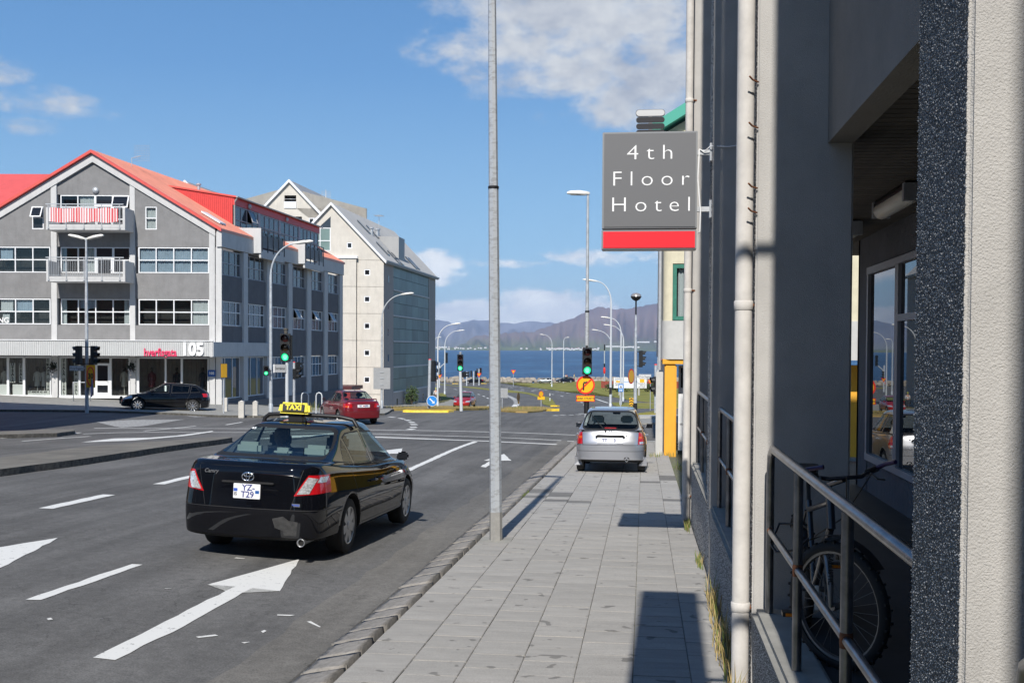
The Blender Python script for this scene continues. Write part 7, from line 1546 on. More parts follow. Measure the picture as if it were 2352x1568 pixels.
h = on_body(sh_, -.10, .93); m = MB(); p0 = h[0]+Vector((0, -.02, -.01)); h2 = on_body(sh_, -.42, 1.26); p1 = h2[0]+Vector((0, -.02, 0)); m.tube([p0, p0.lerp(p1, .45)+Vector((0, -.03, 0)), p0.lerp(p1, .6)+Vector((0, -.02, 0))], [.013, .011, .008], 6); m.tube([p0.lerp(p1, .42)+Vector((.03, -.012, -.03)), p1], .008, 5); m.lathe([(.02, 0), (.022, -.03), (0, -.035)], 10, 'y', p0); m.build('wiper', M['black'], sh_)
m = MB(); m.tube([(.36, .05, .30), (.36, .5, .30)], .035, 12); m.lathe([(.03, -.0), (.034, -.08), (.028, -.08), (.02, 0)], 16, 'y', (.36, .10, .30), cap=False); m.build('exhaust_pipe', M['alloy'], sh_, clean=False); m = MB(); m.disc((.36, .03, .30), .026, (0, -1, 0)); m.build('exhaust_bore', M['under'], sh_)
decal(sh_, 'exhaust_cutout', 'under', [(.30, .255), (.42, .255), (.42, .33), (.40, .36), (.32, .36), (.30, .33)], .003)
for s in (1, -1): m = MB(); m.add([(s*.74, .40, .36), (s*.79, .32, .36), (s*.80, .33, .16), (s*.62, .36, .16), (s*.66, .38, .3)], [(0, 1, 2, 3, 4)], False); m.build('mud_flap', M['paint_silver'], sh_)
m = MB(); m.box(-.62, .62, .2, .5, .90, .93); m.build('parcel_shelf', M['seat_dark'], sh_); h = on_body(sh_, 0, .985); m = MB(); m.box(-.13, .13, h[0].y+.03, h[0].y+.08, .96, 1.005); m.build('brake_light', M['lamp_red'], sh_, .008)
for x in (-.33, .33): seat(sh_, x, 1.55, .48, 'seat_dark', .48, .55, True, 'seat_grey')
m = MB(); m.box(-.6, .6, .62, .8, .4, .88); m.build('rear_seat', M['seat_grey'], sh_, .04); m = MB(); m.box(-.6, .6, 2.25, 2.6, .6, .9); m.build('dashboard', M['seat_dark'], sh_, .05)
m = MB(); m.box(-.02, .16, 2.0, 2.02, 1.24, 1.30); m.build('interior_mirror', M['black'], sh_, .01)
for s in (1,): m = MB(); m.tube([(.33+.19*math.cos(2*math.pi*k/20), 2.1+.05*math.sin(2*math.pi*k/20), .93+.17*math.sin(2*math.pi*k/20)) for k in range(21)] if False else [(-.33+.18*math.cos(2*math.pi*k/20), 2.08, .90+.17*math.sin(2*math.pi*k/20)) for k in range(21)], .015, 6); m.build('steering_wheel', M['black'], sh_)
# ---- dark red saloon turning at the crossing
RED = dict(SED, L=4.45, W=1.70, H=1.41, ra=1.0, fa=3.52, wr=.30, tw=.185, paint='paint_red', glass='car_glass', spokes=8, wstyle='spoke', bump=.58, zb=.2,
 belt=[(0, 1.0), (.5, .985), (1.0, .95), (2.2, .90), (3.1, .90), (3.5, .88), (3.9, .80), (4.2, .70), (4.45, .62)],
 roof=[(.8, 1.31), (1.4, 1.385), (2.0, 1.41), (2.6, 1.39), (3.0, 1.34)], rg=.62, rr=1.25, fr=2.48, wb=3.22, cw=(.68, .745, .69), rw=(.54, .58, .53), my=2.95, mz=.97,
 rear_glass=rounded_poly([(-.63, 1.02), (.63, 1.02), (.52, 1.355), (-.52, 1.355)], .08), front_glass=rounded_poly([(-.68, .95), (.68, .95), (.5, 1.35), (-.5, 1.35)], .05),
 side_glass=[([(.98, .99), (1.25, .95), (1.93, .925), (1.88, 1.31), (1.45, 1.29), (1.25, 1.23)], 'car_glass'), ([(2.0, .925), (3.0, .925), (2.8, 1.08), (2.48, 1.29), (1.94, 1.31)], 'car_glass')],
 lamps=[('tail_light', [(.46, .735), (.88, .735), (.88, .90), (.50, .90)], 'y', 'lamp_red', rearside(.6, 1.0, .4)), ('tail_light', [(-.46, .735), (-.88, .735), (-.88, .90), (-.50, .90)], 'y', 'lamp_red', rearside(.6, 1.0, .4)),
           ('headlight', [(.45, .58), (.85, .60), (.85, .70), (.5, .69)], 'y', 'lamp_clear', front(.5, .8)), ('headlight', [(-.45, .58), (-.85, .60), (-.85, .70), (-.5, .69)], 'y', 'lamp_clear', front(.5, .8))],
 seams=[([(-.88, .57), (.88, .57), (.88, .58), (-.88, .58)], 'y', rear(.5, .7)), ([(1.95, .32), (1.958, .32), (1.958, .92), (1.95, .92)], 'x', side), ([(3.08, .32), (3.088, .32), (3.05, .92), (3.042, .92)], 'x', side), ([(1.42, .34), (1.428, .34), (1.1, .94), (1.092, .94)], 'x', side)],
 doors=[('door', [(1.435, .325), (1.945, .325), (1.945, .92), (1.13, .94), (1.2, .80)]), ('door', [(1.963, .325), (3.075, .325), (3.04, .92), (1.963, .92)])], handles=((1.82, .77), (2.15, .77)), panels=[])
rp = ground(857, 963.5, ROAD); ryaw = rad(-11.5)
rr_pt = at_depth(865, 803, 48.0)
def spot(u, dep): p = at_depth(u, 803, dep); return Vector((p[0], p[1]))
ryaw = rad(31)
o2 = origin_from(spot(835, 46.8), (0, .05), ryaw)
rd = car(RED, 'saloon_car', 'dark red saloon with a boot spoiler driving away across the junction', 'car', (o2.x, o2.y, gz(o2.x, o2.y+1)+ROAD), ryaw, levels=2); bpy.context.view_layer.update()
m = MB(); m.tube([(-.62, .22, 1.0), (-.6, .18, 1.075), (.6, .18, 1.075), (.62, .22, 1.0)], .022, 8); m.build('spoiler', M['paint_red'], rd)
h = on_body(rd, 0, .80); plate(rd, 0, h[0].y-.015, .80, .52, .115, [('VI', -.14, 0), ('690', .12, 0)], .11, bold=.004); m = MB(); m.box(-.035, .035, h[0].y-.032, h[0].y-.026, .785, .82); m.build('plate_mark', M['lamp_red'], rd)
for s in (1, -1): decal(rd, 'light_lens', 'lamp_clear' if s > 0 else 'lamp_amber', [(s*.60, .76), (s*.78, .76), (s*.78, .81), (s*.60, .81)][::s], .008)
m = MB(); m.tube([(-.45, .02, .28), (-.45, .4, .28)], .035, 10); m.build('exhaust_pipe', M['chrome'], rd)
for x in (-.34, .34): seat(rd, x, 2.0, .46, 'seat_dark')
m = MB(); m.box(-.6, .6, 1.05, 1.25, .4, 1.0); m.build('rear_seat', M['seat_dark'], rd, .04)
# ---- black five-door estate hatch crossing on the left
EST = dict(SED, L=4.29, W=1.77, H=1.42, ra=.83, fa=3.41, wr=.325, tw=.215, paint='paint_black', spokes=9, wstyle='spoke', rim='chrome', bump=.60, zb=.19, glass='car_glass_light', rglass='car_glass_dark', rgz=.9,
 belt=[(0, .97), (.5, .965), (1.5, .93), (2.4, .90), (3.0, .89), (3.4, .87), (3.8, .80), (4.1, .70), (4.29, .64)], r1=.03, r2=.07, r3=.11,
 roof=[(.3, 1.31), (.8, 1.38), (1.5, 1.42), (2.1, 1.42), (2.6, 1.36)], rg=.22, rr=.62, fr=2.22, wb=3.05, cw=(.72, .77, .71), rw=(.55, .58, .54), my=2.72, mz=.96,
 rear_glass=rounded_poly([(-.64, 1.0), (.64, 1.0), (.53, 1.32), (-.53, 1.32)], .07), front_glass=rounded_poly([(-.70, .95), (.70, .95), (.52, 1.36), (-.52, 1.36)], .05),
 side_glass=[([(.50, 1.0), (.98, .98), (.92, 1.30), (.72, 1.28), (.56, 1.10)], 'car_glass_dark'), ([(1.04, .975), (1.86, .945), (1.84, 1.335), (.99, 1.31)], 'car_glass_dark'), ([(1.98, .945), (2.82, .93), (2.66, 1.06), (2.30, 1.29), (1.95, 1.335)], 'car_glass_light')],
 lamps=[('tail_light', [(.5, .80), (.9, .78), (.9, .95), (.55, .95)], 'y', 'lamp_red', rearside(.7, 1.0, .4)), ('tail_light', [(-.5, .80), (-.9, .78), (-.9, .95), (-.55, .95)], 'y', 'lamp_red', rearside(.7, 1.0, .4)),
           ('headlight', [(3.66, .64), (4.18, .585), (4.22, .68), (3.80, .78), (3.68, .76)], 'x', 'lamp_clear', lambda f: f.calc_center_median().y > 3.5 and f.normal.z < .85 and .5 < f.calc_center_median().z < .85)],
 seams=[([(1.90, .32), (1.91, .32), (1.91, .94), (1.90, .94)], 'x', side), ([(3.0, .32), (3.01, .32), (2.93, .92), (2.92, .92)], 'x', side), ([(1.26, .36), (1.27, .36), (.96, .95), (.95, .95)], 'x', side)],
 doors=[('door', [(1.275, .325), (1.895, .325), (1.895, .94), (.99, .955), (1.08, .76)]), ('door', [(1.915, .325), (2.995, .325), (2.915, .925), (1.915, .94)])], handles=((1.78, .78), (1.1, .80))[:1]+((2.1, .77),), panels=[])
a_, b_ = spot(325, 55.0), spot(442, 55.6); dv = (a_-b_).normalized(); eyaw = math.atan2(dv.y, dv.x)-math.pi/2
cyl = spot(474.5, 55.0); o2 = b_-dv*.83+Vector((dv.y, -dv.x))*0
nrm2 = Vector((-dv.y, dv.x)); nrm2 = nrm2 if nrm2.y > 0 else -nrm2; o2 = o2+nrm2*.78
es = car(EST, 'estate_car', 'black five-door car with bright alloy wheels crossing before the shops', 'car', (o2.x, o2.y, gz(o2.x, o2.y)+ROAD), eyaw, levels=2)
za_, zb2 = gz(a_.x, a_.y), gz(b_.x, b_.y); es.rotation_euler = Euler((math.atan2(za_-zb2, (a_-b_).length), 0, eyaw))
m = MB(); m.box(-.28, .28, 4.27, 4.30, .42, .54); m.build('licence_plate', M['plate_white'], es)
m = MB(); m.prism([(-.35, .35), (.35, .35), (.30, .68), (-.30, .68)], 1, 4.2, 4.285); m.build('grille', M['rubber'], es)
for x in (-.36, .36): seat(es, x, 2.0, .46, 'seat_dark')
for s in (1, -1): m = MB(); m.box(s*.80-.01, s*.80+.03, 3.28, 3.38, .76, .78); m.build('indicator_lens', M['lamp_clear'], es)
# ---- far cars (same builder, coarser)
def small_car(S, name, label, u, dep, yaw, paint_key, zoff=0., grp=None):
 S2 = dict(S, paint=paint_key); p = spot(u, dep); o2 = origin_from(p, (0, S['L']/2), yaw)
 return car(S2, name, label, 'car', (o2.x, o2.y, gz(p.x, p.y)+ROAD+zoff), yaw, grp, levels=2)
small_car(HAT, 'hatchback', 'bright red hatchback coming up behind the green traffic light', 1068, 101.0, math.pi+rad(-2), 'paint_bred', .05)
small_car(SED, 'saloon_car', 'black saloon passing left to right along the sea wall', 1090, 284, math.pi/2, 'paint_black', .1)
small_car(EST, 'estate_car', 'grey estate car parked by the shore, left of the dark blue car', 1249.5+3, 289, math.pi/2+.1, 'paint_grey', .14)
small_car(SED, 'saloon_car', 'dark blue saloon parked by the shore beside the grey car', 1299, 284, math.pi/2+.15, 'paint_navy', .14)
small_car(HAT, 'hatchback', 'white hatchback half hidden behind the direction board', 1468, 262, math.pi/2+.1, 'paint_white', .14)
small_car(EST, 'estate_car', 'pale grey car by the shore beyond the Hverfisgata sign', 1512, 289, math.pi/2, 'paint_white', .14)
# ------------------------------------------------------------------ street lamps, signals, signs
M['pole'] = material('galvanised_pole', (.43, .46, .49), rough=.5, metal=.25, vary=.22, vscale=7, detail=8)
M['pole_white'] = material('pale_pole', (.55, .58, .60), rough=.45, metal=.1)
M['lamp_shell'] = material('lamp_shell', (.66, .65, .61), rough=.5, vary=.06); M['lamp_lens'] = material('lamp_lens', (.40, .40, .38), rough=.2)
M['signal'] = material('signal_housing', (.012, .013, .014), rough=.45); M['lens_red'] = material('red_lens_off', (.035, .004, .004), rough=.2); M['lens_amber'] = material('amber_lens_off', (.035, .018, .004), rough=.2); M['lens_green_off'] = material('green_lens_off', (.004, .03, .015), rough=.2)
M['lens_green'] = material('green_light', (.02, .5, .25), rough=.3, emit=(.02, .95, .36), estr=1.0); M['lens_core'] = material('green_light_core', (.2, .8, .5), rough=.3, emit=(.25, 1.0, .58), estr=1.05)
M['lens_red_on'] = material('red_light', (.6, .02, .02), rough=.3, emit=(1, .05, .03), estr=.8)
M['sign_yellow'] = material('sign_yellow', (.80, .42, .01), rough=.4); M['sign_edge_red'] = material('sign_edge_red', (.72, .03, .02), rough=.4); M['sign_back'] = material('sign_back', (.34, .35, .36), rough=.5, metal=.3, vary=.06)
M['sign_blue'] = material('sign_blue', (.02, .22, .62), rough=.4); M['sign_white'] = material('sign_white', (.72, .73, .74), rough=.45); M['brown_back'] = material('brown_back', (.14, .085, .025), rough=.6)
def rpath(o, pts): return [Vector(p)-Vector(o) for p in pts]
def zv(u, v, dep): return float(at_depth(u, v, dep)[2])
def head_shape(mat_lens=True): pass
def lamp_head(parent, p, d, L=.62, w_=.24, tilt=.12, name='lamp_head'):
 d = Vector((d[0], d[1], 0)).normalized(); n = Vector((-d.y, d.x, 0)); up = Vector((0, 0, 1)); m = MB(); vs = []
 secs = [(0, .35, .05, .04), (.12, .8, .075, .05), (.45, 1.0, .10, .055), (.85, .92, .085, .05), (1.0, .6, .045, .03)]
 for t, wf, hu, hd in secs:
  c = p+d*L*t+up*(L*t*tilt); hw = w_/2*wf
  vs += [c-n*hw, c-n*hw*.75+up*hu, c+n*hw*.75+up*hu, c+n*hw, c+n*hw*.85-up*hd*.5, c-n*hw*.85-up*hd*.5]
 fs = [tuple(range(6))[::-1], tuple(range(24, 30))]+[(i*6+k, i*6+(k+1) % 6, (i+1)*6+(k+1) % 6, (i+1)*6+k) for i in range(4) for k in range(6)]
 m.add(vs, fs, True); h = m.build(name, M['lamp_shell'], parent)
 m = MB(); q = []
 for t, wf in ((.18, .6), (.85, .6)): c = p+d*L*t+up*(L*t*tilt-.034); q += [c-n*w_/2*wf, c+n*w_/2*wf]
 q2 = [x-up*.02 for x in q]; m.add(q+q2, [(0, 1, 3, 2), (4, 6, 7, 5), (0, 4, 5, 1), (1, 5, 7, 3), (3, 7, 6, 2), (2, 6, 4, 0)], False); m.build('lens', M['lamp_lens'], h)
 return h
def street_lamp(label, u, dep, v_head, u_head=None, r=.075, vb=None, arm='curve', mat='pole', L=.7, group='street lamps along the roads', base=None, bend=None):
 o = Vector(base) if base else stand(u, dep); t = thing('street_lamp', label, 'street lamp', o, 0, group)
 zt_ = zv(u, v_head, dep)-o.z; R_ = Vector((math.cos(YAW), math.sin(YAW), 0))
 if arm == 'curve':
  dx = (u_head-u)/FPX*dep; s = 1 if dx > 0 else -1; d = R_*s; ax = abs(dx)-L*.9; hb = bend or min(abs(dx)*.75, zt_*.25); pts = [(0, 0, 0), (0, 0, zt_-hb-.02)]
  path = [Vector(p) for p in pts]
  for k in range(1, 9):
   a = k/8*math.pi/2*.92; path.append(d*(ax*(1-math.cos(a)))+Vector((0, 0, zt_-hb+hb*math.sin(a)*.98)))
  m = MB(); m.tube(path[:2], [r, r*.75], 12); m.build('pole', M[mat], t)
  m = MB(); m.tube(path[1:], [r*.75]+[r*.55]*4+[r*.42]*4, 10); m.build('arm', M[mat], t)
  lamp_head(t, path[-1], d, L, .26)
 m = MB(); m.lathe([(r*1.25, -.1), (r*1.25, .42), (r*1.02, .46)], 12); m.build('base_sleeve', M[mat], t)
 return t, zt_
def signal_head(parent, p, yaw, lit='green', n=3, w_=.30, h=.86, back=False, label=None):
 T = Matrix.Translation(p) @ Matrix.Rotation(yaw, 4, 'Z'); m = MB(T); step = h/n
 m.box(-w_/2, w_/2, -.09, .09, -h/2, h/2); 
 if back: m.box(-w_/2-.07, w_/2+.07, .02, .04, -h/2-.07, h/2+.07)
 hd = m.build('signal_head', M['signal'], parent, .012)
 for k in range(n):
  zc = h/2-step*(k+.5); m = MB(T); r = step*.40
  cols = ['lens_red', 'lens_amber', 'lens_green_off'] if n == 3 else ['lens_red', 'lens_green_off']; mt = cols[k]
  if lit == 'green' and k == n-1: mt = 'lens_green'
  if lit == 'red' and k == 0: mt = 'lens_red_on'
  m.lathe([(r, -.10), (r*.7, -.112), (0, -.118)], 18, 'y', (0, 0, zc)); m.build('lens', M[mt], hd)
  if mt == 'lens_green': m = MB(T); m.lathe([(r*.62, -.116), (r*.4, -.121), (0, -.123)], 16, 'y', (0, 0, zc)); m.build('light_core', M['lens_core'], hd)
  vs = []; rr = step*.46; N_ = 10
  for j in range(N_+1):
   a = math.radians(-25)+math.radians(230)*j/N_; dpt = .22-.09*(1-max(0, math.sin(a)))
   x, z = rr*math.cos(a), rr*math.sin(a); vs += [(x, -.09, zc+z), (x*.93, -.09-dpt, zc+z*.93-.01)]
  m = MB(T); m.add(vs, [(2*j, 2*j+2, 2*j+3, 2*j+1) for j in range(N_)], True); vo = m.build('visor', M['signal'], hd)
 return hd
def round_sign(parent, p, r, face, edge=None, yaw=0, name='sign_disc', back='sign_back'):
 T = Matrix.Translation(p) @ Matrix.Rotation(yaw, 4, 'Z'); m = MB(T); m.lathe([(r, 0), (r, .02)], 32, 'y'); s = m.build(name, M[back], parent)
 if edge: m = MB(T); m.lathe([(r, -.004), (r, -.001)], 32, 'y'); m.build('sign_edge', M[edge], s)
 m = MB(T); m.lathe([(r*(.82 if edge else .97), -.008), (r*(.82 if edge else .97), -.004)], 32, 'y'); m.build('sign_face', M[face], s)
 return s, T
def yield_sign(parent, p, w_, yaw=0):
 T = Matrix.Translation(p) @ Matrix.Rotation(yaw, 4, 'Z'); h = w_*.87; m = MB(T); tri = lambda s: [(-w_/2*s, h*.45*s), (0, -h*.55*s), (w_/2*s, h*.45*s)]
 m.prism(tri(1), 1, 0, .02); s = m.build('sign_triangle', M['sign_edge_red'], parent); m = MB(T); m.prism([(x, z+h*.03) for x, z in tri(.55)], 1, -.006, 0); m.build('sign_face', M['sign_yellow'], s); return s
def street_name(parent, p, w_, h, body, yaw=0):
 T = Matrix.Translation(p) @ Matrix.Rotation(yaw, 4, 'Z'); m = MB(T); m.box(-w_/2-.02, w_/2+.02, 0, .03, -h/2-.02, h/2+.02); s = m.build('name_frame', M['sign_back'], parent, .008)
 m = MB(T); m.box(-w_/2, w_/2, -.006, 0, -h/2, h/2); m.build('name_plate', M['sign_white'], s)
 m = MB(T); m.box(-w_/2+.012, w_/2-.012, -.0075, -.006, h/2-.024, h/2-.012); m.box(-w_/2+.012, w_/2-.012, -.0075, -.006, -h/2+.012, -h/2+.024); m.build('name_border', M['ink'], s, kind='stuff')
 t_ = text('lettering', body, h*.66, M['ink'], s, T @ facing((0, -.009, 0), (1, 0, 0)), bold=.0015, extrude=.001)
 return s
# ---- nearest lamp post: thick octagonal pole reaching out of the picture
o = Vector((-1.85, 14.2, gz(0, 14.2))); t = thing('street_lamp', 'tall galvanised lamp post in the foreground at the kerb, running out of the picture', 'street lamp', o, 0, 'street lamps along the roads')
M['streaky_pole'] = material('streaky_galvanised', (.40, .43, .46), rough=.5, metal=.3)
nt_ = M['streaky_pole'].node_tree; tcn = nt_.nodes.new('ShaderNodeTexCoord'); mp = nt_.nodes.new('ShaderNodeMapping'); mp.inputs['Scale'].default_value = (5, 5, 13); mp.inputs['Rotation'].default_value = (.35, .3, 0)
n1 = nt_.nodes.new('ShaderNodeTexNoise'); n1.inputs['Scale'].default_value = 2.2; n1.inputs['Detail'].default_value = 7; n1.inputs['Roughness'].default_value = .6; n1.inputs['Distortion'].default_value = .6
r1 = nt_.nodes.new('ShaderNodeValToRGB'); r1.color_ramp.elements[0].position = .40; r1.color_ramp.elements[0].color = (.35, .365, .38, 1); r1.color_ramp.elements[1].position = .50; r1.color_ramp.elements[1].color = (.46, .49, .52, 1)
nt_.links.new(tcn.outputs['Object'], mp.inputs[0]); nt_.links.new(mp.outputs[0], n1.inputs['Vector']); nt_.links.new(n1.outputs['Fac'], r1.inputs[0]); nt_.links.new(r1.outputs[0], nt_.nodes['Principled BSDF'].inputs['Base Color'])
LEAN = Vector((-.012, 0, 1))
m = MB(); m.tube([LEAN*(-.15), LEAN*4.45], [.080, .064], 8, sm=False); m.build('pole', M['streaky_pole'], t)
m = MB(); m.tube([LEAN*4.45, LEAN*8.0], [.060, .045], 8, sm=False); m.build('upper_pole', M['streaky_pole'], t)
m = MB(); m.lathe([(.068, 4.44), (.0695, 4.445), (.0695, 4.47), (.064, 4.475)], 12, o=(-.012*4.4, 0, 0)); m.build('joint_ring', M['black'], t)
m = MB(); m.tube([LEAN*(-.1), LEAN*.36], [.0825, .0815], 8, sm=False); m.build('base_sleeve', material('base_coat', (.27, .265, .25), rough=.8, vary=.12, vscale=12), t)
m = MB(); m.box(-.2, .2, -.2, .2, -.03, .006); m.build('base_slab', M['concrete'], t)
lamp_head(t, LEAN*7.98+Vector((.06, 0, .02)), (-1, 0), .78, .24, .02)
# ---- lamp with the traffic light and the no-turn sign, on the pavement edge ahead
o = stand(1348, 38.0); t = thing('street_lamp', 'lamp post carrying a green traffic light and a yellow no right turn sign', 'street lamp', o, 0, 'street lamps along the roads')
zt_ = zv(1349, 448, 38)-o.z; zj = zv(1348, 716, 38)-o.z
m = MB(); m.tube([(0, 0, -.1), (0, 0, zj)], [.082, .07], 10); m.build('pole', M['streaky_pole'], t); m = MB(); m.tube([(0, 0, zj), (0, 0, zt_)], [.058, .042], 10); m.build('upper_pole', M['pole'], t); m = MB(); m.lathe([(.072, zj-.02), (.074, zj), (.074, zj+.03), (.06, zj+.04)], 12); m.build('joint_ring', M['black'], t)
lamp_head(t, Vector((.06, 0, zt_+.02)), (-1, 0), .76, .24, .03)
sg = thing('traffic_light', 'traffic light showing green on the lamp post above the no right turn sign', 'traffic light', o+Vector((0, -.18, zv(1349, 829, 38)-o.z)), 0, 'green traffic lights at the junction')
signal_head(sg, Vector((.02, -.02, 0)), rad(6.65), 'green', 3, .31, .90); m = MB(); m.box(-.04, .04, .05, .14, -.5, -.42); m.box(-.04, .04, .05, .14, .44, .52); m.build('bracket', M['signal'], sg)
m = MB(); m.lathe([(.088, zv(1348, 942, 38)-o.z-.1), (.088, zv(1348, 918, 38)-o.z)], 12); m.build('black_band', M['black'], t)
ns = thing('road_sign', 'round yellow no right turn sign with a plate reading NEMA STRÆTÓ', 'road sign', o+Vector((-.03, -.12, zv(1348, 883.5, 38)-o.z)))
sp_, T = round_sign(ns, Vector((0, 0, 0)), .31, 'sign_yellow', 'sign_edge_red', rad(6.65))
m = MB(T); m.tube([(-.07, -.012, -.17), (-.07, -.012, .05), (-.05, -.012, .075), (.02, -.012, .08)], .022, 6); m.add([(.02, -.014, .125), (.02, -.014, .035), (.125, -.014, .08)], [(0, 1, 2)], False); m.box(-.095, -.045, -.016, -.008, -.17, .05); m.box(-.07, .03, -.016, -.008, .055, .105); m.build('arrow', M['ink'], sp_)
m = MB(T); c_, s_ = math.cos(rad(45)), math.sin(rad(45)); m.add([(-.2-.018, -.019, -.2+.018), (-.2+.018, -.019, -.2-.018), (.2+.018, -.019, .2-.018), (.2-.018, -.019, .2+.018), (-.2-.018, -.015, -.2+.018), (-.2+.018, -.015, -.2-.018), (.2+.018, -.015, .2-.018), (.2-.018, -.015, .2+.018)], [(0, 1, 2, 3), (7, 6, 5, 4), (0, 4, 5, 1), (1, 5, 6, 2), (2, 6, 7, 3), (3, 7, 4, 0)], False); m.build('slash', M['sign_edge_red'], sp_)
m = MB(T); m.box(-.31, .31, 0, .015, -.56, -.35); pl = m.build('plate', M['sign_edge_red'], ns, .006); m = MB(T); m.box(-.285, .285, -.005, 0, -.535, -.375); m.build('plate_face', M['sign_yellow'], pl); text('lettering', 'NEMA STRÆTÓ', .084, M['ink'], pl, T @ facing((0, -.008, -.458), (1, 0, 0)), bold=.0012, space=1.08, extrude=.001)
# ---- left lamp with two heads, back of the signals, street name and 30 sign
o = stand(199, 52.6); t = thing('street_lamp', 'lamp post with two heads in front of the shops on the left', 'street lamp', o, 0, 'street lamps along the roads')
zt_ = zv(199, 552, 52.6)-o.z; R_ = Vector((math.cos(YAW), math.sin(YAW), 0)); m = MB(); m.tube([(0, 0, -.1), (0, 0, zt_*.55), (0, 0, zt_)], [.085, .075, .045], 12); m.build('pole', M['pole'], t)
m = MB(); m.box(-.05, .05, -.05, .05, zt_, zt_+.1); m.build('head_bracket', M['pole_white'], t)
for s in (1, -1): lamp_head(t, Vector((0, 0, zt_+.04))+R_*s*.03, R_*s, .78, .26, .22)
for k, (u, yw, lb) in enumerate(((181, rad(90+8), 'black traffic light seen from the side, left of the two headed lamp post'), (215.5, rad(-82), 'black traffic light seen from the side, right of the two headed lamp post'))):
 sg = thing('traffic_light', lb, 'traffic light', Vector((*spot(u, 52.5), zv(u, 816, 52.5))), 0, 'traffic lights seen from behind or the side')
 signal_head(sg, Vector((0, 0, 0)), -yw if False else yw*-1, None, 3, .32, .88); dx = (199-u)/FPX*52.5; m = MB()
 for z in (.38, -.40): m.box(min(0, dx), max(0, dx), -.02, .02, z, z+.03)
 m.build('bracket', M['signal'], sg, kind='stuff')
sn = thing('street_name_sign', 'street name sign Hverfisgata on the two headed lamp post', 'street sign', Vector((*spot(175.5, 52.4), zv(175, 845.5, 52.4)))); street_name(sn, Vector((0, 0, 0)), .62, .20, 'Hverfisgata', YAW); m = MB(Matrix.Rotation(YAW, 4, 'Z')); m.box(.32, .46, -.01, .02, -.03, .03); m.build('bracket', M['pole'], sn)
ls = thing('road_sign', 'yellow 30 speed zone sign with a red ring on the two headed lamp post', 'road sign', Vector((*spot(208, 52.3), zv(208, 864, 52.3))), YAW)
m = MB(); m.box(-.21, .21, 0, .02, -.52, .52); s0 = m.build('board', M['sign_yellow'], ls, .01); m = MB(); m.tube([(.165*math.cos(2*math.pi*k/28), -.006, .42*math.sin(2*math.pi*k/28)) for k in range(29)], .028, 6); m.build('ring', M['sign_edge_red'], s0); text('lettering', '30', .34, M['ink'], s0, facing((0, -.008, 0), (1, 0, 0)), bold=.012, extrude=.001, sx=.72)
ks = thing('road_sign', 'blue keep right sign seen at a slant, low on the two headed lamp post', 'road sign', Vector((*spot(209.5, 52.3), zv(209, 890, 52.3))), YAW+rad(-62)); s0, T = round_sign(ks, Vector((0, 0, 0)), .43, 'blue_sign'); m = MB(); m.tube([(-.2, -.02, .22), (.2, -.02, -.22)], .03, 4); m.build('arrow', M['sign_white'], s0)
bp_ = thing('guard_rail', 'short white pedestrian barrier frame beside the two headed lamp post', 'barrier', Vector((*spot(168, 60), gz(*spot(168, 60))))); m = MB(Matrix.Rotation(YAW, 4, 'Z')); m.tube([(0, 0, 0), (0, 0, 1.0), (.9, 0, 1.0), (.9, 0, 0)], .03, 6); m.build('frame', M['pole_white'], bp_)
# ---- lamps with curved arms
street_lamp('curved arm lamp post before the side wall of the grey corner building', 622, 54.3, 558, 722, .085, L=.95)
street_lamp('curved arm lamp post before the beige block, with square sign backs', 877, 81, 675, 953, .085, L=.9)
o = stand(877, 80.8); ts_ = thing('road_sign', 'grey back of a square sign on the lamp post before the beige block', 'road sign', Vector((o.x, o.y, zv(876, 869, 80.8))), YAW)
m = MB(); m.box(-.60, .60, .06, .09, -.76, .76); bd = m.build('board', M['sign_back'], ts_, .01); m = MB()
for z in (-.45, .0, .45): m.box(-.14, .14, .02, .06, z-.02, z+.02)
m.build('clamp', M['pole'], ts_, kind='stuff')
for lab, u, dep, vh, uh, L in (('tall curved lamp post by the beige block corner, nearest of three by the bend', 1005.6, 113, 744, 1060, .95), ('second curved lamp post on the grass by the road bend', 1021.8, 183, 759, 1068, 1.3), ('far curved lamp post whose mast stands in line with the beige block edge', 999, 215, 775, 1013, .9),
  ('curved lamp post on the lawn edge, left arm, between near pole and signals', 1267.9, 248, 768.5, 1238, 1.1), ('farthest curved lamp post by the shore beside two people', 1294.6, 288, 775, 1307, .9),
  ('tall pale lamp post with a wide arm to the left, right of the green signal', 1403, 92, 645.5, 1336.5, 1.25), ('lamp post with left arm by the direction board, left of a pair', 1426.3, 134, 730, 1378.5, 1.25), ('lamp post with left arm by the direction board, right of a pair', 1432, 152, 747, 1384, 1.1), ('lamp post showing only its arm left of the tall pale post', 1404.5, 175, 758, 1356, 1.0)):
 t, z_ = street_lamp(lab, u, dep, vh, uh, .10 if dep < 120 else .12, mat='pole_white', L=L)
 if u == 1403: m = MB(); m.lathe([(.105, 1.2), (.105, 1.75)], 12); m.build('black_band', M['black'], t)
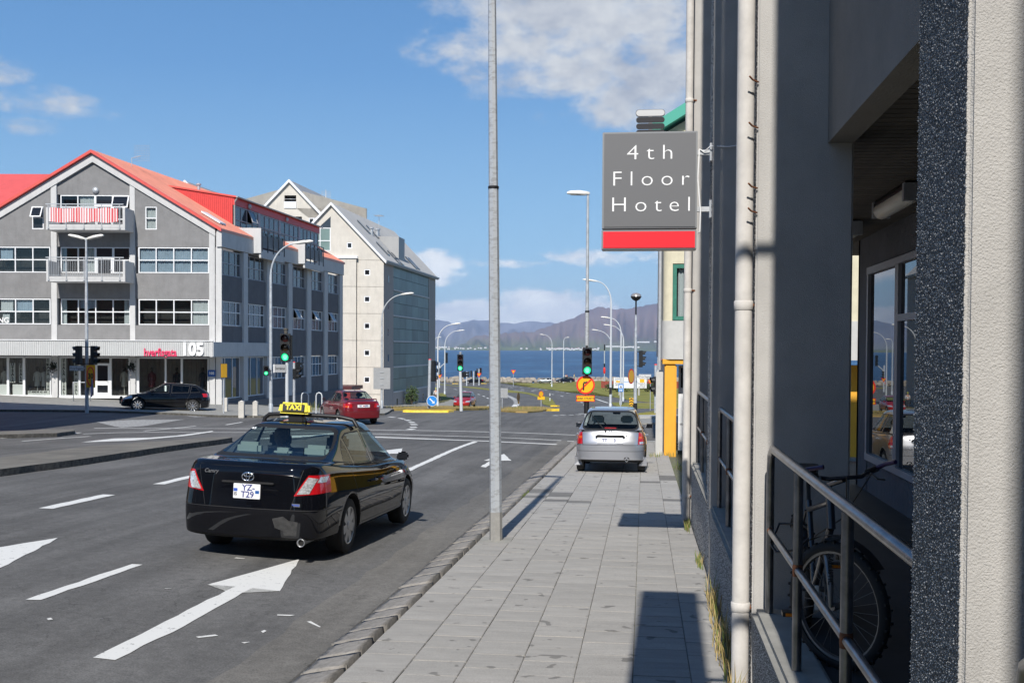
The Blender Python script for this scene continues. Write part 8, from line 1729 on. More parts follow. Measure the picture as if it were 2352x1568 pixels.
# ---- globe lamp with signal, name sign at right
o = stand(1460, 63); t = thing('street_lamp', 'lamp post topped by a small globe lantern, with a Hverfisgata sign', 'street lamp', o, 0, 'street lamps along the roads'); zt_ = zv(1460, 688, 63)-o.z; zk = zv(1460, 723, 63)-o.z
m = MB(); m.tube([(0, 0, -.1), (0, 0, zk*.6), (0, 0, zk)], [.10, .085, .06], 12); m.build('pole', M['pole'], t); m = MB(); m.tube([(0, 0, zk), (0, 0, zt_)], .045, 8); m.build('neck', M['black'], t)
m = MB(); m.lathe([(.05, zt_-.08), (.2, zt_+.0), (.29, zt_+.12), (.30, zt_+.17)], 18); m.build('lantern_bowl', M['black'], t); m = MB(); m.lathe([(.30, zt_+.17), (.27, zt_+.27), (.17, zt_+.35), (0, zt_+.38)], 18); m.build('lantern_top', material('lantern_top', (.38, .36, .34), rough=.25, metal=.4), t)
m = MB(); m.lathe([(.115, -.1), (.115, .42)], 12); m.build('base_sleeve', M['black'], t)
sg = thing('traffic_light', 'traffic light in profile facing right on the globe lamp post', 'traffic light', Vector((*spot(1472, 62.8), zv(1470, 824, 62.8))), 0, 'traffic lights seen from behind or the side'); signal_head(sg, Vector((0, 0, 0)), rad(98), None, 3, .34, .92); m = MB(); m.box(-.2, -.05, -.02, .02, .36, .40); m.box(-.2, -.05, -.02, .02, -.42, -.38); m.build('bracket', M['signal'], sg, kind='stuff')
sn = thing('street_name_sign', 'street name sign Hverfisgata on the globe lamp post at the right', 'street sign', Vector((*spot(1482, 62.6), zv(1482, 864.5, 62.6)))); street_name(sn, Vector((0, 0, 0)), .66, .22, 'Hverfisgata', YAW); m = MB(Matrix.Rotation(YAW, 4, 'Z')); m.box(-.5, -.33, -.01, .02, -.03, .03); m.build('bracket', M['pole'], sn)
es_ = thing('road_sign', 'thin edge of a round brown backed sign left of the globe lamp post', 'road sign', Vector((*spot(1450.5, 62.5), zv(1450, 864, 62.5))), rad(68)); round_sign(es_, Vector((0, 0, 0)), .42, 'sign_yellow', 'sign_edge_red', 0, back='brown_back')
# ---- right signal pole, yield sign
o = stand(1506.5, 57.5); sg = thing('traffic_light', 'traffic light on its own post beside the flag, at the right edge of the junction', 'traffic light', o, 0, 'traffic lights seen from behind or the side'); zt_ = zv(1506, 838, 57.5)-o.z
m = MB(); m.tube([(0, 0, -.1), (0, 0, zt_)], .075, 10); po = m.build('post', M['pole'], sg); m = MB(); m.lathe([(.078, zt_), (.07, zt_+.05), (0, zt_+.06)], 10); m.build('cap', M['sign_edge_red'], po); signal_head(sg, Vector((.0, -.05, zv(1506, 885, 57.5)-o.z)), rad(-75), None, 2, .3, .9)
def posted(name, label, cat, u, dep, group=None, r=.03, vtop=800, mat='pole'):
 o = stand(u, dep); t = thing(name, label, cat, o, 0, group); zt_ = zv(u, vtop, dep)-o.z; m = MB(); m.tube([(0, 0, -.1), (0, 0, zt_)], r, 8); m.build('post', M[mat], t); return t, o
YG = 'give way signs by the far road'
t, o = posted('road_sign', 'give way sign on a thin post right of the globe lamp post', 'road sign', 1494.5, 100, YG, .03, 872); yield_sign(t, Vector((-.02, -.05, zv(1494, 876.5, 100)-o.z)), .42, YAW)
t, o = posted('road_sign', 'give way sign standing alone on the shore lawn', 'road sign', 1179.5, 262, YG, .06, 852); yield_sign(t, Vector((0, -.08, zv(1179, 854, 262)-o.z)), 1.15, YAW)
# ---- left median signal with name board and disc
o = stand(656.5, 36.6, .04); sg = thing('traffic_light', 'green traffic light on the median behind the taxi, with a Snorrabraut board', 'traffic light', o, 0, 'green traffic lights at the junction')
zc = zv(656, 798, 36.6)-o.z; m = MB(); m.tube([(.04, 0, -.1), (.04, 0, zc-.38)], [.066, .052], 10); m.build('post', M['pole_white'], sg); signal_head(sg, Vector((0, -.02, zc)), rad(8), 'green', 3, .32, .90); m = MB(); m.lathe([(.05, zc+.44), (.06, zc+.50), (.06, zc+.56), (.08, zc+.57), (.07, zc+.62), (0, zc+.63)], 12); m.build('cap', M['kerb_dark'], sg)
m = MB(); m.box(.16, .2, .0, .14, zc-.38, zc+.40); m.build('back_box', M['signal'], sg, .01)
sn = thing('street_name_sign', 'grey street name board Snorrabraut on the median signal post', 'street sign', Vector((*spot(642.5, 36.5), zv(642, 846, 36.5)))); s0 = None
T = Matrix.Rotation(YAW, 4, 'Z'); m = MB(T); m.box(-.20, .20, .0, .03, -.13, .13); s0 = m.build('board', M['sign_back'], sn, .006); m = MB(T); m.box(-.205, -.17, -.006, .034, -.135, .135); m.build('board_edge', M['sign_white'], s0); text('lettering', 'Snorrabraut', .125, M['ink'], s0, T @ facing((.012, -.003, 0), (1, 0, 0)), bold=.002, extrude=.001, sx=.52)
rs2 = thing('road_sign', 'grey back of a round sign just behind the taxi roof', 'road sign', Vector((*spot(663, 36.9), zv(663, 949.5, 36.9)))); round_sign(rs2, Vector((0, 0, 0)), .295, 'sign_back', None, YAW+math.pi*0, back='sign_back'); m = MB(); m.tube([(.05, -.03, -.3), (.05, -.03, .22)], .03, 8); m.build('post_clip', M['pole'], rs2)
# ---- pedestrian signals and posts by the corner
PG = 'pedestrian signals by the corner building'
sg = thing('traffic_light', 'pedestrian signal with a green man on the lamp post by the grey side wall', 'traffic light', Vector((*spot(611, 54), zv(611, 851, 54))), 0, PG); signal_head(sg, Vector((0, 0, 0)), rad(20), 'green', 2, .26, .46); m = MB(Matrix.Rotation(YAW, 4, 'Z')); m.box(.1, .25, -.02, .02, -.02, .02); m.build('bracket', M['signal'], sg)
o = stand(675.5, 52); sg = thing('traffic_light', 'signal post with dark signal heads turned right, beside the bicycle stands', 'traffic light', o, 0, PG); zt_ = zv(675, 832, 52)-o.z; m = MB(); m.tube([(0, 0, -.1), (0, 0, zt_)], .06, 10); po = m.build('post', M['pole'], sg); m = MB(); m.lathe([(.062, zt_), (0, zt_+.05)], 10); m.build('cap', M['sign_edge_red'], po)
signal_head(sg, Vector((.08, 0, zv(675, 858, 52)-o.z)), rad(75), None, 2, .26, .46); signal_head(sg, Vector((.14, .06, zv(675, 841, 52)-o.z)), rad(130), None, 2, .24, .40)
t, o = posted('road_sign', 'thin signpost with an orange panel seen edge on, at the shop corner', 'road sign', 513.5, 54, None, .035, 867); m = MB(Matrix.Rotation(rad(72), 4, 'Z')); z_ = zv(513, 851, 54)-o.z; m.box(-.22, .22, -.03, 0, -.34+z_, .34+z_); m.build('panel', M['brown_back'], t); m = MB(Matrix.Rotation(rad(72), 4, 'Z')); m.box(-.2, .2, -.045, -.03, -.32+z_, .32+z_); m.build('panel_face', M['sign_yellow'], t)
def pillar_post(u, dep, vt, lab, r=.125, grp='pale concrete bollards at the corner', cap=True):
 o = stand(u, dep); t = thing('bollard', lab, 'bollard', o, YAW, grp); h = zv(u, vt, dep)-o.z; m = MB(); m.box(-r, r, -r, r, -.1, h-.07 if cap else h); m.build('shaft', M['bollard'] if 'bollard' in M else M['pale_concrete'], t, .012)
 if cap: m = MB(); m.add([(-r, -r, h-.07), (r, -r, h-.07), (r, r, h-.07), (-r, r, h-.07), (0, 0, h)], [(0, 1, 4), (1, 2, 4), (2, 3, 4), (3, 0, 4)], False); m.build('cap', M['bollard'], t)
M['bollard'] = material('bollard_concrete', (.52, .50, .46), rough=.85, vary=.08, vscale=5)
pillar_post(555, 51.5, 919, 'left of the two pale concrete bollards before the grey side wall'); pillar_post(586.8, 51.8, 919.5, 'right of the two pale concrete bollards before the grey side wall', .11)
pillar_post(517.5, 56, 913, 'flat topped pale post beside the thin orange signpost', .11, cap=False)
for u0, u1, lab in ((692.8, 708.5, 'bicycle stand hoop nearer the signal post, on the left'), (726.2, 739.5, 'bicycle stand hoop on the right, near the red saloon')):
 o = stand(u0, 53.5); o2 = stand(u1, 53.5); t = thing('bicycle_stand', lab, 'bicycle stand', o, 0, 'steel bicycle hoops by the side wall'); d = o2-o; d.z = 0; h = 1.02; path = [Vector((0, 0, -.05)), Vector((0, 0, h-.14)), d.normalized()*.04+Vector((0, 0, h-.04)), d.normalized()*.12+Vector((0, 0, h)), d-d.normalized()*.12+Vector((0, 0, h)), d-d.normalized()*.04+Vector((0, 0, h-.04)), d+Vector((0, 0, h-.14)), d+Vector((0, 0, -.05))]
 m = MB(); m.tube(path, .03, 10); m.build('hoop', M['pole_white'], t)
tufts('weeds', [(*spot(684, 57), .4, .25), (*spot(720, 58), .3, .2)], 60, .55, ['blade_green', 'blade_dry'], seed=9)
# ---- junction far side: blue arrow sign, signals
o = stand(985.5, 62.5, .03); t = thing('traffic_light', 'back of a tall signal on a white post above the round blue arrow sign', 'traffic light', o, 0, 'traffic lights seen from behind or the side'); zt_ = zv(987, 826, 62.5)-o.z; m = MB(); m.tube([(0, 0, -.1), (.05, 0, zt_)], .085, 10); po = m.build('post', M['pole'], t); m = MB(); m.lathe([(.088, zt_), (.07, zt_+.04), (0, zt_+.05)], 10, o=(.05, 0, 0)); m.build('cap', M['sign_edge_red'], po)
signal_head(t, Vector((.24, .02, zv(993, 852, 62.5)-o.z)), rad(180-25), None, 3, .26, 1.15)
bs = thing('road_sign', 'round blue keep right sign with a white arrow on the yellow kerbed island', 'road sign', Vector((*spot(992.8, 62.1), zv(992, 920.5, 62.1))), YAW); s0, T = round_sign(bs, Vector((0, 0, 0)), .30, 'sign_white'); m = MB(); m.lathe([(.272, -.012), (.272, -.008)], 32, 'y'); m.build('blue_face', M['sign_blue'], s0)
m = MB(); m.m = Matrix.Rotation(rad(45), 4, 'Y'); m.box(-.19, .10, -.018, -.013, -.033, .033); m.prism([(.08, -.10), (.08, .10), (.20, 0)], 1, -.018, -.013); m.build('arrow', M['sign_white'], s0)
o = stand(1057.5, 60.5, .03); sg = thing('traffic_light', 'green traffic light on a white post in the middle, before the oncoming red car', 'traffic light', o, 0, 'green traffic lights at the junction'); zc = zv(1057, 832.5, 60.5)-o.z; m = MB(); m.tube([(.06, 0, -.1), (0, 0, zc-.4)], [.088, .075], 10); m.build('post', M['pole_white'], sg); signal_head(sg, Vector((0, -.02, zc)), rad(7), 'green', 3, .32, .88); m = MB(); m.lathe([(.06, zc+.44), (.07, zc+.52), (.09, zc+.53), (0, zc+.6)], 10); m.build('cap', M['pole'], sg)
signal_head(sg, Vector((.2, .05, zv(1063, 860, 60.5)-o.z)), rad(120), None, 1 if False else 2, .2, .3)
o = stand(1153, 76, .0); t, o = posted('road_sign', 'grey back of a square sign right of the near lamp post', 'road sign', 1154, 110, None, .04, 891); m = MB(Matrix.Rotation(YAW, 4, 'Z')); z0_, z1_ = zv(1155, 927.5-14, 110)-o.z, zv(1155, 891, 110)-o.z; m.box(-.52, .54, -.08, -.05, z0_, z1_); bd = m.build('board', M['sign_back'], t); m = MB(Matrix.Rotation(YAW, 4, 'Z'))
for k in range(3): z_ = z0_+(z1_-z0_)*(.1+.4*k); m.box(-.16, .16, -.10, -.085, z_-.02, z_+.02)
m.build('clamp', M['pole'], t, kind='stuff')
t, o = posted('road_sign', 'round yellow sign with red rim and a plate on the central island', 'road sign', 1243.5, 122, 'round yellow signs on the central island', .045, 915); round_sign(t, Vector((0, -.06, zv(1243, 904.8, 122)-o.z)), .33, 'sign_yellow', 'sign_edge_red', YAW+rad(38)); m = MB(Matrix.Rotation(YAW, 4, 'Z')); z_ = zv(1243, 914, 122)-o.z; m.box(-.38, .38, -.08, -.05, z_-.16, z_+.16); m.build('plate', M['sign_yellow'], t)
t, o = posted('road_sign', 'round sign seen almost edge on, on the central island', 'road sign', 1189, 120, 'round yellow signs on the central island', .045, 920); round_sign(t, Vector((.12, -.04, zv(1191, 912, 120)-o.z)), .5, 'brown_back', None, YAW+rad(72), back='brown_back'); m = MB(Matrix.Rotation(YAW, 4, 'Z')); z_ = zv(1191, 924, 120)-o.z; m.box(.05, .2, -.08, -.05, z_-.14, z_+.14); m.build('plate', M['brown_back'], t)
t, o = posted('marker_post', 'short white marker post with a dark band on the grass strip', 'post', 1263.8, 150, None, .06, 903, 'sign_white'); z_ = zv(1264, 910, 150)-o.z; m = MB(); m.lathe([(.065, z_-.15), (.065, z_+.05)], 8); m.build('band', M['black'], t)
t, o = posted('road_sign', 'yellow and black chevron marker post on the right verge', 'road sign', 1451, 128, None, .03, 912); z0_, z1_ = zv(1451, 932, 128)-o.z, zv(1451, 914, 128)-o.z; m = MB(Matrix.Rotation(YAW, 4, 'Z')); m.box(-.24, .24, -.06, -.03, z0_, z1_); bd = m.build('board', M['sign_yellow'], t); hh = (z1_-z0_)/3
for k in range(3):
 m = MB(Matrix.Rotation(YAW, 4, 'Z')); b = z0_+hh*k; m.prism([(-.23, b), (0, b+hh*.42), (.23, b), (.23, b+hh*.42), (0, b+hh*.88), (-.23, b+hh*.42)], 1, -.068, -.06); m.build('chevron', M['ink'], bd)
# ---- camp sign, direction board, flag, mast
t, o = posted('road_sign', 'blue camping sign with a white tent and an arrow', 'road sign', 1426.5, 105, None, .05, 885); zc = zv(1426, 890.5, 105)-o.z; m = MB(Matrix.Rotation(YAW, 4, 'Z')); m.box(-.23, .23, -.08, -.05, zc-.36, zc+.36); bd = m.build('board', M['sign_blue'], t, .01); T = Matrix.Rotation(YAW, 4, 'Z'); m = MB(T); m.box(-.17, .17, -.088, -.08, zc-.07, zc+.27); m.build('panel', M['sign_white'], bd); m = MB(T); m.prism([(-.13, zc-.03), (0, zc+.22), (.13, zc-.03)], 1, -.094, -.088); m.build('tent', M['ink'], bd); m = MB(T); m.prism([(-.05, zc-.03), (0, zc+.08), (.05, zc-.03)], 1, -.097, -.094); m.build('tent_door', M['sign_white'], bd); m = MB(T); m.prism([(-.16, zc-.27), (.06, zc-.27), (.06, zc-.31), (.17, zc-.23), (.06, zc-.15), (.06, zc-.19), (-.16, zc-.19)], 1, -.088, -.08); m.build('arrow', M['sign_white'], bd)
o = stand(1448, 186); db = thing('direction_board', 'large white road direction board on two legs on the lawn', 'road sign', o, YAW); w2 = 76/FPX*186; zb_, zt_ = zv(1448, 891.5, 186)-o.z, zv(1448, 866.5, 186)-o.z; m = MB(); m.box(-w2/2, w2/2, -.05, 0, zb_, zt_); bd = m.build('board', M['sign_white'], db, .03)
for x in (-1.75, 1.45): m = MB(); m.tube([(x, .08, -.2), (x, .08, zb_+.3)], .17, 8); m.build('leg', M['pale_concrete'], db)
hb = zt_-zb_; L_ = lambda s, x, f, al='LEFT': text('lettering', s, .34, M['grey_ink'], bd, facing((x, -.055, zb_+hb*f), (1, 0, 0)), bold=.012, extrude=.002, align=al)
L_('Seltjarn-', -w2/2+.2, .88); L_('nes', -w2/2+.2, .72); L_('Reykjavík', -w2/2+.2, .45); L_('-Miðborg', -w2/2+.2, .28); L_('Reykjavík', w2/2-.2, .45, 'RIGHT'); L_('-Mjódd', w2/2-.2, .28, 'RIGHT'); L_('Kringla', w2/2-.2, .12, 'RIGHT')
m = MB(); m.box(-1.3, 1.2, -.06, -.05, zb_+hb*.57, zb_+hb*.61); m.build('blue_rule', M['sign_blue'], bd)
for x, f in ((-1.95, .6), (1.95, .6), (1.95, .76)): m = MB(); m.box(x-.38, x+.38, -.06, -.05, zb_+hb*f-.12, zb_+hb*f+.16); m.build('route_mark', M['sign_yellow'], bd)
t, o = posted('flag_pole', 'white flag pole at the right with a white and red flag', 'flag pole', 1512, 140, None, .10, 786.5, 'sign_white'); zt_ = zv(1512, 789, 140)-o.z; zb_ = zv(1512, 829, 140)-o.z
M['flag'] = material('flag_white', (.62, .58, .60), rough=.9); vs = []; m = MB(Matrix.Rotation(YAW, 4, 'Z')); nx_, nz_ = 10, 10
for i in range(nx_+1):
 for j in range(nz_+1): vs.append((.1+1.7*i/nx_, .18*math.sin(i*1.1+j*.3), zb_+(zt_-zb_)*j/nz_-.35*i/nx_*(1-.4*j/nz_)))
for i in range(nx_):
 for j in range(nz_): m.cur = 0; m.add([vs[i*11+j], vs[(i+1)*11+j], vs[(i+1)*11+j+1], vs[i*11+j+1]], [(0, 1, 2, 3)], True)
m.build('flag', M['flag'], t); rf_ = random.Random(4)
M['flag_red'] = material('flag_red', (.55, .06, .09), rough=.9); m = MB(Matrix.Rotation(YAW, 4, 'Z'))
for k in range(9): x = .3+rf_.random()*1.3; z = zb_+(zt_-zb_)*rf_.uniform(.08, .42)-.3*x/1.8; m.tube([(x+.22*math.cos(a), .18*math.sin(x*6)-.1, z+.2*math.sin(a)) for a in np.linspace(0, 5.2, 9)], .035, 5)
m.build('flag_print', M['flag_red'], t, kind='stuff')
t, o = posted('mast', 'thin striped mast standing at the shore right of the green signal', 'mast', 1388.5, 270, None, .14, 797, 'pole'); z_ = zv(1388, 820, 270)-o.z
m = MB(); m.lathe([(.16, z_+1.6), (.16, z_+3.0)], 8); m.build('dark_band', M['black'], t); m = MB(); m.lathe([(.16, z_-3), (.16, z_-1.5)], 8); m.build('dark_band', M['black'], t); m = MB(); m.lathe([(.15, zv(1388, 858, 270)-o.z), (.28, zv(1388, 855, 270)-o.z), (.28, zv(1388, 846, 270)-o.z), (.15, zv(1388, 843, 270)-o.z)], 8); m.build('life_ring_case', M['sign_edge_red'], t)
# ---- small far signals by the shore road
for u, dep, vt, yws, lab in ((1036+36.5-.3, 262, 853, (rad(100), rad(-80)), 'small distant signal post left of the near lamp post, first of three'), (1088.3+.0, 266, 852, (rad(-100), rad(60)), 'small distant signal post left of the near lamp post, second of three')):
 t, o = posted('traffic_light', lab, 'traffic light', u+ (0 if u > 1080 else 0), dep, 'distant signal posts on the shore road', .14, vt, 'pole_white')
 for k, yw in enumerate(yws): signal_head(t, Vector((-.55 if k == 0 else .55, 0, zv(u, vt+6.5, dep)-o.z)), yw, None, 3, .6, 1.5)
t, o = posted('traffic_light', 'distant signal post with a give way sign, third of three', 'traffic light', 1100.6, 268, 'distant signal posts on the shore road', .14, 847, 'pole_white'); signal_head(t, Vector((.35, 0, zv(1102, 852, 268)-o.z)), 0, None, 3, .55, 1.5); signal_head(t, Vector((-.5, 0, zv(1098, 853, 268)-o.z)), rad(90), None, 3, .55, 1.3); yield_sign(t, Vector((0, -.2, zv(1100, 861, 268)-o.z)), 1.2, YAW)
t, o = posted('traffic_light', 'distant signal post with an overhead arm beside the beige block edge', 'traffic light', 1009.5, 240, 'distant signal posts on the shore road', .14, 832, 'pole_white'); za_ = zv(1009, 845, 240)-o.z; m = MB(Matrix.Rotation(YAW, 4, 'Z')); m.tube([(0, 0, za_-.4), (.3, 0, za_+.3), (1.2, 0, za_+1.1)], .12, 8); m.build('arm', M['pole'], t); signal_head(t, Matrix.Rotation(YAW, 4, 'Z') @ Vector((1.5, -.1, zv(1026, 822, 240)-o.z)), math.pi+YAW+.5, None, 3, .5, 2.2); signal_head(t, Vector((.15, -.1, zv(1011, 853, 240)-o.z)), rad(80), None, 3, .5, 1.5); yield_sign(t, Vector((.1, -.2, zv(1010, 864, 240)-o.z)), 1.0, YAW)
# ------------------------------------------------------------------ hedge, red fence, people, sea wall
def leaf_mass(name, label, cat, base, sx_, sy_, sz_, n, mat, seed, leaf=.16, group=None):
 rg_ = random.Random(seed); t = thing(name, label, cat, base, YAW, group); m = MB(); lumps = [(rg_.uniform(-.8, .8), rg_.uniform(-.6, .6), rg_.uniform(.35, .8), rg_.uniform(.25, .5)) for _ in range(12)]
 for k in range(n):
  lx, ly, lz, lr = lumps[k % 12]; th, ph = rg_.uniform(0, 6.28), math.acos(rg_.uniform(-1, 1)); r = lr*rg_.uniform(.6, 1.1)
  c = Vector(((lx+r*math.sin(ph)*math.cos(th))*sx_, (ly+r*math.sin(ph)*math.sin(th))*sy_, max(.02, (lz+r*math.cos(ph))*sz_*.9))); e = Vector((rg_.uniform(-1, 1), rg_.uniform(-1, 1), rg_.uniform(-.6, 1))).normalized()*leaf*rg_.uniform(.6, 1.3); g = e.orthogonal().normalized()*leaf*.55
  m.add([c-e, c+g, c+e, c-g], [(0, 1, 2, 3)], False)
 m.build('foliage', M[mat], t, clean=False); m = MB()
 for k in range(5): a = k*1.3; m.tube([(0, 0, -.1), (math.cos(a)*sx_*.2, math.sin(a)*sy_*.2, sz_*.35), (math.cos(a)*sx_*.5, math.sin(a)*sy_*.4, sz_*.7)], [.05, .04, .015], 5)
 m.build('stem', M['bark'], t, clean=False); return t
M['leaf'] = material('shrub_leaf', (.045, .075, .022), rough=.8, vary=.4, vscale=1.5); M['bark'] = material('bark', (.06, .045, .03), rough=.9)
def gp(u, dep): return stand(u, dep)
leaf_mass('shrub', 'rounded dark shrub in front of the red fence', 'shrub', gp(1434-16, 212), 2.6, 1.6, 1.5, 900, 'leaf', 21)
leaf_mass('shrub', 'long dark hedge on the lawn behind the globe lamp post', 'shrub', gp(1486, 214), 4.2, 1.8, 1.75, 1600, 'leaf', 22)
leaf_mass('shrub', 'dark shrub at the right end of the lawn by the yellow house', 'shrub', gp(1516, 214), 2.4, 1.6, 1.6, 900, 'leaf', 23)
leaf_mass('shrub', 'small green bush against the foot of the beige block', 'shrub', Vector((*spot(946, 126), gz(*spot(946, 126)))), .8, .7, 1.9, 700, 'leaf', 24, .12)
fb = gp(1399, 236); fn = thing('fence', 'low rust red board fence on the lawn', 'fence', fb, YAW); M['red_board'] = material('red_board', (.24, .045, .03), rough=.8, vary=.15, rnd=.12)
bm_ = MB(); bm_.box(0, .43, -.03, .03, 0, 1.55); b0 = bm_.build('board', M['red_board']); bme = b0.data; bpy.data.objects.remove(b0)
for k in range(38): o = bpy.data.objects.new('board', bme); C.objects.link(o); o.parent = fn; o.location = (-1.6+k*.45, .0, -.2)
for k in range(8): m = MB(); m.box(-1.6+k*2.3, -1.5+k*2.3, -.1, -.03, -.2, 1.5); m.build('fence_post', M['red_board'], fn)
# people
def person(label, base, yaw, shirt, trousers, hair=(.05, .03, .02), lean=0., pose='stand'):
 t = thing('person', label, 'person', base, yaw)
 mk_ = lambda n, c: M.setdefault('p_'+str(c), material(n, c, rough=.85))
 if pose == 'stand':
  J = [((0, 0, .93), (.15, .11)), ((0, 0, 1.12), (.13, .1)), ((0, .01, 1.36), (.17, .1)), ((0, .01, 1.47), .055), ((0, 0, 1.54), .055), ((0, -.01, 1.64), (.075, .09)), ((0, -.01, 1.71), (.065, .08)), ((.09, 0, .88), .085), ((.1, -.02, .48), .058), ((.1, .02, .08), .042), ((.1, -.12, .04), .038), ((-.09, 0, .88), .085), ((-.1, .03, .48), .058), ((-.1, .05, .08), .042), ((-.1, -.08, .04), .038), ((.19, 0, 1.38), .05), ((.24, .02, 1.12), .042), ((.25, -.08, .88), .032), ((-.19, 0, 1.38), .05), ((-.24, .02, 1.12), .042), ((-.25, -.06, .88), .032)]
  E = [(0, 1), (1, 2), (2, 3), (3, 4), (4, 5), (5, 6), (0, 7), (7, 8), (8, 9), (9, 10), (0, 11), (11, 12), (12, 13), (13, 14), (2, 15), (15, 16), (16, 17), (2, 18), (18, 19), (19, 20)]
  body_mesh('body', J, E, 'skin', t, 1); M['tmp'] = mk_('cloth', shirt)
  body_mesh('shirt', [((0, 0, .92), (.17, .13)), ((0, 0, 1.12), (.15, .12)), ((0, .01, 1.36), (.185, .12)), ((0, .01, 1.44), .07), ((.19, 0, 1.38), .065), ((.24, .02, 1.12), .055), ((.25, -.06, .93), .045), ((-.19, 0, 1.38), .065), ((-.24, .02, 1.12), .055), ((-.25, -.05, .93), .045)], [(0, 1), (1, 2), (2, 3), (2, 4), (4, 5), (5, 6), (2, 7), (7, 8), (8, 9)], 'tmp', t, 1); M['tmp2'] = mk_('cloth', trousers)
  body_mesh('trousers', [((0, 0, .95), (.16, .12)), ((.09, 0, .86), .1), ((.1, -.02, .48), .072), ((.1, .02, .1), .058), ((-.09, 0, .86), .1), ((-.1, .03, .48), .072), ((-.1, .05, .1), .058)], [(0, 1), (1, 2), (2, 3), (0, 4), (4, 5), (5, 6)], 'tmp2', t, 1)
  M['tmp3'] = mk_('hair', hair); m = MB(); m.lathe([(.05, 1.60), (.085, 1.66), (.09, 1.72), (.06, 1.79), (0, 1.81)], 10, o=(0, .015, 0)); m.build('hair', M['tmp3'], t)
 return t
def top(u, dep): p = stand(u, dep); return p
person('person in a white top standing by the sea wall near the far lamp post', top(1299.5, 289)+Vector((0, 0, .35)), .3, (.55, .55, .55), (.03, .03, .04))
person('person in a rust coloured jacket beside the white-topped one by the sea wall', top(1302.5, 289.5)+Vector((0, 0, .35)), 2.5, (.35, .10, .05), (.03, .03, .04))
person('person in a pale yellow top standing by the dark blue car', top(1319.5, 290)+Vector((0, 0, .35)), 1.2, (.55, .52, .28), (.25, .25, .27))
person('person in red walking by the sea wall at the beige block edge', top(1001.5, 270), 1.0, (.45, .02, .03), (.04, .04, .05))
cy_ = stand(1001.3, 137); person('person in a white shirt and yellow cap pushing a bicycle past the beige block', cy_, math.pi+.2, (.6, .6, .6), (.05, .06, .07), (.5, .5, .08))
bc = thing('bicycle', 'dark bicycle pushed along by the person in white at the beige block', 'bicycle', cy_+Vector((.35, .1, 0)), .6)
for y in (-.5, .5): m = MB(); m.tube([(0, y+.33*math.cos(a), .34+.33*math.sin(a)) for a in np.linspace(0, 2*math.pi, 21)], .022, 5); m.build('wheel', M['tyre'], bc)
m = MB(); m.tube([(0, -.5, .34), (0, -.36, .85), (0, .12, .35), (0, .22, .85), (0, .5, .34), (0, .12, .35)], .02, 5); m.tube([(0, -.36, .82), (0, .2, .80)], .02, 5); m.tube([(-.28, -.4, 1.0), (.28, -.4, 1.0)], .015, 5); m.box(-.06, .06, .14, .36, .88, .93); m.build('frame', M['bike_dark'], bc, clean=False)
# boulders of the sea wall
M['rock'] = material('sea_wall_rock', (.30, .265, .22), rough=.95, vary=.28, vscale=.8, bump=.8, bscale=3, bdist=.1, rnd=.2, detail=7); rk = []
for k in range(6):
 bm = bmesh.new(); bmesh.ops.create_icosphere(bm, subdivisions=2, radius=.75); s_ = Vector((k*7.1, 3, 1))
 for v in bm.verts: d = mnoise.noise(v.co*1.1+s_)*.35+mnoise.noise(v.co*2.6+s_)*.14; v.co = v.co*(1+d); v.co.z = max(-.5, min(.52, v.co.z)); 
 me = bpy.data.meshes.new('boulder'); bm.to_mesh(me); bm.free(); me.materials.append(M['rock']); rk.append(me)
sw = thing('sea_wall', 'long low wall of rough pale boulders along the shore', 'wall', (-25, 299, -6.7)); rg3 = random.Random(77); i = 0; x = -66.0
while x < 16:
 w_ = rg3.uniform(1.0, 2.3); gx = gz(x, 294)+6.7
 for row in range(2):
  o = bpy.data.objects.new('boulder', rk[i % 6]); C.objects.link(o); o.parent = sw; i += 1; sc = w_/1.45
  o.location = (x+25+row*.7, row*.9+rg3.uniform(-.2, .2), .15+gx*.5+row*.55+rg3.uniform(-.1, .12)); o.scale = (sc*1.08, sc*.8, rg3.uniform(.8, 1.15)); o.rotation_euler = (rg3.uniform(-.2, .2), rg3.uniform(-.2, .2), rg3.uniform(0, 6.3))
 x += w_*.86
